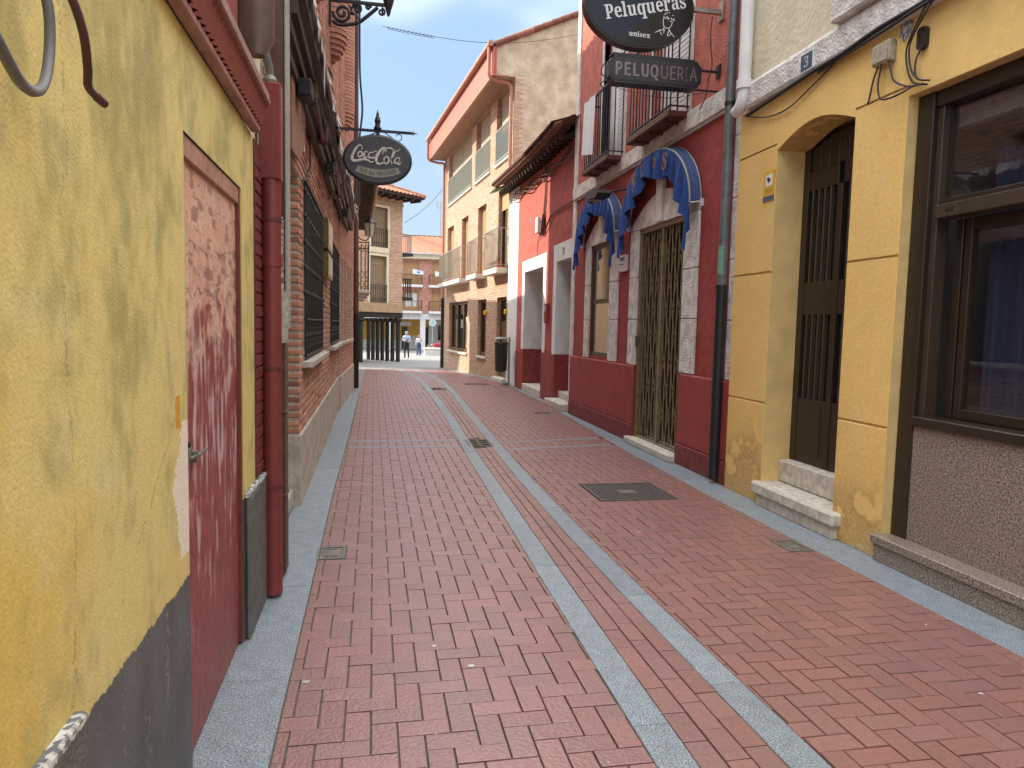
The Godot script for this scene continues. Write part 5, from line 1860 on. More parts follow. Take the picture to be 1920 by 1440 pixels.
func red_cottage() -> void:
	var t := thing("red_cottage", "low red and white cottage with sagging dark tiled eaves", "house", Vector3(3.57, 0, 0), RIGHT)
	var o1 := [-16.92, -15.0, 0.0, 2.83]
	var o2 := [-13.88, -12.72, 0.0, 2.83]
	var w := MB.new()
	w.wall(-17.86, -12.49, 0, 5.12, [[o1[0] - 0.04, o1[1] + 0.04, 0, o1[3] + 0.04], [o2[0] - 0.04, o2[1] + 0.04, 0, o2[3] + 0.04]], 0, -0.54)
	part("wall", w, M.cottage_red, t)
	w = MB.new()
	w.wall(-19.15, -17.862, -0.05, 5.2, [], 0.0, -0.5)
	part("white_wall", w, M.white_limewash, t)
	boxp("rear_body", Vector3(-19.1, 0, -5), Vector3(-12.49, 5.1, -0.6), M.room_dark, t)
	for q in [[o1, -17.22, -14.74, 3.1], [o2, -14.13, -12.5, 3.17]]:
		var o: Array = q[0]
		var s := MB.new()
		s.wall(q[1], q[2], 0.0, q[3], [[o[0], o[1], -1, o[3]]], 0.012, -0.545)
		part("door_surround", s, M.white_limewash, t)
		boxp("plinth", Vector3(q[1], 0, 0.0), Vector3(o[0] - 0.002, 0.998, 0.022), M.cottage_plinth, t, 0.006)
		boxp("plinth", Vector3(o[1] + 0.002, 0, 0.0), Vector3(q[2] - 0.001, 0.998, 0.022), M.cottage_plinth, t, 0.006)
		boxp("reveal_foot", Vector3(o[0] - 0.001, 0, -0.5), Vector3(o[0] + 0.008, 0.998, 0.02), M.cottage_plinth, t)
		boxp("reveal_foot", Vector3(o[1] - 0.008, 0, -0.5), Vector3(o[1] + 0.001, 0.998, 0.02), M.cottage_plinth, t)
	boxp("door", Vector3(-16.92, 0.2, -0.59), Vector3(-15.0, 2.83, -0.55), M.wood_dark, t)
	boxp("door", Vector3(-13.87, 0.2, -0.36), Vector3(-12.73, 2.83, -0.30), M.brown_door, t)
	boxp("doorstep", Vector3(-16.91, 0, -0.5), Vector3(-15.01, 0.17, 0.03), M.step_stone, t, 0.012)
	boxp("doorstep", Vector3(-13.87, 0, -0.3), Vector3(-12.62, 0.13, 0.2), M.step_stone, t, 0.012)
	boxp("doorstep", Vector3(-13.87, 0.13, -0.3), Vector3(-12.73, 0.27, -0.08), M.step_stone, t, 0.012)
	boxp("plinth", Vector3(-17.86, 0, 0.0), Vector3(-17.222, 0.93, 0.02), M.cottage_plinth, t, 0.006)
	boxp("plinth", Vector3(-14.738, 0, 0.0), Vector3(-14.132, 1.06, 0.02), M.cottage_plinth, t, 0.006)
	# eaves: boards, rafter ends, tiles one by one
	var sag := func(x: float) -> float: return 5.20 + 0.05 * sin((x + 12.0) * 0.55) - 0.012 * (x + 16.0)
	var bd := MB.new()
	var x := -19.2
	while x < -12.55:
		var a: float = sag.call(x)
		var b: float = sag.call(x + 0.33)
		bd.quad(Vector3(x, b * 0 + a - 0.05, 0.40), Vector3(x + 0.33, b - 0.05, 0.40), Vector3(x + 0.33, b + 0.1, 0.0), Vector3(x, a + 0.1, 0.0))
		bd.quad(Vector3(x, a - 0.11, 0.37), Vector3(x + 0.33, b - 0.11, 0.37), Vector3(x + 0.33, b - 0.05, 0.40), Vector3(x, a - 0.05, 0.40))
		x += 0.33
	part("eaves_board", bd, M.wood_rust, t)
	for i in 22:
		var rx := -19.0 + i * 0.3
		var yy: float = sag.call(rx)
		var rf := MB.new()
		rf.xf = Transform3D(Basis(Vector3.RIGHT, 0.25), Vector3(rx, yy - 0.14, 0.0))
		rf.cbox(Vector3(-0.04, -0.05, -0.1), Vector3(0.04, 0.04, 0.33), 0.008)
		part("rafter_end", rf, M.wood_dark, t)
	for i in 39:
		var tx := -19.15 + i * 0.17
		var yy: float = sag.call(tx)
		for row in 2:
			var m := MB.new()
			tile_at(m, Vector3(tx, yy - 0.03 + row * 0.13, 0.50 - row * 0.36), 0.075, 0.44, 0.36)
			part("eaves_tile", m, M.tile, t)
			if row == 0:
				m = MB.new()
				tile_at(m, Vector3(tx + 0.085, yy - 0.01, 0.46), 0.075, 0.44, 0.36, false)
				part("eaves_tile", m, M.tile, t)
	var roof := MB.new()
	roof.quad(Vector3(-19.2, 5.26, 0.2), Vector3(-12.5, 5.22, 0.2), Vector3(-12.5, 7.0, -4.8), Vector3(-19.2, 7.1, -4.8))
	part("roof", roof, M.tile_plain, t)
	# green tin sheet at the far end of the eaves
	var tin := MB.new()
	for i in 9:
		var q := -19.75 + i * 0.08
		tin.quad(Vector3(q, 5.13, 0.46), Vector3(q + 0.04, 5.16, 0.46), Vector3(q + 0.04, 5.34, 0.0), Vector3(q, 5.31, 0.0))
		tin.quad(Vector3(q + 0.04, 5.16, 0.46), Vector3(q + 0.08, 5.13, 0.46), Vector3(q + 0.08, 5.31, 0.0), Vector3(q + 0.04, 5.34, 0.0))
	part("tin_sheet", tin, M.tin_green, t)
	# bundle of cables under the eaves and down the wall
	var cb := MB.new()
	for k in 4:
		var pts := []
		for i in 14:
			var lx := lerpf(-18.4, -12.6, i / 13.0)
			pts.append(Vector3(lx, sag.call(lx) - 0.33 - 0.05 * k + 0.05 * sin(i * 1.7 + k), 0.03 + 0.012 * k))
		cb.tube(catmull(pts, 3), 0.014, 5)
	for k in 3:
		cb.tube(catmull([Vector3(-14.95 + 0.02 * k, 4.9, 0.035), Vector3(-14.93 + 0.02 * k, 4.4, 0.03), Vector3(-15.02 + 0.03 * k, 4.0, 0.03), Vector3(-15.06 + 0.06 * k, 3.62, 0.035), Vector3(-15.1 + 0.05 * k, 3.48, 0.03)], 4), 0.013, 5)
	cb.tube(catmull([Vector3(-15.0, 3.5, 0.035), Vector3(-14.7, 3.62, 0.04), Vector3(-14.35, 3.8, 0.03), Vector3(-13.6, 3.84, 0.03), Vector3(-12.9, 3.83, 0.04), Vector3(-12.5, 3.83, 0.05)], 5), 0.016, 6)
	cb.tube(catmull([Vector3(-15.1, 3.5, 0.03), Vector3(-15.5, 3.45, 0.02), Vector3(-15.62, 3.2, 0.02), Vector3(-15.45, 3.0, 0.016), Vector3(-15.4, 2.85, 0.016)], 5), 0.006, 5)
	part("wall_cables", cb, M.cable_maroon, t)
	var tie := MB.new()
	tie.lathe(Vector3(-15.0, 3.5, 0.05), [[0.03, 0.0], [0.06, 0.1], [0.055, 0.3], [0.03, 0.42]], 9)
	part("coiled_cable", tie, M.cable_maroon, t)
	boxp("junction_box", Vector3(-15.56, 3.58, 0.0), Vector3(-15.36, 3.92, 0.09), M.white_smooth, t, 0.012)
	boxp("meter_door", Vector3(-14.62, 1.62, 0.0), Vector3(-14.42, 2.02, 0.07), M.cottage_plinth, t, 0.008)
	boxp("meter_door", Vector3(-14.58, 1.86, 0.071), Vector3(-14.46, 1.98, 0.08), M.sill_stone, t, 0.004)
	boxp("house_number_plate", Vector3(-13.42, 2.92, 0.012), Vector3(-13.30, 3.06, 0.02), M.chipped_grey, t, 0.003)

func apartment() -> void:
	var t := thing("brick_apartment_building", "sunlit pale brick apartment block with orange eaves box and grey railings", "building", Vector3(3.66, 0, -19.2), -1.4870)
	# local x = minus the distance down the street from the near corner
	var holes := [[-8.95, -5.5, 0.56, 2.38], [-3.95, -2.82, 0.56, 2.37], [-1.48, -0.42, 0.05, 2.37], [-9.5, -8.2, 3.15, 5.33], [-6.7, -5.62, 3.15, 5.33], [-4.15, -3.02, 3.15, 5.33], [-1.52, -0.5, 3.15, 5.33], [-9.4, -5.2, 6.2, 8.1], [-4.6, -2.65, 6.2, 8.1], [-1.92, -0.25, 6.2, 8.1]]
	var w := MB.new()
	w.wall(-10.0, 0.0, -0.5, 8.5, holes, -0.008, -0.3)
	part("wall", w, M.mortar_new, t)
	var list := bricks(-10.0, 0.0, -0.3, 8.12, holes, 0.24, 0.05, 0.013, tone_new, 0.0, -0.01)
	list.sort_custom(func(a, b): return a[0].x > b[0].x)
	var rest := MB.new()
	lay(list, rest)
	part("brickwork", rest, M.brick, t, "stuff")
	# brick returns of the openings seen from down the street
	var rb := MB.new()
	for h in holes:
		var yb: float = h[2] + 0.006
		while yb + 0.05 < h[3]:
			rb.col = tone_new() * 0.92
			rb.xf = Transform3D(Basis(Vector3.UP, PI / 2), Vector3(h[0], 0, 0))
			brick_box(rb, Vector3(0.004, yb, -0.006), Vector3(0.14, yb + 0.05, 0.004))
			yb += 0.063
	part("opening_returns", rb, M.brick, t, "stuff")
	boxp("rear_body", Vector3(-10.0, -0.5, -7), Vector3(-0.3, 8.5, -0.45), M.room_dark, t)
	# side towards the square
	boxp("side_wall", Vector3(-10.3, -0.5, -7), Vector3(-10.0, 8.5, -0.002), M.pink_brick_far, t)
	# gable towards the camera
	var gab := MB.new()
	var gp := PackedVector2Array([Vector2(0, -0.3), Vector2(0, 8.12), Vector2(-0.52, 8.12), Vector2(-0.52, 8.86), Vector2(6.5, 12.16), Vector2(6.5, -0.3)])
	gab.ext(gp, -0.25, 0.0)
	for i in gab.v.size():
		var p := gab.v[i]
		gab.v[i] = Vector3(p.z + 0.001, p.y, -p.x)
		var q := gab.n[i]
		gab.n[i] = Vector3(q.z, q.y, -q.x)
	part("gable_wall", gab, M.gable_render, t)
	var qn := MB.new()
	var yq := 5.3
	var rq := 0
	while yq < 8.1:
		qn.col = tone_new()
		brick_box_side(qn, yq, 0.13 if rq % 2 else 0.22)
		yq += 0.063
		rq += 1
	part("quoin_bricks", qn, M.brick, t, "stuff")
	# roof edge tiles up the gable, roof sheet
	var sl := Vector3(0, 0.47, -1.0)
	for i in 26:
		var m := MB.new()
		m.col = Color(0.42, 0.17, 0.11) * rng.randf_range(0.6, 1.1)
		var a := Vector3(0.02, 8.90, 0.56) + sl * (i * 0.26)
		m.cyl(a, a + sl * 0.3, 0.085, 0.07, 10)
		part("verge_tile", m, M.tile, t)
	var rf := MB.new()
	rf.quad(Vector3(-10.5, 8.92, 0.62), Vector3(0, 8.92, 0.62), Vector3(0, 12.2, -6.4), Vector3(-10.5, 12.2, -6.4))
	part("roof", rf, M.tile_plain, t)
	# eaves box
	boxp("eaves_fascia", Vector3(-10.45, 8.14, 0.56), Vector3(0.03, 8.84, 0.62), M.fascia_red, t, 0.008)
	boxp("eaves_fascia", Vector3(0.004, 8.14, 0.525), Vector3(0.035, 8.84, 0.559), M.fascia_red, t)
	boxp("eaves_fascia", Vector3(-10.45, 8.14, -2.0), Vector3(-10.39, 8.84, 0.559), M.fascia_red, t)
	boxp("soffit_board", Vector3(-10.39, 8.122, -0.3), Vector3(0.0, 8.139, 0.559), M.soffit, t)
	var rim := MB.new()
	rim.box(Vector3(-10.46, 8.10, 0.555), Vector3(0.036, 8.14, 0.63))
	part("eaves_edge", rim, M.copper_gutter, t)
	boxp("eaves_edge", Vector3(0.003, 8.10, 0.0), Vector3(0.04, 8.125, 0.554), M.copper_gutter, t)
	var gu := MB.new()
	gu.cyl(Vector3(-10.55, 8.90, 0.69), Vector3(0.06, 8.90, 0.69), 0.075, 0.075, 12)
	part("gutter", gu, M.copper_gutter, t)
	var dp := MB.new()
	dp.tube(catmull([Vector3(-0.12, 8.9, 0.69), Vector3(-0.12, 8.5, 0.70), Vector3(-0.12, 8.12, 0.68), Vector3(-0.12, 8.02, 0.5), Vector3(-0.12, 7.98, 0.2), Vector3(-0.12, 7.85, 0.08), Vector3(-0.12, 7.5, 0.07), Vector3(-0.12, 5.2, 0.07)], 5), 0.05, 10)
	part("downpipe", dp, M.copper_gutter, t)
	dp = MB.new()
	dp.tube(catmull([Vector3(-10.3, 8.9, 0.69), Vector3(-10.3, 8.5, 0.70), Vector3(-10.3, 8.12, 0.66), Vector3(-10.25, 8.0, 0.3), Vector3(-10.05, 7.9, 0.07), Vector3(-10.05, 7.3, 0.07), Vector3(-10.05, 2.6, 0.07)], 5), 0.05, 10)
	part("downpipe", dp, M.copper_gutter, t)
	dp = MB.new()
	dp.cyl(Vector3(-10.05, -0.3, 0.07), Vector3(-10.05, 2.6, 0.07), 0.062, 0.062, 12)
	part("downpipe", dp, M.black_pipe, t)
	# ground floor windows and door
	for h in [holes[0], holes[1], holes[2]]:
		var n := Node3D.new()
		n.name = "window" if h[2] > 0.3 else "door"
		t.add_child(n, true)
		boxp("pane", Vector3(h[0], h[2], -0.16), Vector3(h[1], h[3], -0.15), M.dark_glass, n)
		for q in [[h[0], h[0] + 0.12], [h[1] - 0.1, h[1]]]:
			boxp("frame", Vector3(q[0], h[2], -0.149), Vector3(q[1], h[3], -0.09), M.window_wood, n, 0.006)
		if h[1] - h[0] > 2:
			for bx in [h[0] + 1.2, h[0] + 2.3]:
				boxp("frame", Vector3(bx, h[2], -0.149), Vector3(bx + 0.1, h[3], -0.09), M.window_wood, n, 0.006)
			boxp("poster", Vector3(h[1] - 0.95, h[2] + 0.15, -0.149), Vector3(h[1] - 0.15, h[3] - 0.55, -0.147), M.sign_face, n)
		boxp("frame", Vector3(h[0] + 0.12, h[3] - 0.1, -0.149), Vector3(h[1] - 0.1, h[3], -0.095), M.window_wood, n, 0.006)
		boxp("frame", Vector3(h[0] + 0.12, h[2], -0.149), Vector3(h[1] - 0.1, h[2] + 0.12, -0.095), M.window_wood, n, 0.006)
		if h[2] > 0.3:
			boxp("sill", Vector3(h[0] - 0.06, h[2] - 0.07, -0.15), Vector3(h[1] + 0.06, h[2] - 0.002, 0.06), M.slab_white, t, 0.008)
		else:
			boxp("leaf", Vector3(h[0] + 0.12, h[2] + 0.12, -0.149), Vector3(h[1] - 0.1, h[3] - 0.7, -0.12), M.window_wood, n)
	boxp("doorstep", Vector3(-1.55, -0.1, -0.3), Vector3(-0.35, 0.06, 0.12), M.slab_white, t, 0.01)
	for bx in [-2.75, -0.34]:
		boxp("wall_lamp", Vector3(bx, 1.86, 0.0), Vector3(bx + 0.12, 2.0, 0.1), M.sticker_yellow, t, 0.02)
	# first floor shutters
	for k in 4:
		var h: Array = holes[3 + k]
		if k < 3:
			var n := Node3D.new()
			n.name = "shutter"
			t.add_child(n, true)
			boxp("shutter_panel", Vector3(h[0], h[2], -0.17), Vector3(h[1], h[3], -0.15), M.shutter_tan, n)
			for i in 36:
				boxp("slat", Vector3(h[0] + 0.03, h[2] + 0.01 + i * 0.06, -0.149), Vector3(h[1] - 0.03, h[2] + 0.06 + i * 0.06, -0.135), M.shutter_tan, n, 0.006)
		else:
			var n := Node3D.new()
			n.name = "balcony_door"
			t.add_child(n, true)
			boxp("pane", Vector3(h[0], h[2], -0.17), Vector3(h[1], h[3], -0.16), M.dark_glass, n)
			boxp("frame", Vector3(h[0], h[2], -0.159), Vector3(h[0] + 0.09, h[3], -0.1), M.window_wood, n, 0.006)
			boxp("frame", Vector3(h[0] + 0.45, h[2], -0.159), Vector3(h[0] + 0.54, h[3], -0.1), M.window_wood, n, 0.006)
			boxp("frame", Vector3(h[1] - 0.09, h[2], -0.159), Vector3(h[1], h[3], -0.1), M.window_wood, n, 0.006)
			boxp("half_lowered_shutter", Vector3(h[0] + 0.09, h[3] - 0.5, -0.12), Vector3(h[1] - 0.09, h[3], -0.09), M.shutter_tan, n)
			boxp("white_curtain", Vector3(h[0] + 0.54, h[2], -0.155), Vector3(h[1] - 0.09, h[3] - 0.5, -0.15), M.blind_white, n)
	# top floor: wide recessed windows behind railings
	for k in 3:
		var h: Array = holes[7 + k]
		var n := Node3D.new()
		n.name = "top_window"
		t.add_child(n, true)
		boxp("pane", Vector3(h[0], h[2], -0.2), Vector3(h[1], h[3], -0.19), M.dark_glass, n)
		var cuts := [h[0], lerpf(h[0], h[1], 0.5), h[1]] if k == 0 else [h[0], h[1]]
		for c in cuts.size() - 1:
			boxp("roller_shutter", Vector3(cuts[c] + 0.02, h[2] + (0.0 if k < 2 else 0.9), -0.16), Vector3(cuts[c + 1] - 0.02, h[3], -0.14), M.shutter_beige, n)
		boxp("sill", Vector3(h[0] - 0.05, h[2] - 0.08, -0.2), Vector3(h[1] + 0.05, h[2] - 0.003, 0.05), M.slab_white, t, 0.008)
		var rl := MB.new()
		rl.box(Vector3(h[0], h[2] + 0.06, 0.0), Vector3(h[1], h[2] + 0.09, 0.03))
		var r := part("railing", rl, M.rail_grey, t)
		boxp("hand_rail", Vector3(h[0], h[2] + 0.92, 0.0), Vector3(h[1], h[2] + 0.95, 0.03), M.rail_grey, r)
		var nb := int((h[1] - h[0]) / 0.11)
		var bar := MB.new()
		bar.box(Vector3(-0.013, h[2] + 0.02, 0.004), Vector3(0.013, h[2] + 0.92, 0.024))
		var bm := bar.mesh()
		for i in nb + 1:
			var b := part("bar", bm, M.rail_grey, r)
			b.position.x = lerpf(h[0] + 0.01, h[1] - 0.01, float(i) / nb)
	# balconies
	for q in [[-9.6, -5.45], [-4.35, -2.95], [-1.95, -0.35]]:
		boxp("balcony_slab", Vector3(q[0], 2.99, 0.0), Vector3(q[1], 3.14, 0.33), M.slab_white, t, 0.008)
		boxp("balcony_tiles", Vector3(q[0] + 0.01, 3.141, 0.0), Vector3(q[1] - 0.01, 3.165, 0.315), M.fascia_red, t)
		railing(t, q[0] + 0.02, q[1] - 0.02, 3.16, 1.05, 0.30, 0.11, M.rail_grey)
	# flower pots on the nearest balcony
	for p in [[-0.62, "pot_red", 0.09], [-0.95, "pot_yellow", 0.06], [-1.12, "pot_yellow", 0.055], [-1.45, "slab_white", 0.06]]:
		var pt := thing("flower_pot", {-0.62: "red flower pot at the corner of the brick block's near balcony", -0.95: "yellow flower pot beside the red one on the balcony", -1.12: "second yellow flower pot on the near balcony", -1.45: "white flower pot at the left of the near balcony"}[p[0]], "flower pot", t.transform * Vector3(p[0], 3.166, 0.2), t.rotation.y, "pots on the balcony")
		var m := MB.new()
		m.lathe(Vector3.ZERO, [[p[2] * 0.7, 0], [p[2], p[2] * 1.9], [p[2] * 1.1, p[2] * 2.0], [p[2] * 0.9, p[2] * 2.05], [0, p[2] * 1.9]], 12)
		part("pot", m, M[p[1]], pt)
		var lv := MB.new()
		for i in 60:
			var d: Vector3 = Vector3(rng.randfn(), absf(rng.randfn()), rng.randfn()).normalized() * p[2] * rng.randf_range(0.3, 1.5)
			lv.xf = Transform3D(Basis.from_euler(Vector3(rng.randf() * TAU, rng.randf() * TAU, 0)), d + Vector3(0, p[2] * 2.1, 0))
			lv.tri(Vector3(-0.012, 0, 0), Vector3(0.012, 0, 0), Vector3(0, 0.035, 0))
			lv.tri(Vector3(-0.012, 0, 0), Vector3(0, 0.035, 0), Vector3(0.012, 0, 0))
		part("leaves", lv, M.leaf, pt, "stuff")

func brick_box_side(mb: MB, y: float, depth: float) -> void:
	mb.xf = Transform3D(Basis(Vector3.UP, PI / 2), Vector3.ZERO)
	brick_box(mb, Vector3(0.0, y, 0.0), Vector3(depth, y + 0.05, 0.009))

func hip_tiles(mb: MB, a: Vector3, b: Vector3, top_a: Vector3, top_b: Vector3, pitch: float) -> void:
	# a roof face in rows of barrel tiles from the eaves a-b up to top_a-top_b
	var n := int((b - a).length() / pitch)
	for i in n:
		var u0 := (i + 0.0) / n
		var u1 := (i + 1.0) / n
		var e0 := a.lerp(b, u0)
		var e1 := a.lerp(b, u1)
		var t0 := top_a.lerp(top_b, u0)
		var t1 := top_a.lerp(top_b, u1)
		var q := Vector3(0.55, 0.24, 0.14).lerp(Vector3(0.46, 0.24, 0.17), rng.randf()) * rng.randf_range(0.8, 1.12)
		mb.col = Color(q.x, q.y, q.z)
		var up := (e1 - e0).cross(t0 - e0).normalized()
		if up.y < 0:
			up = -up
		var k := 4
		for j in k:
			var v0 := float(j) / k
			var v1 := float(j + 1) / k
			var h0 := sin(PI * v0) * pitch * 0.32
			var h1 := sin(PI * v1) * pitch * 0.32
			mb.quad(e0.lerp(e1, v0) + up * h0, e0.lerp(e1, v1) + up * h1, t0.lerp(t1, v1) + up * h1, t0.lerp(t1, v0) + up * h0)

func arcade_house() -> void:
	var t := thing("arcade_house", "old brick house over dark timber posts at the street's end", "house", Vector3(1.42, 0, -36.9), 0.7156)
	var g := -0.45
	var holes := [[-2.05, -1.0, 5.25, 7.15], [-2.1, -1.05, 2.55, 4.8]]
	var w := MB.new()
	w.wall(-8, 0, 2.55, 7.75, holes, -0.008, -0.35)
	part("wall", w, M.sandstone, t)
	var br := MB.new()
	lay(bricks(-0.9, 0.0, 2.6, 7.35, holes, 0.24, 0.055, 0.02, tone_new, 0.0, -0.01), br)
	lay(bricks(-3.2, -2.2, 2.6, 7.35, holes, 0.24, 0.055, 0.02, tone_new, 0.0, -0.01), br)
	part("brickwork", br, M.brick, t, "stuff")
	var bod := MB.new()
	bod.ext(PackedVector2Array([Vector2(-8, 0.36), Vector2(-0.15, 0.36), Vector2(3.4, 8.2), Vector2(-8, 8.2)]), 2.1, 7.7)
	for i in bod.v.size():
		bod.v[i] = Vector3(bod.v[i].x, bod.v[i].z, -bod.v[i].y)
		bod.n[i] = Vector3(bod.n[i].x, bod.n[i].z, -bod.n[i].y)
	part("flank_wall", bod, M.pink_brick_far, t)
	boxp("stone_band", Vector3(-8, 2.06, -0.3), Vector3(0.04, 2.55, 0.03), M.sandstone, t, 0.02)
	boxp("cornice_band", Vector3(-8, 7.36, 0.0), Vector3(0.02, 7.5, 0.05), M.sandstone, t, 0.01)
	boxp("timber_beam", Vector3(-8, 1.82, -0.26), Vector3(0.1, 2.06, -0.02), M.timber_black, t, 0.02)
	var fbm := MB.new()
	fbm.xf = Transform3D(Basis(Vector3.UP, 0.4211 + PI), Vector3(-0.12, 0, -0.27))
	fbm.cbox(Vector3(-0.11, 1.82, 0.0), Vector3(0.11, 2.06, 8.2), 0.02)
	part("timber_beam", fbm, M.timber_black, t)
	boxp("arcade_ceiling", Vector3(-8, 2.062, -8), Vector3(-0.1, 2.09, -0.3), M.timber_black, t)
	for p in [[-0.12, -0.14], [-2.55, -0.14], [-5.0, -0.14], [0.23, -0.93], [0.58, -1.71], [0.93, -2.5], [1.28, -3.28], [1.63, -4.06], [1.98, -4.85]]:
		var c := MB.new()
		c.cbox(Vector3(p[0] - 0.085, g - 0.2, p[1] - 0.085), Vector3(p[0] + 0.085, 1.6, p[1] + 0.085), 0.02)
		var pc := part("timber_post", c, M.timber_black, t)
		boxp("post_bracket", Vector3(p[0] - 0.19, 1.6, p[1] - 0.14), Vector3(p[0] + 0.19, 1.82, p[1] + 0.14), M.timber_black, pc, 0.06)
	boxp("inner_wall", Vector3(-8, g - 0.3, -3.4), Vector3(-3.2, 2.0, -3.0), M.cream_plain, t)
	boxp("inner_wall", Vector3(-3.5, g - 0.3, -9), Vector3(-3.2, 2.0, -3.4), M.white_limewash, t)
	boxp("inner_door", Vector3(-3.199, g, -5.2), Vector3(-3.18, 1.5, -4.2), M.wood_dark, t)
	boxp("arcade_floor", Vector3(-8, g - 0.3, -9), Vector3(0.1, g + 0.02, 0.2), M.plinth_stone, t)
	var i0 := 0
	for h in holes:
		var n := Node3D.new()
		n.name = "window"
		t.add_child(n, true)
		boxp("shutter", Vector3(h[0], h[2], -0.2), Vector3(h[1], h[3], -0.17), M.wood_light, n)
		for i in 14:
			boxp("slat", Vector3(h[0] + 0.03, h[2] + 0.85 + i * 0.075, -0.169), Vector3(h[1] - 0.03, h[2] + 0.91 + i * 0.075, -0.15), M.wood_light, n, 0.006)
		for q in [[h[0] - 0.14, h[0], h[2], h[3] + 0.12], [h[1], h[1] + 0.14, h[2], h[3] + 0.12]]:
			boxp("stone_jamb", Vector3(q[0], q[2], -0.2), Vector3(q[1], q[3], 0.015), M.cream_plain, n, 0.006)
		boxp("stone_lintel", Vector3(h[0], h[3], -0.2), Vector3(h[1], h[3] + 0.12, 0.013), M.cream_plain, n, 0.006)
		railing(t, h[0] + 0.02, h[1] - 0.02, h[2] - 0.02, 0.85, 0.05, 0.13, M.black_iron, true)
		i0 += 1
	boxp("window_panel", Vector3(-2.2, 4.95, 0.0), Vector3(-0.9, 5.22, 0.03), M.cream_plain, t, 0.01)
	# balconies on the flank, seen edge on past the corner
	for y in [5.0, 2.75]:
		boxp("flank_balcony", Vector3(0.0, y, -1.5), Vector3(0.95, y + 0.14, -0.2), M.timber_black, t)
		var fb := MB.new()
		for i in 7:
			fb.box(Vector3(0.04 + i * 0.13, y + 0.14, -0.24), Vector3(0.065 + i * 0.13, y + 1.05, -0.215))
			fb.box(Vector3(0.91, y + 0.14, -0.4 - i * 0.16), Vector3(0.935, y + 1.05, -0.375 - i * 0.16))
		fb.box(Vector3(0.0, y + 1.05, -0.25), Vector3(0.95, y + 1.09, -0.21))
		fb.box(Vector3(0.91, y + 1.05, -1.5), Vector3(0.95, y + 1.09, -0.251))
		part("flank_railing", fb, M.rail_grey if y > 4 else M.black_iron, t)
	boxp("flank_shutter", Vector3(0.0, 2.85, -0.9), Vector3(0.04, 4.4, -0.4), M.timber_black, t)
	# hipped roof with wide eaves
	boxp("eaves_board", Vector3(-8.6, 7.75, -9.6), Vector3(0.75, 7.83, 0.75), M.wood_dark, t)
	for i in 15:
		boxp("rafter_end", Vector3(-6.5 + i * 0.5, 7.62, 0.0), Vector3(-6.38 + i * 0.5, 7.75, 0.68), M.wood_dark, t)
	var rf := MB.new()
	hip_tiles(rf, Vector3(-8.6, 7.84, 0.8), Vector3(0.8, 7.84, 0.8), Vector3(-5.5, 9.6, -4.0), Vector3(-3.6, 9.6, -4.0), 0.26)
	hip_tiles(rf, Vector3(0.8, 7.84, 0.8), Vector3(0.8, 7.84, -9.6), Vector3(-3.6, 9.6, -4.0), Vector3(-3.6, 9.6, -5.2), 0.26)
	part("roof", rf, M.tile, t)
	var hip := MB.new()
	for i in 16:
		var a := Vector3(0.8, 7.9, 0.8).lerp(Vector3(-3.6, 9.66, -4.0), i / 16.0)
		var b := Vector3(0.8, 7.9, 0.8).lerp(Vector3(-3.6, 9.66, -4.0), (i + 1.1) / 16.0)
		var q := rng.randf_range(0.7, 1.05)
		hip.col = Color(0.46 * q, 0.21 * q, 0.14 * q)
		hip.cyl(a, b, 0.13, 0.11, 8)
	part("hip_tiles", hip, M.tile, t)
	boxp("roof_dormer", Vector3(-2.9, 8.9, -3.4), Vector3(-1.4, 9.75, -2.0), M.cream_plain, t)

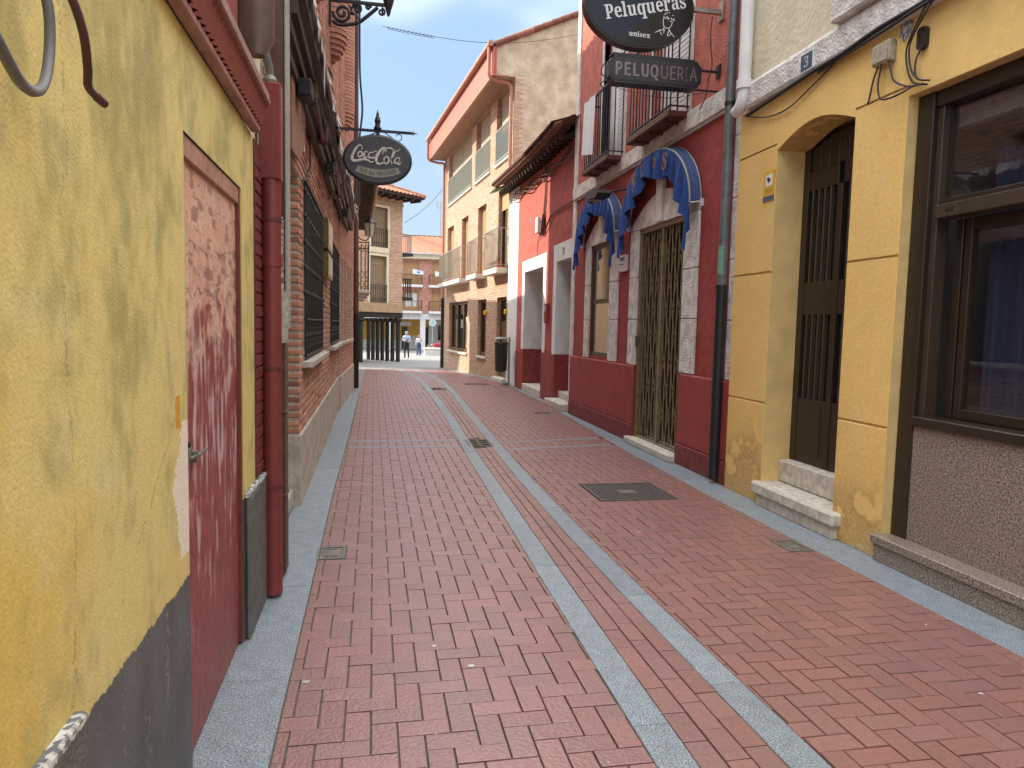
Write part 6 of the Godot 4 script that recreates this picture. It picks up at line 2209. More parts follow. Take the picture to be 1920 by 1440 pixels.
func square_building() -> void:
	var t := thing("pink_square_building", "pink brick building over a white arcade across the square", "building", Vector3(0, -1.2, -75), 0.0)
	var holes := [[3.05, 4.6, 6.8, 9.15], [5.95, 6.85, 6.8, 9.15], [3.05, 4.6, 4.1, 6.1], [5.95, 6.85, 4.1, 6.1], [8.6, 9.6, 6.8, 9.15], [8.6, 9.6, 4.1, 6.1], [0.2, 1.4, 6.8, 9.15], [0.2, 1.4, 4.1, 6.1]]
	var w := MB.new()
	w.wall(-6, 16, 3.75, 9.4, holes, 0, -0.3)
	part("wall", w, M.pink_brick_far, t)
	boxp("rear_body", Vector3(-6, 3.75, -8), Vector3(16, 9.4, -0.35), M.room_dark, t)
	boxp("white_beam", Vector3(-6, 3.2, -0.4), Vector3(16, 3.75, 0.12), M.white_smooth, t)
	boxp("eaves_band", Vector3(-6.2, 9.4, -0.3), Vector3(16.2, 9.9, 0.35), M.cream_plain, t)
	for x in [-1.9, 1.6, 5.05, 8.5, 12.0]:
		boxp("arcade_column", Vector3(x - 0.27, -0.1, -0.4), Vector3(x + 0.27, 3.2, 0.1), M.white_smooth, t)
	boxp("arcade_back_wall", Vector3(-6, -0.1, -3.4), Vector3(5.9, 3.2, -3.0), M.yellow_far, t)
	boxp("arcade_back_wall", Vector3(5.9, -0.1, -3.4), Vector3(16, 3.2, -3.0), M.white_smooth, t)
	boxp("back_wall_dado", Vector3(-6, -0.1, -3.0), Vector3(5.6, 0.95, -2.96), M.white_smooth, t)
	boxp("arcade_door", Vector3(3.0, -0.1, -2.99), Vector3(3.6, 2.4, -2.95), M.brown_frame_light, t)
	boxp("arcade_door", Vector3(5.2, -0.1, -2.99), Vector3(5.85, 2.4, -2.95), M.wood_dark, t)
	boxp("shop_sign", Vector3(2.7, 2.5, -2.95), Vector3(4.0, 2.95, -2.9), M.white_smooth, t)
	boxp("shop_poster", Vector3(4.15, 1.0, -2.95), Vector3(4.6, 1.45, -2.93), M.white_smooth, t)
	boxp("arcade_window", Vector3(6.9, 1.0, -2.99), Vector3(7.4, 2.6, -2.95), M.dark_glass, t)
	boxp("arcade_ceiling", Vector3(-6, 3.2, -3.4), Vector3(16, 3.25, -0.4), M.white_smooth, t)
	for h in holes:
		var n := Node3D.new()
		n.name = "window"
		t.add_child(n, true)
		boxp("shutter", Vector3(h[0], h[2], -0.2), Vector3(h[1], h[3], -0.15), M.shutter_tan, n)
		if h[0] == 3.05 and h[2] < 5:
			for q in [[3.25, 3.8], [3.95, 4.4]]:
				boxp("curtained_pane", Vector3(q[0], 4.5, -0.149), Vector3(q[1], 5.9, -0.14), M.blind_white, n)
		boxp("balcony_slab", Vector3(h[0] - 0.35, h[2] - 0.3, 0.0), Vector3(h[1] + 0.35, h[2] - 0.05, 0.55), M.white_smooth, t)
		var fb := MB.new()
		var x: float = h[0] - 0.3
		while x < h[1] + 0.3:
			fb.box(Vector3(x, h[2] - 0.05, 0.5), Vector3(x + 0.025, h[2] + 0.95, 0.52))
			x += 0.13
		fb.box(Vector3(h[0] - 0.32, h[2] + 0.95, 0.49), Vector3(h[1] + 0.32, h[2] + 1.0, 0.53))
		for z in 4:
			fb.box(Vector3(h[0] - 0.32, h[2] - 0.05, 0.02 + z * 0.13), Vector3(h[0] - 0.30, h[2] + 0.95, 0.04 + z * 0.13))
			fb.box(Vector3(h[1] + 0.30, h[2] - 0.05, 0.02 + z * 0.13), Vector3(h[1] + 0.32, h[2] + 0.95, 0.04 + z * 0.13))
		part("balcony_railing", fb, M.black_iron, t)
	var rf := MB.new()
	hip_tiles(rf, Vector3(-6.5, 9.9, 0.6), Vector3(9.5, 9.9, 0.6), Vector3(-2, 12.3, -5.0), Vector3(4.2, 12.3, -5.0), 0.3)
	hip_tiles(rf, Vector3(9.5, 9.9, 0.6), Vector3(16.0, 9.9, 0.6), Vector3(4.2, 12.3, -5.0), Vector3(16, 12.3, -5.0), 0.3)
	part("roof", rf, M.tile_far, t)
	boxp("hip_ridge", Vector3(-2, 12.25, -5.1), Vector3(16, 12.42, -4.9), M.tile_plain, t)
	# side building closing the square on the right
	var s := thing("far_pink_house", "pink house at the far right corner of the square", "house", Vector3(16.5, -1.25, -70), 0.0)
	boxp("wall", Vector3(0, 0, -9), Vector3(9, 9, 6), M.pink_brick_far, s)
	boxp("roof", Vector3(-0.4, 9, -9.4), Vector3(9.4, 9.3, 6.4), M.tile_plain, s)
	var s2 := thing("far_cream_house", "cream house closing the square behind the arcade posts", "house", Vector3(-18, -1.2, -74), 0.0)
	boxp("wall", Vector3(0, 0, -9), Vector3(11.9, 8.4, 2), M.cream_plain, s2)
	boxp("roof", Vector3(-0.4, 8.4, -9.4), Vector3(12.2, 8.7, 2.5), M.tile_plain, s2)
	for k in 4:
		boxp("window", Vector3(1.4 + k * 2.8, 4.5, 2.0), Vector3(2.5 + k * 2.8, 6.4, 2.04), M.brown_frame_light, s2)
		boxp("door", Vector3(1.4 + k * 2.8, 0, 2.0), Vector3(2.5 + k * 2.8, 2.4, 2.04), M.wood_dark, s2)

func houses() -> void:
	mat("rust_edge", lin(0.20, 0.12, 0.075), 0.8, T.dirty, 0.3)
	mat("sticker_green", lin(0.18, 0.45, 0.32), 0.5, T.dirty, 0.15)
	mat("wood_rust", lin(0.20, 0.10, 0.055), 0.8, T.dirty, 0.5)
	mat("tin_green", lin(0.30, 0.36, 0.27), 0.55, T.dirty, 0.5)
	mat("pot_red", lin(0.42, 0.05, 0.03), 0.5)
	mat("pot_yellow", lin(0.50, 0.36, 0.06), 0.5)
	mat("leaf", lin(0.06, 0.11, 0.03), 0.7)
	mat("tile_far", lin(0.72, 0.6, 0.55), 0.9, null, 1, null, 1, 0, true)
	ochre_house()
	bar_building()
	eave_house()
	mustard_house()
	maroon_house()
	red_cottage()
	apartment()
	arcade_house()
	square_building()

# ---------------------------------------------------------------- lettering
func font(serif: bool, weight := 400, italic := false) -> SystemFont:
	var f := SystemFont.new()
	f.font_names = PackedStringArray(["Droid Serif" if serif else "Droid Sans"])
	f.font_weight = weight
	f.font_italic = italic
	return f

func text(called: String, s: String, f: Font, width: float, depth: float, m: Material, parent: Node3D, at: Vector3, tilt := 0.0, height := 0.0, tall := 1.0) -> MeshInstance3D:
	var tm := TextMesh.new()
	tm.text = s
	tm.font = f
	tm.font_size = 64
	tm.pixel_size = 0.01
	tm.depth = 0.05
	tm.curve_step = 1.5
	var box := tm.get_aabb()
	var o := MeshInstance3D.new()
	o.name = called
	o.mesh = tm
	o.material_override = m
	parent.add_child(o, true)
	var k := width / maxf(box.size.x, 0.01)
	var ky := k * tall if height == 0.0 else height / maxf(box.size.y, 0.01)
	var b := Basis(Vector3.BACK, tilt) * Basis.from_scale(Vector3(k, ky, depth / 0.05))
	o.transform = Transform3D(b, at - b * box.get_center())
	return o

func px_path(list: Array, o: Vector2, k: Vector2, per := 5) -> Array:
	var p := []
	for q in list:
		p.append(Vector2((q[0] - o.x) * k.x, -(q[1] - o.y) * k.y))
	return catmull(p, per)

func widths(n: int, a: float, b: float, e: float) -> Array:
	var w := []
	for i in n:
		var u := i / float(maxi(n - 1, 1))
		w.append(lerpf(a, b, u * 2.0) if u < 0.5 else lerpf(b, e, u * 2.0 - 1.0))
	return w

func oval(rx: float, ry: float, k := 56) -> PackedVector2Array:
	var p := PackedVector2Array()
	for i in k:
		p.append(Vector2(cos(TAU * i / k) * rx, sin(TAU * i / k) * ry))
	return p

func drink_sign() -> void:
	var t := thing("oval_bar_sign", "dark oval bar sign with white script lettering hanging from an iron arm", "sign", Vector3(0.035, 3.295, -8.0))
	var b := MB.new()
	b.ext(oval(0.335, 0.235), -0.03, 0.03)
	part("board", b, M.sign_dark, t)
	b = MB.new()
	var ring := []
	for i in 57:
		ring.append(Vector3(cos(TAU * i / 56.0) * 0.335, sin(TAU * i / 56.0) * 0.235, 0.0))
	b.tube(ring, 0.033, 8)
	part("rim", b, M.sign_rim, t)
	var o := Vector2(428, 1197)
	var k := Vector2(0.67 / 492.0, 0.47 / 340.0)
	var s := MB.new()
	var strokes := [
		[[[305, 1132], [306, 1106], [287, 1098], [262, 1122], [240, 1162], [230, 1196], [243, 1216], [275, 1214], [318, 1203], [352, 1207], [372, 1221], [396, 1216]], 0.006, 0.030, 0.012],
		[[[292, 1146], [278, 1160], [280, 1182], [294, 1186], [308, 1170], [306, 1150], [292, 1146]], 0.014, 0.017, 0.014],
		[[[350, 1150], [340, 1141], [324, 1160], [323, 1184], [338, 1190], [356, 1174]], 0.010, 0.018, 0.008],
		[[[386, 1150], [368, 1150], [358, 1172], [364, 1190], [380, 1180], [390, 1152]], 0.010, 0.015, 0.010],
		[[[393, 1142], [384, 1184], [394, 1190], [404, 1178]], 0.014, 0.015, 0.006],
		[[[400, 1141], [420, 1136]], 0.012, 0.012, 0.012],
		[[[488, 1140], [494, 1116], [478, 1106], [450, 1126], [424, 1168], [416, 1206], [432, 1230], [462, 1224], [484, 1200]], 0.006, 0.032, 0.010],
		[[[466, 1160], [474, 1130], [500, 1108], [530, 1106], [556, 1122], [580, 1124], [605, 1106]], 0.006, 0.016, 0.006],
		[[[494, 1172], [478, 1188], [480, 1216], [496, 1226], [514, 1206], [512, 1180], [494, 1172]], 0.015, 0.018, 0.015],
		[[[530, 1196], [552, 1160], [564, 1128], [556, 1122], [544, 1150], [534, 1196], [536, 1222], [552, 1214]], 0.008, 0.015, 0.008],
		[[[590, 1178], [570, 1180], [560, 1202], [566, 1222], [582, 1212], [594, 1182]], 0.010, 0.016, 0.010],
		[[[597, 1172], [588, 1216], [598, 1226], [608, 1212]], 0.015, 0.016, 0.006],
		[[[606, 1206], [610, 1204]], 0.006, 0.006, 0.006]]
	for q in strokes:
		var p := px_path(q[0], o, k, 5)
		s.stroke(p, widths(p.size(), q[1], q[2], q[3]), 0.031, 0.036)
	part("script_lettering", s, M.letter_cream, t)
	var band := MB.new()
	var bp := PackedVector2Array()
	for i in 13:
		var u := i / 12.0
		bp.append(Vector2(lerpf(-0.205, 0.215, u), -0.075 - 0.03 * sin(PI * u)))
	for i in 13:
		var u := 1.0 - i / 12.0
		bp.append(Vector2(lerpf(-0.235, 0.245, u), -0.135 - 0.055 * sin(PI * u)))
	band.ext(bp, 0.029, 0.033)
	part("name_band", band, M.band_grey, t)
	var word := "BAR LA TRAVIATA"
	for i in word.length():
		if word[i] == " ":
			continue
		var u := (i + 0.5) / word.length()
		text("band_letter", word[i], font(true, 700), 0.010 if word[i] == "I" else 0.0195, 0.003, M.ink, t, Vector3(lerpf(-0.185, 0.195, u), -0.107 - 0.042 * sin(PI * u), 0.0345), -cos(PI * u) * 0.32, 0.036)
	var arm := MB.new()
	arm.box(Vector3(-0.62, 0.292, -0.012), Vector3(0.36, 0.318, 0.012))
	arm.cyl(Vector3(0.36, 0.305, 0), Vector3(0.43, 0.305, 0), 0.012, 0.002, 8)
	arm.lathe(Vector3(0.375, 0.305, 0), [[0.0, -0.03], [0.012, 0.0], [0.0, 0.03]], 8)
	part("iron_arm", arm, M.black_iron, t)
	var scr := MB.new()
	scr.tube(catmull([Vector3(-0.14, 0.235, 0), Vector3(-0.03, 0.28, 0), Vector3(0.0, 0.295, 0)], 6), 0.006, 6)
	scr.tube(catmull([Vector3(0.06, 0.30, 0), Vector3(0.14, 0.25, 0), Vector3(0.2, 0.215, 0), Vector3(0.245, 0.225, 0), Vector3(0.25, 0.27, 0), Vector3(0.215, 0.285, 0), Vector3(0.195, 0.262, 0)], 6), 0.005, 6)
	scr.box(Vector3(-0.02, 0.23, -0.01), Vector3(0.02, 0.295, 0.01))
	part("iron_scrolls", scr, M.black_iron, t)
	var fin := MB.new()
	fin.lathe(Vector3(-0.003, 0.318, 0), [[0.04, 0.0], [0.042, 0.02], [0.03, 0.03], [0.026, 0.06], [0.034, 0.09], [0.024, 0.125], [0.014, 0.15], [0.016, 0.165], [0.008, 0.18], [0.0, 0.215]], 12)
	part("finial", fin, M.black_iron, t)
	boxp("wall_plate", Vector3(-0.64, 0.2, -0.04), Vector3(-0.625, 0.4, 0.04), M.black_iron, t, 0.004)

func hair_signs() -> void:
	var t := thing("oval_hairdresser_sign", "large glossy black oval hairdresser sign with white italic lettering", "sign", Vector3(2.595, 4.765, -7.1))
	var b := MB.new()
	b.ext(oval(0.575, 0.415, 72), -0.06, 0.055)
	part("board", b, M.sign_edge, t)
	b = MB.new()
	b.ext(oval(0.56, 0.40, 72), 0.055, 0.06)
	part("face", b, M.gloss_black, t)
	text("name_lettering", "Peluqueras", font(true, 700, true), 0.86, 0.004, M.letter_white, t, Vector3(0.055, -0.03, 0.063), 0.222, 0.0, 1.25)
	text("small_lettering", "unisex", font(true, 700), 0.225, 0.004, M.letter_white, t, Vector3(0.0, -0.285, 0.063), -0.03)
	var dr := MB.new()
	var k := Vector2(0.0056 / 6.4, 0.0056 / 6.4)
	var o := Vector2(759, 122)
	var lines := [[[1050, 200], [1038, 260], [1042, 310], [1062, 345], [1110, 345], [1140, 310], [1148, 270]], [[1042, 345], [1052, 372], [1048, 410]], [[1112, 350], [1108, 385], [1090, 435]], [[1046, 368], [1000, 380], [945, 410]], [[1000, 385], [1025, 430]], [[1112, 355], [1135, 395], [1180, 440]], [[1090, 432], [1120, 425], [1138, 398]],
		[[1040, 235], [1052, 200], [1075, 190]], [[1075, 185], [1090, 170]], [[1050, 225], [1070, 250]], [[1085, 215], [1100, 250], [1110, 230]], [[1115, 180], [1105, 168]], [[1130, 230], [1150, 250], [1170, 235]], [[1150, 205], [1162, 198]], [[1172, 245], [1165, 265]], [[1070, 225], [1085, 240]], [[1120, 265], [1140, 270]]]
	for l in lines:
		var p := px_path(l, o, k, 4)
		dr.stroke(p, widths(p.size(), 0.006, 0.008, 0.006), 0.0605, 0.064)
	part("head_drawing", dr, M.letter_white, t)
	var sc := MB.new()
	for l in [[[330, -40], [306, 0], [300, 50], [330, 80], [375, 82], [405, 100]], [[345, -20], [330, 20], [350, 50], [390, 40], [430, 10], [480, 10]], [[400, 60], [410, 92], [380, 95]], [[480, 10], [470, 40], [430, 35]]]:
		var p := px_path(l, o, k, 5)
		sc.stroke(p, widths(p.size(), 0.006, 0.009, 0.006), 0.0605, 0.064)
	part("comb_drawing", sc, M.letter_white, t)
	var arm := MB.new()
	arm.box(Vector3(0.5, 0.02, -0.025), Vector3(0.895, 0.065, 0.015))
	arm.box(Vector3(0.89, -0.04, -0.05), Vector3(0.903, 0.15, 0.05))
	part("steel_arm", arm, M.arm_pale, t)
	arm = MB.new()
	arm.box(Vector3(0.5, 0.19, -0.02), Vector3(0.66, 0.21, 0.0))
	arm.cyl(Vector3(-0.08, -0.40, 0), Vector3(-0.16, -0.475, 0), 0.008, 0.008, 6)
	part("hanging_rods", arm, M.black_iron, t)
	# the lower lightbox
	var p := thing("hairdresser_lightbox", "long dark sign box reading PELUQUERIA in peeling letters", "sign", Vector3(2.785, 4.135, -7.1))
	b = MB.new()
	var oct := PackedVector2Array([Vector2(-0.49, -0.07), Vector2(-0.44, -0.135), Vector2(0.44, -0.135), Vector2(0.49, -0.07), Vector2(0.49, 0.07), Vector2(0.44, 0.135), Vector2(-0.44, 0.135), Vector2(-0.49, 0.07)])
	b.ext(oct, -0.08, 0.06)
	part("case", b, M.panel_frame, p)
	b = MB.new()
	var inn := PackedVector2Array()
	for q in oct:
		inn.append(q * Vector2(0.965, 0.80))
	b.ext(inn, 0.06, 0.064)
	part("face", b, M.panel_dark, p)
	boxp("top_ledge", Vector3(-0.46, 0.136, -0.06), Vector3(0.42, 0.155, 0.05), M.panel_frame, p)
	var word := "PELUQUERIA"
	var xs := [-0.395, -0.305, -0.215, -0.12, -0.02, 0.085, 0.18, 0.262, 0.325, 0.40]
	for i in 10:
		var w: float = 0.03 if word[i] == "I" else [0.07, 0.066, 0.066, 0.078, 0.086, 0.074, 0.064, 0.07, 0.03, 0.084][i]
		if word[i] == "I":
			w = 0.014
		text("letter", word[i], font(false, 700 if i < 5 else 400), w, 0.005, M.letter_dull if i < 5 else M.letter_pink, p, Vector3(xs[i], -0.012 if word[i] == "Q" else 0.0, 0.066), 0.0, 0.152 if word[i] == "Q" else 0.13)
	arm = MB.new()
	arm.box(Vector3(0.44, 0.07, -0.03), Vector3(0.71, 0.09, -0.01))
	arm.box(Vector3(0.44, -0.125, -0.03), Vector3(0.71, -0.108, -0.01))
	arm.box(Vector3(0.70, 0.02, -0.05), Vector3(0.715, 0.15, 0.03))
	part("iron_arms", arm, M.black_iron, p)
	var wr := MB.new()
	wr.tube(catmull([Vector3(0.61, 0.62, 0.0), Vector3(0.6, 0.4, 0.0), Vector3(0.63, 0.15, 0.0), Vector3(0.6, 0.0, 0.0), Vector3(0.56, -0.2, 0.02), Vector3(0.5, -0.32, 0.02)], 5), 0.006, 5)
	wr.tube(catmull([Vector3(-0.45, 0.09, 0.02), Vector3(-0.54, 0.04, 0.02), Vector3(-0.56, -0.05, 0.02), Vector3(-0.5, -0.1, 0.02), Vector3(-0.57, -0.15, 0.02), Vector3(-0.52, -0.2, 0.02)], 5), 0.006, 5)
	wr.tube(catmull([Vector3(-0.5, -0.14, 0.03), Vector3(-0.3, -0.2, 0.03), Vector3(0.1, -0.24, 0.03), Vector3(0.4, -0.19, 0.03), Vector3(0.6, -0.12, 0.02)], 5), 0.003, 4)
	part("wiring", wr, M.cable_black, p)

func blue_awning(cx: float, hw: float, ys: float, rise: float, out: float, label: String, letters: Array) -> void:
	var t := thing("arched_awning", label, "awning", Vector3(3.5, 0, 0), RIGHT, "blue arched awnings")
	var n := 48
	var wallp := func(a: float) -> Vector3: return Vector3(cx - cos(a) * hw, ys + sin(a) * rise, 0.02)
	var frontp := func(a: float) -> Vector3: return Vector3(cx - cos(a) * hw * 1.0, ys - 0.02 + sin(a) * rise * 0.99, out)
	var top := MB.new()
	for i in n:
		var a0 := PI * i / n
		var a1 := PI * (i + 1) / n
		for k in 8:
			var u0 := k / 8.0
			var u1 := (k + 1) / 8.0
			var sg := func(a: float, u: float) -> Vector3:
				var p: Vector3 = wallp.call(a).lerp(frontp.call(a), u)
				return p - Vector3(cos(a) * -0.6, sin(a), 0) * 0.012 * absf(sin(u * PI * 3.0)) * -1.0
			top.quad(sg.call(a0, u1), sg.call(a1, u1), sg.call(a1, u0), sg.call(a0, u0))
	part("canopy", top, M.blue_top, t)
	var val := MB.new()
	var fold := func(a: float, v: float) -> Vector3:
		var p: Vector3 = frontp.call(a)
		var edge := pow(absf(cos(a)), 2.0)
		var ln := 0.25 + 0.10 * absf(sin(a * 4.5)) + 0.16 * edge
		var q := p + Vector3(0, -ln * v, 0.008 + 0.045 * v * sin(a * 19.0) + 0.02 * v * sin(a * 47.0))
		return q + Vector3(cos(a) * 0.06 * v, 0, 0)
	for i in n * 2:
		var a0 := PI * i / (n * 2)
		var a1 := PI * (i + 1) / (n * 2)
		for k in 6:
			val.quad(fold.call(a0, (k + 1) / 6.0), fold.call(a1, (k + 1) / 6.0), fold.call(a1, k / 6.0), fold.call(a0, k / 6.0))
	part("valance", val, M.blue_cloth, t)
	for q in [wallp, frontp]:
		var h := MB.new()
		var pts := []
		for i in 25:
			pts.append(q.call(PI * i / 24.0))
		h.tube(pts, 0.012, 6)
		part("hoop", h, M.rail_grey, t)
	for e in [0.0, PI]:
		var st := MB.new()
		st.cyl(wallp.call(e), frontp.call(e), 0.01, 0.01, 6)
		st.box(wallp.call(e) - Vector3(0.03, 0.05, 0.02), wallp.call(e) + Vector3(0.03, 0.03, 0.01))
		part("bracket", st, M.white_smooth, t)
	for l in letters:
		var a: float = l[1]
		var p: Vector3 = fold.call(a, 0.45)
		text("faded_letter", l[0], font(true, 700), l[2], 0.006, M.faded_letter, t, p + Vector3(0, 0, 0.02), -cos(a) * -0.45, l[2] * 1.5)

func folded_awnings() -> void:
	# three awnings folded against the bar front, their frills torn
	var where := ["nearest the maroon downpipe", "above the first iron window grille", "farthest along the brick bar front"]
	var spans := [[4.6, 7.2], [7.4, 10.6], [10.8, 15.0]]
	for i in 3:
		var x0: float = spans[i][0]
		var x1: float = spans[i][1]
		var t := thing("folded_awning", "brown folded awning with torn pale edge, " + where[i], "awning", Vector3(-0.6 if i < 2 else -0.57, 0, 0), LEFT + (0.0 if i < 2 else -0.0), "folded brown awnings on the bar")
		var dy := [0.0, 0.06, 0.12][i] as float
		var c := MB.new()
		var prof := [[0.01, 3.22], [0.07, 3.22], [0.075, 3.30], [0.105, 3.30], [0.11, 3.38], [0.145, 3.38], [0.15, 3.46], [0.19, 3.47], [0.20, 3.56], [0.01, 3.60]]
		for k in prof.size() - 1:
			var p: Array = prof[k]
			var q: Array = prof[k + 1]
			c.quad(Vector3(x0, p[1] + dy, p[0]), Vector3(x1, p[1] + dy, p[0]), Vector3(x1, q[1] + dy, q[0]), Vector3(x0, q[1] + dy, q[0]))
		for e in [x0, x1]:
			var pl := PackedVector2Array()
			for p in prof:
				pl.append(Vector2(p[0], p[1] + dy))
			var tr := Geometry2D.triangulate_polygon(pl)
			for j in range(0, tr.size(), 3):
				c.tri(Vector3(e, pl[tr[j]].y, pl[tr[j]].x), Vector3(e, pl[tr[j + 1]].y, pl[tr[j + 1]].x), Vector3(e, pl[tr[j + 2]].y, pl[tr[j + 2]].x))
		part("folded_boards", c, M.awning_brown, t)
		boxp("front_rail", Vector3(x0 - 0.02, 3.55 + dy, 0.17), Vector3(x1 + 0.02, 3.595 + dy, 0.215), M.post_edge, t, 0.006)
		for e in [0.3, 0.8]:
			var bx := lerpf(x0, x1, e)
			if e < 0.5:
				boxp("spotlight", Vector3(bx, 3.14 + dy, 0.06), Vector3(bx + 0.22, 3.26 + dy, 0.16), M.black, t, 0.012)
			boxp("arm_joint", Vector3(bx + 0.45, 3.24 + dy, 0.08), Vector3(bx + 0.62, 3.42 + dy, 0.16), M.awning_fold, t, 0.02)
			var ar := MB.new()
			ar.cyl(Vector3(bx + 0.5, 3.26 + dy, 0.12), Vector3(lerpf(x0, x1, 0.48), 3.22 + dy, 0.16), 0.018, 0.018, 8)
			part("folding_arm", ar, M.brown_post, t)
		var fr := MB.new()
		var x := x0
		var rg := RandomNumberGenerator.new()
		rg.seed = 60 + i
		while x < x1:
			var w := rg.randf_range(0.05, 0.16)
			if rg.randf() < 0.75:
				var d := rg.randf_range(0.03, 0.10)
				if rg.randf() < 0.16:
					d = rg.randf_range(0.15, 0.30)
				var z := 0.222
				var z2 := z + rg.randf_range(-0.01, 0.05)
				fr.quad(Vector3(x, 3.57 + dy - d * rg.randf_range(0.6, 1.0), z2), Vector3(x + w, 3.57 + dy - d, z2 + rg.randf_range(-0.02, 0.03)), Vector3(x + w, 3.60 + dy, z), Vector3(x, 3.60 + dy, z))
			x += w * rg.randf_range(0.7, 1.2)
		part("torn_frill", fr, M.torn_cloth, t, "stuff")

func bar_bits() -> void:
	# gilt sign boxes on the bar wall
	for q in [[2.42, 2.78, "upper gilt-framed sign box on the brick bar wall"], [2.08, 2.38, "lower gilt-framed sign box on the brick bar wall"]]:
		var t := thing("menu_box", q[2], "sign", Vector3(-0.6, 0, 0), LEFT, "gilt sign boxes")
		boxp("case", Vector3(8.85, q[0], 0.0), Vector3(9.75, q[1], 0.07), M.gold_frame, t, 0.008)
		boxp("face", Vector3(8.9, q[0] + 0.04, 0.0705), Vector3(9.7, q[1] - 0.04, 0.075), M.sign_face, t)
	var np := thing("wall_notice", "small pale notice plate on the bar wall above the entrance", "sign", Vector3(-0.6, 0, 0), LEFT)
	boxp("plate", Vector3(6.35, 3.0, 0.001), Vector3(6.55, 3.22, 0.012), M.white_smooth, np, 0.003)
	boxp("print", Vector3(6.39, 3.06, 0.0125), Vector3(6.51, 3.14, 0.0135), M.number_blue, np)
	# wall wire with its clip
	var w := MB.new()
	w.tube(catmull([Vector3(6.9, 3.3, 0.02), Vector3(6.85, 2.98, 0.03), Vector3(6.8, 2.9, 0.02), Vector3(6.55, 2.78, 0.03), Vector3(6.2, 2.7, 0.02)], 5), 0.008, 5)
	one("hanging_wire", w, M.cable_black, "thin black wire drooping over the brick pier by the bar entrance", "cable", Vector3(-0.6, 0, 0), LEFT)
	# wrought iron lamp bracket high on the bar front
	var t := thing("lamp_bracket", "black wrought iron lamp bracket with scrolls high on the brick bar", "street lamp", Vector3(-0.59, 5.42, -9.9), 0.0)
	boxp("back_plate", Vector3(0.0, -0.05, -0.02), Vector3(0.03, 0.85, 0.02), M.black_iron, t, 0.004)
	boxp("arm", Vector3(0.03, 0.26, -0.018), Vector3(0.78, 0.30, 0.018), M.black_iron, t, 0.004)
	var s := MB.new()
	var spiral := func(c: Vector2, r: float, turns: float, a: float, s2: float) -> Array:
		var pts := []
		for k in 26:
			var u := k / 25.0
			var an := a + s2 * TAU * turns * u
			pts.append(Vector3(c.x + cos(an) * r * (1.0 - 0.85 * u), c.y + sin(an) * r * (1.0 - 0.85 * u), 0))
		return pts
	s.tube(spiral.call(Vector2(0.17, 0.13), 0.12, 1.7, PI, 1.0), 0.022, 6)
	s.tube(spiral.call(Vector2(0.36, 0.20), 0.065, 1.6, PI, -1.0), 0.018, 6)
	s.tube(spiral.call(Vector2(0.50, 0.235), 0.04, 1.5, 0.0, 1.0), 0.015, 6)
	s.tube(spiral.call(Vector2(0.67, 0.19), 0.05, 1.5, PI * 0.5, -1.0), 0.014, 6)
	s.tube(catmull([Vector3(0.05, 0.02, 0), Vector3(0.12, -0.02, 0), Vector3(0.25, -0.01, 0), Vector3(0.38, 0.03, 0), Vector3(0.5, 0.13, 0), Vector3(0.62, 0.24, 0)], 6), 0.024, 6)
	s.tube(catmull([Vector3(0.25, 0.24, 0), Vector3(0.33, 0.12, 0), Vector3(0.42, 0.06, 0)], 6), 0.012, 6)
	part("scrolls", s, M.black_iron, t)
	var lf := MB.new()
	for q in [Vector3(0.1, -0.01, 0), Vector3(0.36, 0.03, 0), Vector3(0.3, 0.14, 0)]:
		lf.lathe(q - Vector3(0, 0.03, 0), [[0.0, 0.0], [0.03, 0.025], [0.022, 0.045], [0.0, 0.07]], 8)
	part("iron_leaves", lf, M.black_iron, t)
	var cup := MB.new()
	cup.lathe(Vector3(0.76, 0.16, 0), [[0.0, -0.03], [0.02, 0.0], [0.035, 0.06], [0.06, 0.14], [0.075, 0.2], [0.05, 0.24], [0.09, 0.3], [0.15, 0.5], [0.17, 0.85], [0.2, 0.88], [0.02, 1.1], [0.0, 1.2]], 12)
	part("lantern", cup, M.black_iron, t)

func ochre_cables() -> void:
	var c := MB.new()
	c.tube(catmull([Vector3(0.55, 2.6, 0.05), Vector3(0.9, 2.0, 0.12), Vector3(1.03, 1.905, 0.13), Vector3(1.16, 1.875, 0.11), Vector3(1.27, 1.905, 0.09), Vector3(1.325, 1.975, 0.08), Vector3(1.325, 2.05, 0.08), Vector3(1.30, 2.10, 0.07), Vector3(1.24, 2.16, 0.05)], 7), 0.0082, 8)
	one("loose_cable", c, M.cable_grey, "thick grey cable looping against the yellow wall", "cable", Vector3(-0.6, 0, 0), LEFT)
	c = MB.new()
	c.tube(catmull([Vector3(1.26, 2.2, 0.06), Vector3(1.33, 2.1, 0.10), Vector3(1.38, 2.04, 0.11), Vector3(1.43, 1.99, 0.10), Vector3(1.46, 1.965, 0.09), Vector3(1.495, 1.955, 0.095)], 7), 0.0075, 8)
	c.cyl(Vector3(1.488, 1.956, 0.094), Vector3(1.515, 1.952, 0.098), 0.0085, 0.0085, 8)
	one("cut_cable", c, M.cable_maroon, "cut end of a dark red cable hanging on the yellow wall", "cable", Vector3(-0.6, 0, 0), LEFT)
	var p := MB.new()
	p.cyl(Vector3(1.25, 2.14, 0.0), Vector3(1.25, 2.14, 0.07), 0.028, 0.028, 12)
	p.cbox(Vector3(1.20, 2.05, 0.0), Vector3(1.225, 2.2, 0.03), 0.004)
	one("cable_socket", p, M.chipped_grey, "rusty conduit stub in the yellow wall where cables emerge", "conduit", Vector3(-0.6, 0, 0), LEFT)

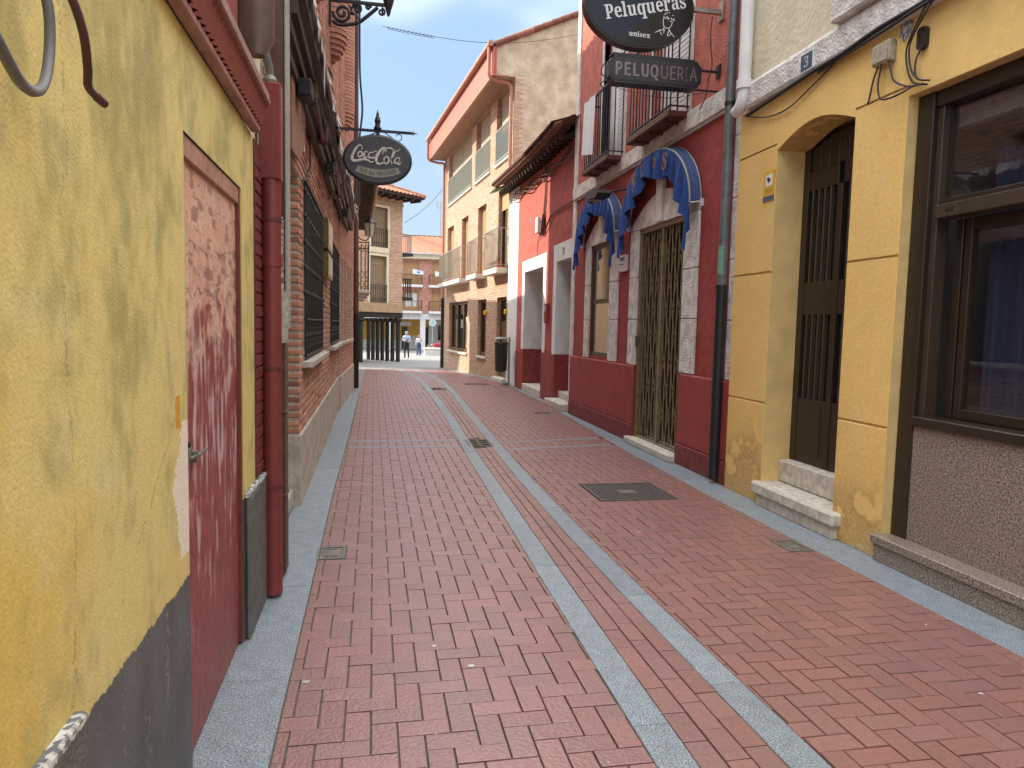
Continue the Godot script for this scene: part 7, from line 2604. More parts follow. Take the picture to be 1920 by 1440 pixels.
func mustard_bits() -> void:
	# house number
	var t := thing("house_number", "blue and white house number plate reading 3 on the white cornice", "sign", Vector3(3.43, 0, 0), RIGHT)
	boxp("plate", Vector3(-5.425, 3.62, 0.05), Vector3(-5.245, 3.775, 0.058), M.white_smooth, t, 0.003)
	boxp("blue_field", Vector3(-5.41, 3.634, 0.0585), Vector3(-5.26, 3.761, 0.0605), M.number_blue, t)
	text("numeral", "3", font(true, 400), 0.05, 0.003, M.letter_white, t, Vector3(-5.335, 3.697, 0.062), 0.0, 0.085)
	# camera warning
	t = thing("camera_notice", "yellow camera surveillance notice beside the arched door", "sign", Vector3(3.43, 0, 0), RIGHT)
	boxp("board", Vector3(-5.985, 2.70, 0.001), Vector3(-5.805, 2.965, 0.006), M.sticker_yellow, t)
	boxp("white_panel", Vector3(-5.95, 2.83, 0.0065), Vector3(-5.84, 2.93, 0.0078), M.white_smooth, t)
	var cm := MB.new()
	cm.xf = Transform3D(Basis(Vector3.BACK, -0.4), Vector3(-5.895, 2.885, 0))
	cm.box(Vector3(-0.03, -0.014, 0.008), Vector3(0.024, 0.014, 0.0092))
	cm.box(Vector3(0.0, -0.03, 0.008), Vector3(0.012, -0.0141, 0.0092))
	part("camera_symbol", cm, M.ink, t)
	boxp("dark_strip", Vector3(-5.985, 2.70, 0.0063), Vector3(-5.805, 2.745, 0.0072), M.number_blue, t)
	for i in 3:
		boxp("print_line", Vector3(-5.96, 2.80 - i * 0.016, 0.0063), Vector3(-5.83, 2.803 - i * 0.016, 0.0068), M.ink, t)
	# junction box, black box and their cables
	t = thing("junction_box", "pale grey electrical box under the white cornice", "electrical box", Vector3(3.43, 0, 0), RIGHT)
	boxp("case", Vector3(-4.55, 3.38, 0.0), Vector3(-4.38, 3.52, 0.06), M.box_beige, t, 0.008)
	boxp("lid", Vector3(-4.54, 3.39, 0.061), Vector3(-4.39, 3.51, 0.066), M.box_beige, t, 0.004)
	t = thing("sensor_box", "small black oval box with cables beside the pale electrical box", "electrical box", Vector3(3.43, 0, 0), RIGHT)
	var ob := MB.new()
	ob.xf = Transform3D(Basis(), Vector3(-4.125, 3.425, 0))
	ob.ext(PackedVector2Array([Vector2(-0.035, -0.05), Vector2(-0.02, -0.068), Vector2(0.02, -0.068), Vector2(0.035, -0.05), Vector2(0.035, 0.05), Vector2(0.02, 0.068), Vector2(-0.02, 0.068), Vector2(-0.035, 0.05)]), 0.0, 0.035)
	part("case", ob, M.black_pipe, t)
	var c := MB.new()
	c.tube(catmull([Vector3(-6.3, 3.545, 0.03), Vector3(-5.7, 3.575, 0.04), Vector3(-5.2, 3.595, 0.05), Vector3(-4.9, 3.60, 0.05), Vector3(-4.5, 3.625, 0.06), Vector3(-4.1, 3.62, 0.07), Vector3(-3.6, 3.64, 0.07), Vector3(-2.8, 3.63, 0.07), Vector3(-1.5, 3.64, 0.07), Vector3(0.5, 3.63, 0.07)], 6), 0.016, 8)
	c.tube(catmull([Vector3(-5.2, 3.57, 0.04), Vector3(-4.8, 3.582, 0.05), Vector3(-4.4, 3.59, 0.06), Vector3(-4.0, 3.60, 0.08), Vector3(-3.0, 3.60, 0.08), Vector3(0.5, 3.6, 0.08)], 6), 0.010, 8)
	one("main_cable", c, M.cable_black, "thick black cable running along under the white cornice", "cable", Vector3(3.43, 0, 0), RIGHT)
	c = MB.new()
	c.tube(catmull([Vector3(-6.35, 3.56, 0.04), Vector3(-6.0, 3.45, 0.02), Vector3(-5.65, 3.42, 0.02), Vector3(-5.3, 3.5, 0.02), Vector3(-5.0, 3.58, 0.03)], 7), 0.006, 6)
	one("drooping_wire", c, M.cable_black, "thin wire drooping above the arched door", "cable", Vector3(3.43, 0, 0), RIGHT)
	c = MB.new()
	for q in [[Vector3(-4.05, 3.6, 0.07), Vector3(-4.18, 3.48, 0.05), Vector3(-4.24, 3.38, 0.04), Vector3(-4.22, 3.24, 0.03), Vector3(-4.16, 3.16, 0.03), Vector3(-4.06, 3.12, 0.02)], [Vector3(-4.0, 3.6, 0.07), Vector3(-4.12, 3.5, 0.06), Vector3(-4.2, 3.4, 0.05), Vector3(-4.19, 3.26, 0.04), Vector3(-4.12, 3.17, 0.04)], [Vector3(-4.40, 3.39, 0.04), Vector3(-4.36, 3.3, 0.05), Vector3(-4.32, 3.22, 0.05), Vector3(-4.2, 3.15, 0.04), Vector3(-4.08, 3.13, 0.03)], [Vector3(-4.47, 3.38, 0.04), Vector3(-4.48, 3.24, 0.05), Vector3(-4.44, 3.14, 0.05), Vector3(-4.3, 3.12, 0.05), Vector3(-4.15, 3.14, 0.04)], [Vector3(-4.125, 3.36, 0.03), Vector3(-4.15, 3.28, 0.04), Vector3(-4.13, 3.18, 0.04), Vector3(-4.02, 3.13, 0.04)], [Vector3(-4.52, 3.38, 0.03), Vector3(-4.56, 3.3, 0.03), Vector3(-4.6, 3.2, 0.02), Vector3(-4.62, 3.16, 0.02)]]:
		c.tube(catmull(q, 6), 0.0065, 6)
	one("cable_tangle", c, M.cable_black, "tangle of black cables at the shop window's upper corner", "cable", Vector3(3.43, 0, 0), RIGHT)
	# flaking patch of old mortar round the box
	c = MB.new()
	for i in 16:
		var a := TAU * i / 16.0
		var r := 0.075 + 0.012 * sin(i * 2.3)
		c.tri(Vector3(-4.3, 3.55, 0.012), Vector3(-4.3 + cos(a) * r * 0.8, 3.55 + sin(a) * r, 0.004), Vector3(-4.3 + cos(a + TAU / 16) * (0.075 + 0.012 * sin((i + 1) * 2.3)) * 0.8, 3.55 + sin(a + TAU / 16) * (0.075 + 0.012 * sin((i + 1) * 2.3)), 0.004))
	one("mortar_patch", c, M.chipped_grey, "rough grey mortar patch behind the cables on the mustard wall", "mortar", Vector3(3.43, 0, 0), RIGHT)

func maroon_bits() -> void:
	blue_awning(-8.48, 1.12, 2.94, 0.80, 0.15, "large torn blue arched awning with faded letters over the lattice gate", [["N", 1.05, 0.14], ["U", 1.28, 0.12], ["I", 1.75, 0.07], ["S", 2.05, 0.13]])
	blue_awning(-10.84, 1.0, 2.94, 0.71, 0.15, "smaller torn blue arched awning over the shop window", [["N", 1.3, 0.1]])
	var t := thing("wall_plaque", "small white plaque between the shop window and the lattice gate", "sign", Vector3(3.5, 0, 0), RIGHT)
	boxp("plate", Vector3(-9.90, 2.35, 0.0), Vector3(-9.60, 2.58, 0.045), M.white_smooth, t, 0.01)
	boxp("print", Vector3(-9.86, 2.50, 0.046), Vector3(-9.66, 2.55, 0.047), M.number_blue, t)
	boxp("print", Vector3(-9.86, 2.44, 0.046), Vector3(-9.70, 2.455, 0.047), M.ink, t)
	t = thing("floodlight", "flat black floodlight on an arm before the smaller blue awning", "lamp", Vector3(3.5, 0, 0), RIGHT)
	var f := MB.new()
	f.xf = Transform3D(Basis(Vector3.BACK, -0.08), Vector3(-9.85, 3.42, 0.40))
	f.ext(PackedVector2Array([Vector2(-0.3, -0.02), Vector2(-0.24, -0.06), Vector2(0.2, -0.06), Vector2(0.28, 0.0), Vector2(0.2, 0.05), Vector2(-0.22, 0.05)]), -0.1, 0.1)
	part("housing", f, M.black_pipe, t)
	boxp("lens", Vector3(-10.05, 3.325, 0.345), Vector3(-9.72, 3.337, 0.495), M.dark_glass, t)
	f = MB.new()
	f.cyl(Vector3(-9.8, 3.42, 0.42), Vector3(-9.72, 3.5, 0.0), 0.014, 0.014, 8)
	part("arm", f, M.black_iron, t)
	# white cloth over the first balcony
	var c := MB.new()
	for i in 14:
		for j in 6:
			var g := func(u: float, v: float) -> Vector3: return Vector3(-11.12 + 0.62 * u, 5.03 - 0.78 * v - 0.12 * u * v, 0.272 + 0.012 * sin(u * 14.0) + 0.02 * v)
			c.quad(g.call(i / 14.0, (j + 1) / 6.0), g.call((i + 1) / 14.0, (j + 1) / 6.0), g.call((i + 1) / 14.0, j / 6.0), g.call(i / 14.0, j / 6.0))
	one("hung_cloth", c, M.white_cloth, "white cloth hung over the left iron balcony", "cloth", Vector3(3.5, 0, 0), RIGHT)

func street_things() -> void:
	# litter bin on a post
	var t := thing("litter_bin", "dark grey litter bin on a steel post by the white wall", "litter bin", Vector3(3.30, 0, -18.15))
	var b := MB.new()
	var body := [[0.10, 0.36], [0.155, 0.40], [0.165, 0.75], [0.172, 1.02], [0.172, 1.06]]
	b.lathe(Vector3(-0.06, 0, 0), body, 20)
	b.lathe(Vector3(-0.06, 0, 0), [[0.0, 0.35], [0.10, 0.36]], 20)
	part("body", b, M.bin_dark, t)
	b = MB.new()
	b.lathe(Vector3(-0.06, 0, 0), [[0.172, 1.055], [0.18, 1.07], [0.18, 1.10], [0.168, 1.12]], 20)
	for i in 3:
		var a := TAU * i / 3.0 + 0.5
		b.cyl(Vector3(-0.06 + cos(a) * 0.16, 1.1, sin(a) * 0.16), Vector3(-0.06 + cos(a) * 0.14, 1.20, sin(a) * 0.14), 0.014, 0.014, 6)
	part("rim", b, M.bin_dark, t)
	b = MB.new()
	b.lathe(Vector3(-0.06, 0, 0), [[0.0, 1.19], [0.165, 1.195], [0.172, 1.21], [0.12, 1.245], [0.0, 1.26]], 20)
	part("lid", b, M.bin_grey, t)
	b = MB.new()
	b.cyl(Vector3(0.15, 0.0, 0), Vector3(0.15, 1.25, 0), 0.03, 0.03, 12)
	part("post", b, M.rail_grey, t)
	# weeds at the foot of the post
	var w := MB.new()
	for i in 70:
		var a := rng.randf() * TAU
		var r := rng.randf() * 0.12
		var h := rng.randf_range(0.03, 0.1)
		var p := Vector3(cos(a) * r, 0, sin(a) * r)
		var d := Vector3(rng.randf_range(-0.03, 0.03), h, rng.randf_range(-0.03, 0.03))
		w.tri(p - Vector3(0.005, 0, 0), p + Vector3(0.005, 0, 0), p + d)
	var wo := part("weeds", w, M.leaf, self, "stuff")
	wo.position = Vector3(3.44, 0.0, -18.35)
	wo.set_meta("label", "small tuft of weeds at the foot of the bin post")
	wo.set_meta("category", "weeds")
	# overhead wires
	var c := MB.new()
	var pts := []
	for i in 31:
		var u := i / 30.0
		pts.append(Vector3(0.1, 5.45, -9.95).lerp(Vector3(3.5, 6.65, -12.5), u) - Vector3(0, 0.18 * sin(PI * u), 0))
	c.tube(pts, 0.004, 5)
	one("span_wire", c, M.cable_black, "thin wire strung across the street from the lamp bracket", "cable")
	c = MB.new()
	for i in 12:
		var u := 0.02 + i * 0.016
		var p: Vector3 = Vector3(0.1, 5.45, -9.95).lerp(Vector3(3.5, 6.65, -12.5), u) - Vector3(0, 0.18 * sin(PI * u), 0)
		var l := []
		for k in 9:
			var a := TAU * k / 8.0
			l.append(p + Vector3(cos(a) * 0.02 + k * 0.004, sin(a) * 0.018 - 0.01, sin(a * 2.0) * 0.01))
		c.tube(l, 0.0035, 4)
	one("light_garland", c, M.cable_black, "short curl of fairy light wire wound on the span wire", "cable")
	c = MB.new()
	pts = []
	for i in 13:
		var u := i / 12.0
		pts.append(Vector3(1.5, 6.6, -37.0).lerp(Vector3(3.0, 7.3, -29.0), u) - Vector3(0, 0.2 * sin(PI * u), 0))
	c.tube(pts, 0.012, 5)
	one("far_wire", c, M.cable_grey, "wire crossing the gap to the square below the antenna", "cable")
	# lantern under the timber eaves
	t = thing("wall_lantern", "old black four-sided lantern under the timber eaves", "street lamp", Vector3(-0.12, 4.35, -21.5))
	b = MB.new()
	b.lathe(Vector3.ZERO, [[0.07, -0.3], [0.12, -0.28], [0.17, 0.06], [0.2, 0.08], [0.06, 0.2], [0.03, 0.3], [0.0, 0.33]], 4)
	part("cage", b, M.lantern_glass, t)
	b = MB.new()
	for i in 4:
		var a := TAU * i / 4.0
		b.cyl(Vector3(cos(a) * 0.12, -0.28, sin(a) * 0.12), Vector3(cos(a) * 0.175, 0.07, sin(a) * 0.175), 0.012, 0.012, 5)
	b.lathe(Vector3.ZERO, [[0.2, 0.07], [0.21, 0.09], [0.065, 0.21], [0.035, 0.31], [0.0, 0.34]], 4)
	b.tube(catmull([Vector3(-0.38, 0.0, 0), Vector3(-0.3, -0.35, 0), Vector3(-0.1, -0.42, 0), Vector3(0, -0.3, 0)], 6), 0.018, 6)
	part("iron_frame", b, M.black_iron, t)
	# antenna on the far roof
	b = MB.new()
	b.cyl(Vector3(0, 0, 0), Vector3(0, 4.0, 0), 0.045, 0.035, 6)
	for i in 6:
		b.cyl(Vector3(-0.5, 3.2 + i * 0.14, 0), Vector3(0.1, 3.2 + i * 0.14, 0), 0.018, 0.018, 4)
	b.cyl(Vector3(-0.45, 3.1, 0), Vector3(-0.45, 4.0, 0), 0.02, 0.02, 4)
	one("roof_antenna", b, M.rail_grey, "thin television antenna mast on the far tiled roof", "antenna", Vector3(7.2, 11.0, -79.8))
	square_things()

func square_things() -> void:
	# flags hung on the pink building's balconies
	for q in [[4.45, 6.85, "white and blue flag on the left upper balcony of the pink building"], [6.75, 6.7, "white and blue flag on the right upper balcony of the pink building"]]:
		var t := thing("balcony_flag", q[2], "flag", Vector3(q[0], q[1], -74.35), 0.0, "flags on the pink building")
		var c := MB.new()
		var d := MB.new()
		for i in 10:
			for j in 4:
				var g := func(u: float, v: float) -> Vector3: return Vector3(-0.55 + 1.1 * u, -0.35 * (v - 0.5) * (1.0 + 0.5 * (1.0 - u)) - 0.12 * u, 0.1 + 0.05 * sin(u * 8.0))
				var m := d if (i > 3 and i < 7 and j > 0 and j < 3) else c
				m.quad(g.call(i / 10.0, (j + 1) / 4.0), g.call((i + 1) / 10.0, (j + 1) / 4.0), g.call((i + 1) / 10.0, j / 4.0), g.call(i / 10.0, j / 4.0))
		part("cloth", c, M.white_cloth, t)
		part("blue_emblem", d, M.flag_blue, t)
	# round sign seen from behind, on its pole
	var z := -60.0
	var t := thing("round_traffic_sign", "round pale traffic sign on a pole in the square", "traffic sign", Vector3(4.85, gy(z), z))
	var b := MB.new()
	b.cyl(Vector3(0, 0, 0), Vector3(0, 2.95, 0), 0.035, 0.035, 8)
	part("pole", b, M.rail_grey, t)
	b = MB.new()
	b.cyl(Vector3(0, 2.65, 0.04), Vector3(0, 2.65, 0.07), 0.30, 0.30, 28)
	part("disc", b, M.sign_pale, t)
	b = MB.new()
	b.cyl(Vector3(0, 2.65, 0.07), Vector3(0, 2.65, 0.078), 0.22, 0.22, 28)
	part("disc_face", b, M.sign_blue, t)
	# lamp post
	z = -52.0
	t = thing("square_lamp_post", "green and white lantern post at the edge of the square", "street lamp", Vector3(5.0, gy(z), z))
	b = MB.new()
	b.lathe(Vector3.ZERO, [[0.14, 0.0], [0.14, 0.3], [0.07, 0.4], [0.05, 3.0], [0.07, 3.05], [0.05, 3.1]], 10)
	part("post", b, M.lamp_pale, t)
	b = MB.new()
	b.lathe(Vector3(0, 3.1, 0), [[0.07, 0.0], [0.17, 0.4], [0.18, 0.42]], 6)
	part("glass_cage", b, M.lantern_glass, t)
	b = MB.new()
	b.lathe(Vector3(0, 3.1, 0), [[0.24, 0.41], [0.24, 0.44], [0.1, 0.56], [0.03, 0.66], [0.0, 0.72]], 8)
	part("cap", b, M.lamp_pale, t)
	# planter wall and a parked red car behind it
	z = -58.0
	t = thing("stone_planter", "low pale stone planter wall on the square", "planter", Vector3(4.95, gy(z), z))
	boxp("wall", Vector3(-0.9, -0.1, -0.4), Vector3(3.5, 0.5, 0.4), M.slab_white, t, 0.02)
	boxp("coping", Vector3(-0.96, 0.5, -0.46), Vector3(3.56, 0.6, 0.46), M.white_smooth, t, 0.02)
	boxp("notice", Vector3(-0.7, 0.62, 0.2), Vector3(-0.1, 0.85, 0.24), M.wood_light, t)
	red_car()
	people()

func red_car() -> void:
	var z := -66.0
	var t := thing("parked_car", "red car parked behind the planter on the square", "car", Vector3(7.3, gy(z), z), 0.0)
	var side := PackedVector2Array([Vector2(-2.0, 0.35), Vector2(-2.05, 0.62), Vector2(-1.9, 0.78), Vector2(-1.05, 0.92), Vector2(-0.35, 1.38), Vector2(0.9, 1.42), Vector2(1.65, 1.0), Vector2(2.0, 0.92), Vector2(2.05, 0.5), Vector2(1.95, 0.32)])
	var b := MB.new()
	b.ext(side, -0.82, 0.82)
	part("body", b, M.car_red, t)
	b = MB.new()
	b.ext(PackedVector2Array([Vector2(-0.92, 0.95), Vector2(-0.32, 1.33), Vector2(0.28, 1.36), Vector2(0.28, 0.95)]), 0.821, 0.826)
	b.ext(PackedVector2Array([Vector2(0.36, 0.95), Vector2(0.36, 1.36), Vector2(0.86, 1.36), Vector2(1.45, 1.0)]), 0.821, 0.826)
	part("side_windows", b, M.dark_glass, t)
	b = MB.new()
	b.quad(Vector3(-1.06, 0.935, -0.7), Vector3(-1.06, 0.935, 0.7), Vector3(-0.38, 1.385, 0.66), Vector3(-0.38, 1.385, -0.66))
	part("windscreen", b, M.dark_glass, t)
	for x in [-1.3, 1.3]:
		for zz in [-0.72, 0.72]:
			b = MB.new()
			b.cyl(Vector3(x, 0.32, zz - 0.11), Vector3(x, 0.32, zz + 0.11), 0.32, 0.32, 18)
			var w := part("wheel", b, M.black, t)
			b = MB.new()
			b.cyl(Vector3(x, 0.32, zz + 0.111 * signf(zz)), Vector3(x, 0.32, zz + 0.118 * signf(zz)), 0.19, 0.19, 14)
			part("rim", b, M.rail_grey, w)
	for zz in [-0.6, 0.6]:
		boxp("headlight", Vector3(-2.06, 0.6, zz - 0.14), Vector3(-1.97, 0.74, zz + 0.14), M.white_smooth, t, 0.02)

# ---------------------------------------------------------------- people
func figure(called: String, label: String, at: Vector3, turn: float, bones: Array, hair: Array, cell: float) -> void:
	# bones: [a, b, ra, rb, colour]; joined with a smooth minimum, meshed as surface nets
	var lo := Vector3(9, 9, 9)
	var hi := -lo
	for e in bones:
		for p in [e[0], e[1]]:
			lo = lo.min(p - Vector3.ONE * 0.2)
			hi = hi.max(p + Vector3.ONE * 0.2)
	var n := Vector3i(((hi - lo) / cell).ceil())
	var sx := n.x + 1
	var sy := n.y + 1
	var sz := n.z + 1
	var f := PackedFloat32Array()
	f.resize(sx * sy * sz)
	f.fill(1.0)
	var own := PackedInt32Array()
	own.resize(sx * sy * sz)
	var near := PackedFloat32Array()
	near.resize(sx * sy * sz)
	near.fill(9.0)
	for bi in bones.size():
		var e: Array = bones[bi]
		var a: Vector3 = e[0]
		var b: Vector3 = e[1]
		var ra: float = e[2]
		var rb: float = e[3]
		var m := maxf(ra, rb) + 0.07
		var l0 := Vector3i(((a.min(b) - Vector3.ONE * m - lo) / cell).floor()).clamp(Vector3i.ZERO, n)
		var l1 := Vector3i(((a.max(b) + Vector3.ONE * m - lo) / cell).ceil()).clamp(Vector3i.ZERO, n)
		var ab := b - a
		var q := maxf(ab.length_squared(), 1e-8)
		for iz in range(l0.z, l1.z + 1):
			for iy in range(l0.y, l1.y + 1):
				for ix in range(l0.x, l1.x + 1):
					var p := lo + Vector3(ix, iy, iz) * cell
					var h := clampf((p - a).dot(ab) / q, 0.0, 1.0)
					var d := (p - a - ab * h).length() - lerpf(ra, rb, h)
					var i := (iz * sy + iy) * sx + ix
					var o := f[i]
					var k := 0.03
					var mix := clampf(0.5 + 0.5 * (o - d) / k, 0.0, 1.0)
					f[i] = lerpf(o, d, mix) - k * mix * (1.0 - mix)
					if d < near[i]:
						near[i] = d
						own[i] = bi
	var vid := {}
	var vs := []
	var cs := []
	for iz in n.z:
		for iy in n.y:
			for ix in n.x:
				var i := (iz * sy + iy) * sx + ix
				var pos := Vector3.ZERO
				var cnt := 0
				for e in [[0, 0, 0, 1, 0, 0], [0, 0, 0, 0, 1, 0], [0, 0, 0, 0, 0, 1], [1, 0, 0, 1, 1, 0], [1, 0, 0, 1, 0, 1], [0, 1, 0, 1, 1, 0], [0, 1, 0, 0, 1, 1], [0, 0, 1, 1, 0, 1], [0, 0, 1, 0, 1, 1], [1, 1, 0, 1, 1, 1], [1, 0, 1, 1, 1, 1], [0, 1, 1, 1, 1, 1]]:
					var a: float = f[i + e[0] + e[1] * sx + e[2] * sx * sy]
					var b: float = f[i + e[3] + e[4] * sx + e[5] * sx * sy]
					if (a < 0) != (b < 0):
						pos += Vector3(e[0], e[1], e[2]).lerp(Vector3(e[3], e[4], e[5]), a / (a - b))
						cnt += 1
				if cnt:
					vid[i] = vs.size()
					vs.append(lo + (Vector3(ix, iy, iz) + pos / cnt) * cell)
					cs.append(bones[own[i]][4])
	var nv := []
	nv.resize(vs.size())
	nv.fill(Vector3.ZERO)
	var faces := []
	for i in vid:
		var ix: int = i % sx
		var iy: int = (i / sx) % sy
		var iz: int = i / (sx * sy)
		for ax in 3:
			var st: int = [1, sx, sx * sy][ax]
			var u: int = [sx, sx * sy, 1][ax]
			var v: int = [sx * sy, 1, sx][ax]
			var a: float = f[i]
			var b: float = f[i + st]
			if (a < 0) == (b < 0):
				continue
			if not (vid.has(i) and vid.has(i - u) and vid.has(i - v) and vid.has(i - u - v)):
				continue
			var q := [vid[i], vid[i - u], vid[i - u - v], vid[i - v]]
			if a >= 0:
				q.reverse()
			faces.append(q)
			var nn: Vector3 = (vs[q[1]] - vs[q[0]]).cross(vs[q[2]] - vs[q[0]])
			for w in q:
				nv[w] += nn
	var mb := MB.new()
	for q in faces:
		for tr in [[0, 1, 2], [0, 2, 3]]:
			var ids := [q[tr[0]], q[tr[2]], q[tr[1]]]
			for w in ids:
				mb.col = cs[w]
				mb.at(vs[w], nv[w].normalized(), Vector2.ZERO)
	# fingers: five unequal tapered tubes rooted in each palm (hands are the last bones)
	for e in hair[1]:
		mb.col = Color(0.50, 0.30, 0.22)
		var palm: Vector3 = e[0]
		var d: Vector3 = e[1]
		var s: Vector3 = e[2]
		for k in 4:
			var r0: Vector3 = palm + s * (k - 1.5) * 0.019
			var ln: float = [0.065, 0.075, 0.07, 0.055][k]
			var mid: Vector3 = r0 + d * ln * 0.6
			var tip: Vector3 = mid + (d * 0.7 + s.cross(d) * 0.5) * ln * 0.5
			mb.cyl(r0, mid, 0.009, 0.008, 6)
			mb.cyl(mid, tip, 0.008, 0.006, 6)
		mb.cyl(palm - s * 0.03 - d * 0.05, palm - s * 0.065 - d * 0.005, 0.011, 0.008, 6)
	var t := thing(called, label, "person", at, turn)
	part("body", mb, M.plain, t)
	var hm := MB.new()
	hm.col = hair[0][2]
	hm.xf = Transform3D(Basis(), hair[0][0])
	var r: float = hair[0][1]
	hm.lathe(Vector3.ZERO, hair[2], 14)
	part("hair", hm, M.plain, t)
	# face: eyes and mouth
	var fm := MB.new()
	fm.col = Color(0.03, 0.02, 0.02)
	for sgn in [-1.0, 1.0]:
		fm.xf = Transform3D(Basis(), hair[0][0] + Vector3(0.033 * sgn, -0.01, r * 0.98))
		fm.lathe(Vector3(0, -0.008, 0), [[0.0, 0.0], [0.012, 0.008], [0.0, 0.016]], 6)
	part("eyes", fm, M.plain, t)

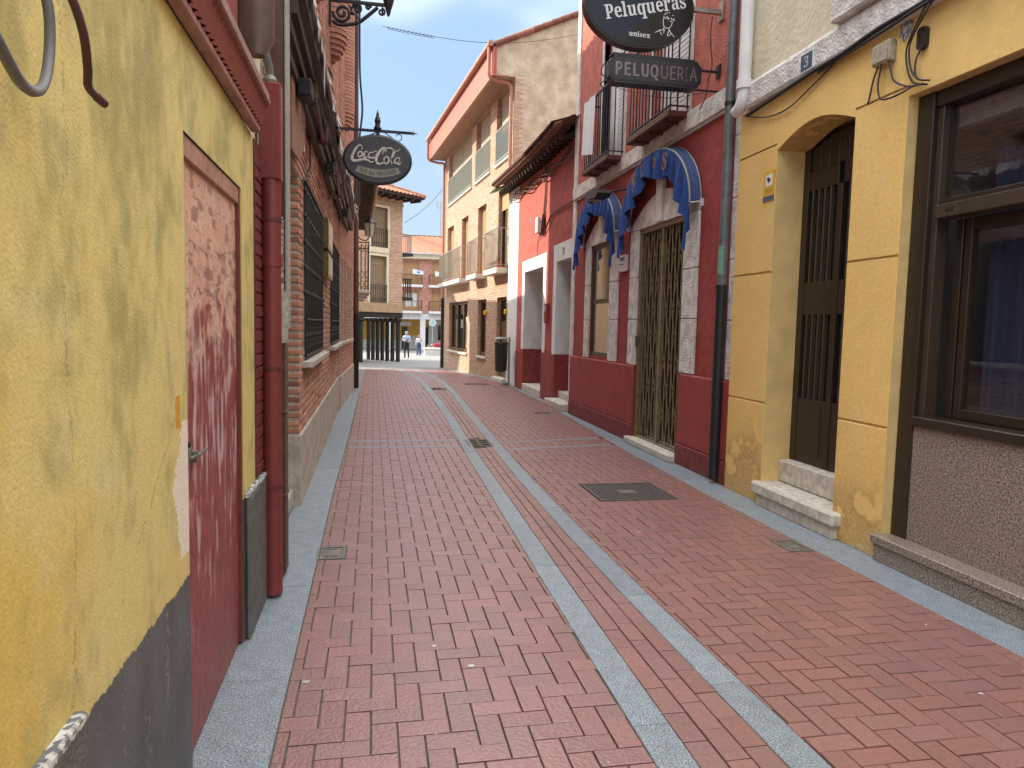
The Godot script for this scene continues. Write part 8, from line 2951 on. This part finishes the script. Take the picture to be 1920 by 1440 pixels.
func people() -> void:
	var skin := Color(0.50, 0.30, 0.22)
	var shirt := Color(0.30, 0.40, 0.62)
	var dark := Color(0.016, 0.016, 0.02)
	var shoe := Color(0.02, 0.018, 0.016)
	# a man walking towards the camera, holding a phone up in front of him
	var z := -49.0
	var man := [
		[Vector3(0, 1.02, 0), Vector3(0, 1.14, 0), 0.145, 0.15, dark],
		[Vector3(-0.06, 1.18, 0), Vector3(0.06, 1.18, 0), 0.15, 0.15, shirt],
		[Vector3(-0.07, 1.36, 0), Vector3(0.07, 1.36, 0), 0.15, 0.15, shirt],
		[Vector3(-0.15, 1.46, 0), Vector3(0.15, 1.46, 0), 0.075, 0.075, shirt],
		[Vector3(0, 1.50, 0), Vector3(0, 1.58, 0.02), 0.06, 0.058, skin],
		[Vector3(0, 1.64, 0.025), Vector3(0, 1.70, 0.015), 0.085, 0.095, skin],
		[Vector3(0, 1.645, 0.10), Vector3(0, 1.63, 0.12), 0.016, 0.016, skin],
		[Vector3(-0.09, 1.66, 0.01), Vector3(-0.1, 1.68, 0.01), 0.018, 0.016, skin],
		[Vector3(0.09, 1.66, 0.01), Vector3(0.1, 1.68, 0.01), 0.018, 0.016, skin],
		[Vector3(-0.19, 1.45, 0), Vector3(-0.25, 1.26, 0.03), 0.065, 0.055, shirt],
		[Vector3(-0.25, 1.26, 0.03), Vector3(-0.24, 1.20, 0.05), 0.055, 0.045, shirt],
		[Vector3(-0.24, 1.20, 0.05), Vector3(-0.06, 1.20, 0.26), 0.042, 0.032, skin],
		[Vector3(-0.06, 1.20, 0.26), Vector3(0.0, 1.21, 0.30), 0.036, 0.03, skin],
		[Vector3(0.19, 1.45, 0), Vector3(0.26, 1.24, 0.0), 0.065, 0.055, shirt],
		[Vector3(0.26, 1.24, 0.0), Vector3(0.26, 1.18, 0.02), 0.055, 0.045, shirt],
		[Vector3(0.26, 1.18, 0.02), Vector3(0.14, 1.10, 0.2), 0.042, 0.032, skin],
		[Vector3(0.14, 1.10, 0.2), Vector3(0.09, 1.12, 0.25), 0.036, 0.03, skin],
		[Vector3(-0.09, 0.98, 0), Vector3(-0.11, 0.52, 0.06), 0.098, 0.068, dark],
		[Vector3(-0.11, 0.52, 0.06), Vector3(-0.11, 0.10, -0.02), 0.066, 0.05, dark],
		[Vector3(-0.11, 0.05, -0.03), Vector3(-0.12, 0.035, 0.15), 0.045, 0.038, shoe],
		[Vector3(0.09, 0.98, 0), Vector3(0.13, 0.54, 0.12), 0.098, 0.068, dark],
		[Vector3(0.13, 0.54, 0.12), Vector3(0.15, 0.12, 0.1), 0.066, 0.05, dark],
		[Vector3(0.15, 0.06, 0.1), Vector3(0.17, 0.035, 0.28), 0.045, 0.038, shoe]]
	figure("person", "person in pale blue shirt and black trousers walking, holding a dark object", Vector3(2.22, gy(z), z), -0.15, man,
		[[Vector3(0, 1.66, 0.0), 0.1, Color(0.30, 0.28, 0.26)], [[Vector3(0.02, 1.215, 0.32), Vector3(0.8, 0.1, 0.4).normalized(), Vector3(0, 1, 0)], [Vector3(0.07, 1.13, 0.27), Vector3(-0.8, 0.2, 0.5).normalized(), Vector3(0, 1, 0)]], [[0.104, 0.02], [0.112, 0.06], [0.104, 0.1], [0.07, 0.14], [0.0, 0.155]]], 0.021)
	var ph := thing("held_phone", "small dark object held by the person in the pale blue shirt", "phone", Vector3(2.27, gy(z) + 1.2, z + 0.34), -0.15)
	boxp("case", Vector3(-0.08, -0.05, 0), Vector3(0.08, 0.05, 0.012), M.black, ph, 0.004)
	boxp("screen", Vector3(-0.074, -0.044, -0.002), Vector3(0.074, 0.044, 0.0), M.dark_glass, ph)
	# a woman beside him, farther off, one hand raised to her face
	z = -55.7
	var top := Color(0.62, 0.58, 0.57)
	var jeans := Color(0.035, 0.07, 0.16)
	var woman := [
		[Vector3(0, 0.94, 0), Vector3(0, 1.02, 0), 0.15, 0.13, jeans],
		[Vector3(-0.04, 1.10, 0), Vector3(0.04, 1.10, 0), 0.12, 0.12, top],
		[Vector3(-0.06, 1.27, 0), Vector3(0.06, 1.27, 0), 0.125, 0.125, top],
		[Vector3(-0.13, 1.34, 0), Vector3(0.13, 1.34, 0), 0.06, 0.06, top],
		[Vector3(0, 1.36, 0), Vector3(0, 1.45, 0.015), 0.05, 0.048, skin],
		[Vector3(0, 1.50, 0.02), Vector3(0, 1.55, 0.01), 0.078, 0.088, skin],
		[Vector3(0, 1.50, 0.09), Vector3(0, 1.49, 0.105), 0.014, 0.014, skin],
		[Vector3(-0.16, 1.33, 0), Vector3(-0.23, 1.10, 0.02), 0.052, 0.044, top],
		[Vector3(-0.23, 1.10, 0.02), Vector3(-0.25, 0.88, 0.08), 0.038, 0.028, skin],
		[Vector3(-0.25, 0.88, 0.08), Vector3(-0.25, 0.82, 0.10), 0.032, 0.026, skin],
		[Vector3(0.16, 1.33, 0), Vector3(0.25, 1.12, 0.08), 0.052, 0.044, top],
		[Vector3(0.25, 1.12, 0.08), Vector3(0.13, 1.36, 0.14), 0.038, 0.028, skin],
		[Vector3(0.13, 1.36, 0.14), Vector3(0.10, 1.42, 0.13), 0.032, 0.026, skin],
		[Vector3(-0.08, 0.9, 0), Vector3(-0.1, 0.48, 0.05), 0.095, 0.07, jeans],
		[Vector3(-0.1, 0.48, 0.05), Vector3(-0.11, 0.07, 0.0), 0.068, 0.07, jeans],
		[Vector3(-0.11, 0.04, 0.0), Vector3(-0.12, 0.03, 0.14), 0.04, 0.034, top],
		[Vector3(0.08, 0.9, 0), Vector3(0.11, 0.48, 0.0), 0.095, 0.07, jeans],
		[Vector3(0.11, 0.48, 0.0), Vector3(0.12, 0.07, -0.08), 0.068, 0.07, jeans],
		[Vector3(0.12, 0.04, -0.08), Vector3(0.13, 0.03, 0.06), 0.04, 0.034, top]]
	figure("person", "person in white top and blue jeans with one hand raised to the face", Vector3(3.47, gy(z), z), 0.1, woman,
		[[Vector3(0, 1.515, -0.01), 0.09, Color(0.16, 0.085, 0.045)], [[Vector3(-0.25, 0.80, 0.11), Vector3(0, -0.95, 0.2).normalized(), Vector3(0, 0.2, 0.95).normalized()], [Vector3(0.09, 1.44, 0.13), Vector3(-0.3, 0.9, -0.1).normalized(), Vector3(0, 0.2, 0.95).normalized()]], [[0.06, -0.22], [0.095, -0.12], [0.09, -0.03], [0.098, 0.03], [0.098, 0.08], [0.065, 0.12], [0.0, 0.135]]], 0.021)

func things() -> void:
	mat("sign_dark", lin(0.055, 0.05, 0.055), 0.45, T.soft, 0.5)
	mat("sign_rim", lin(0.045, 0.042, 0.045), 0.4)
	mat("letter_cream", lin(0.74, 0.68, 0.62), 0.55, T.dirty, 0.3)
	mat("band_grey", lin(0.34, 0.325, 0.285), 0.5, T.dirty, 0.3)
	mat("sign_edge", lin(0.045, 0.024, 0.02), 0.4, T.dirty, 0.5)
	mat("arm_pale", lin(0.42, 0.36, 0.32), 0.5, T.dirty, 0.3)
	mat("panel_frame", lin(0.02, 0.02, 0.024), 0.35, T.soft, 0.5)
	mat("box_beige", lin(0.50, 0.44, 0.34), 0.55, T.dirty, 0.3)
	mat("white_cloth", lin(0.70, 0.72, 0.73), 0.9)
	mat("bin_dark", lin(0.022, 0.024, 0.027), 0.4, T.soft, 0.4)
	mat("bin_grey", lin(0.20, 0.20, 0.20), 0.4)
	mat("lantern_glass", lin(0.40, 0.42, 0.38), 0.3)
	mat("flag_blue", lin(0.16, 0.30, 0.55), 0.9)
	mat("sign_pale", lin(0.50, 0.55, 0.55), 0.5)
	mat("sign_blue", lin(0.30, 0.42, 0.47), 0.5)
	mat("lamp_pale", lin(0.45, 0.55, 0.52), 0.5)
	mat("car_red", lin(0.42, 0.03, 0.04), 0.25)
	drink_sign()
	hair_signs()
	folded_awnings()
	bar_bits()
	ochre_cables()
	mustard_bits()
	maroon_bits()
	street_things()

func _ready() -> void:
	rng.seed = 4711
	look_and_light()
	make_materials()
	far_ground()
	street()
	houses()
	covers()
	litter()
	things()
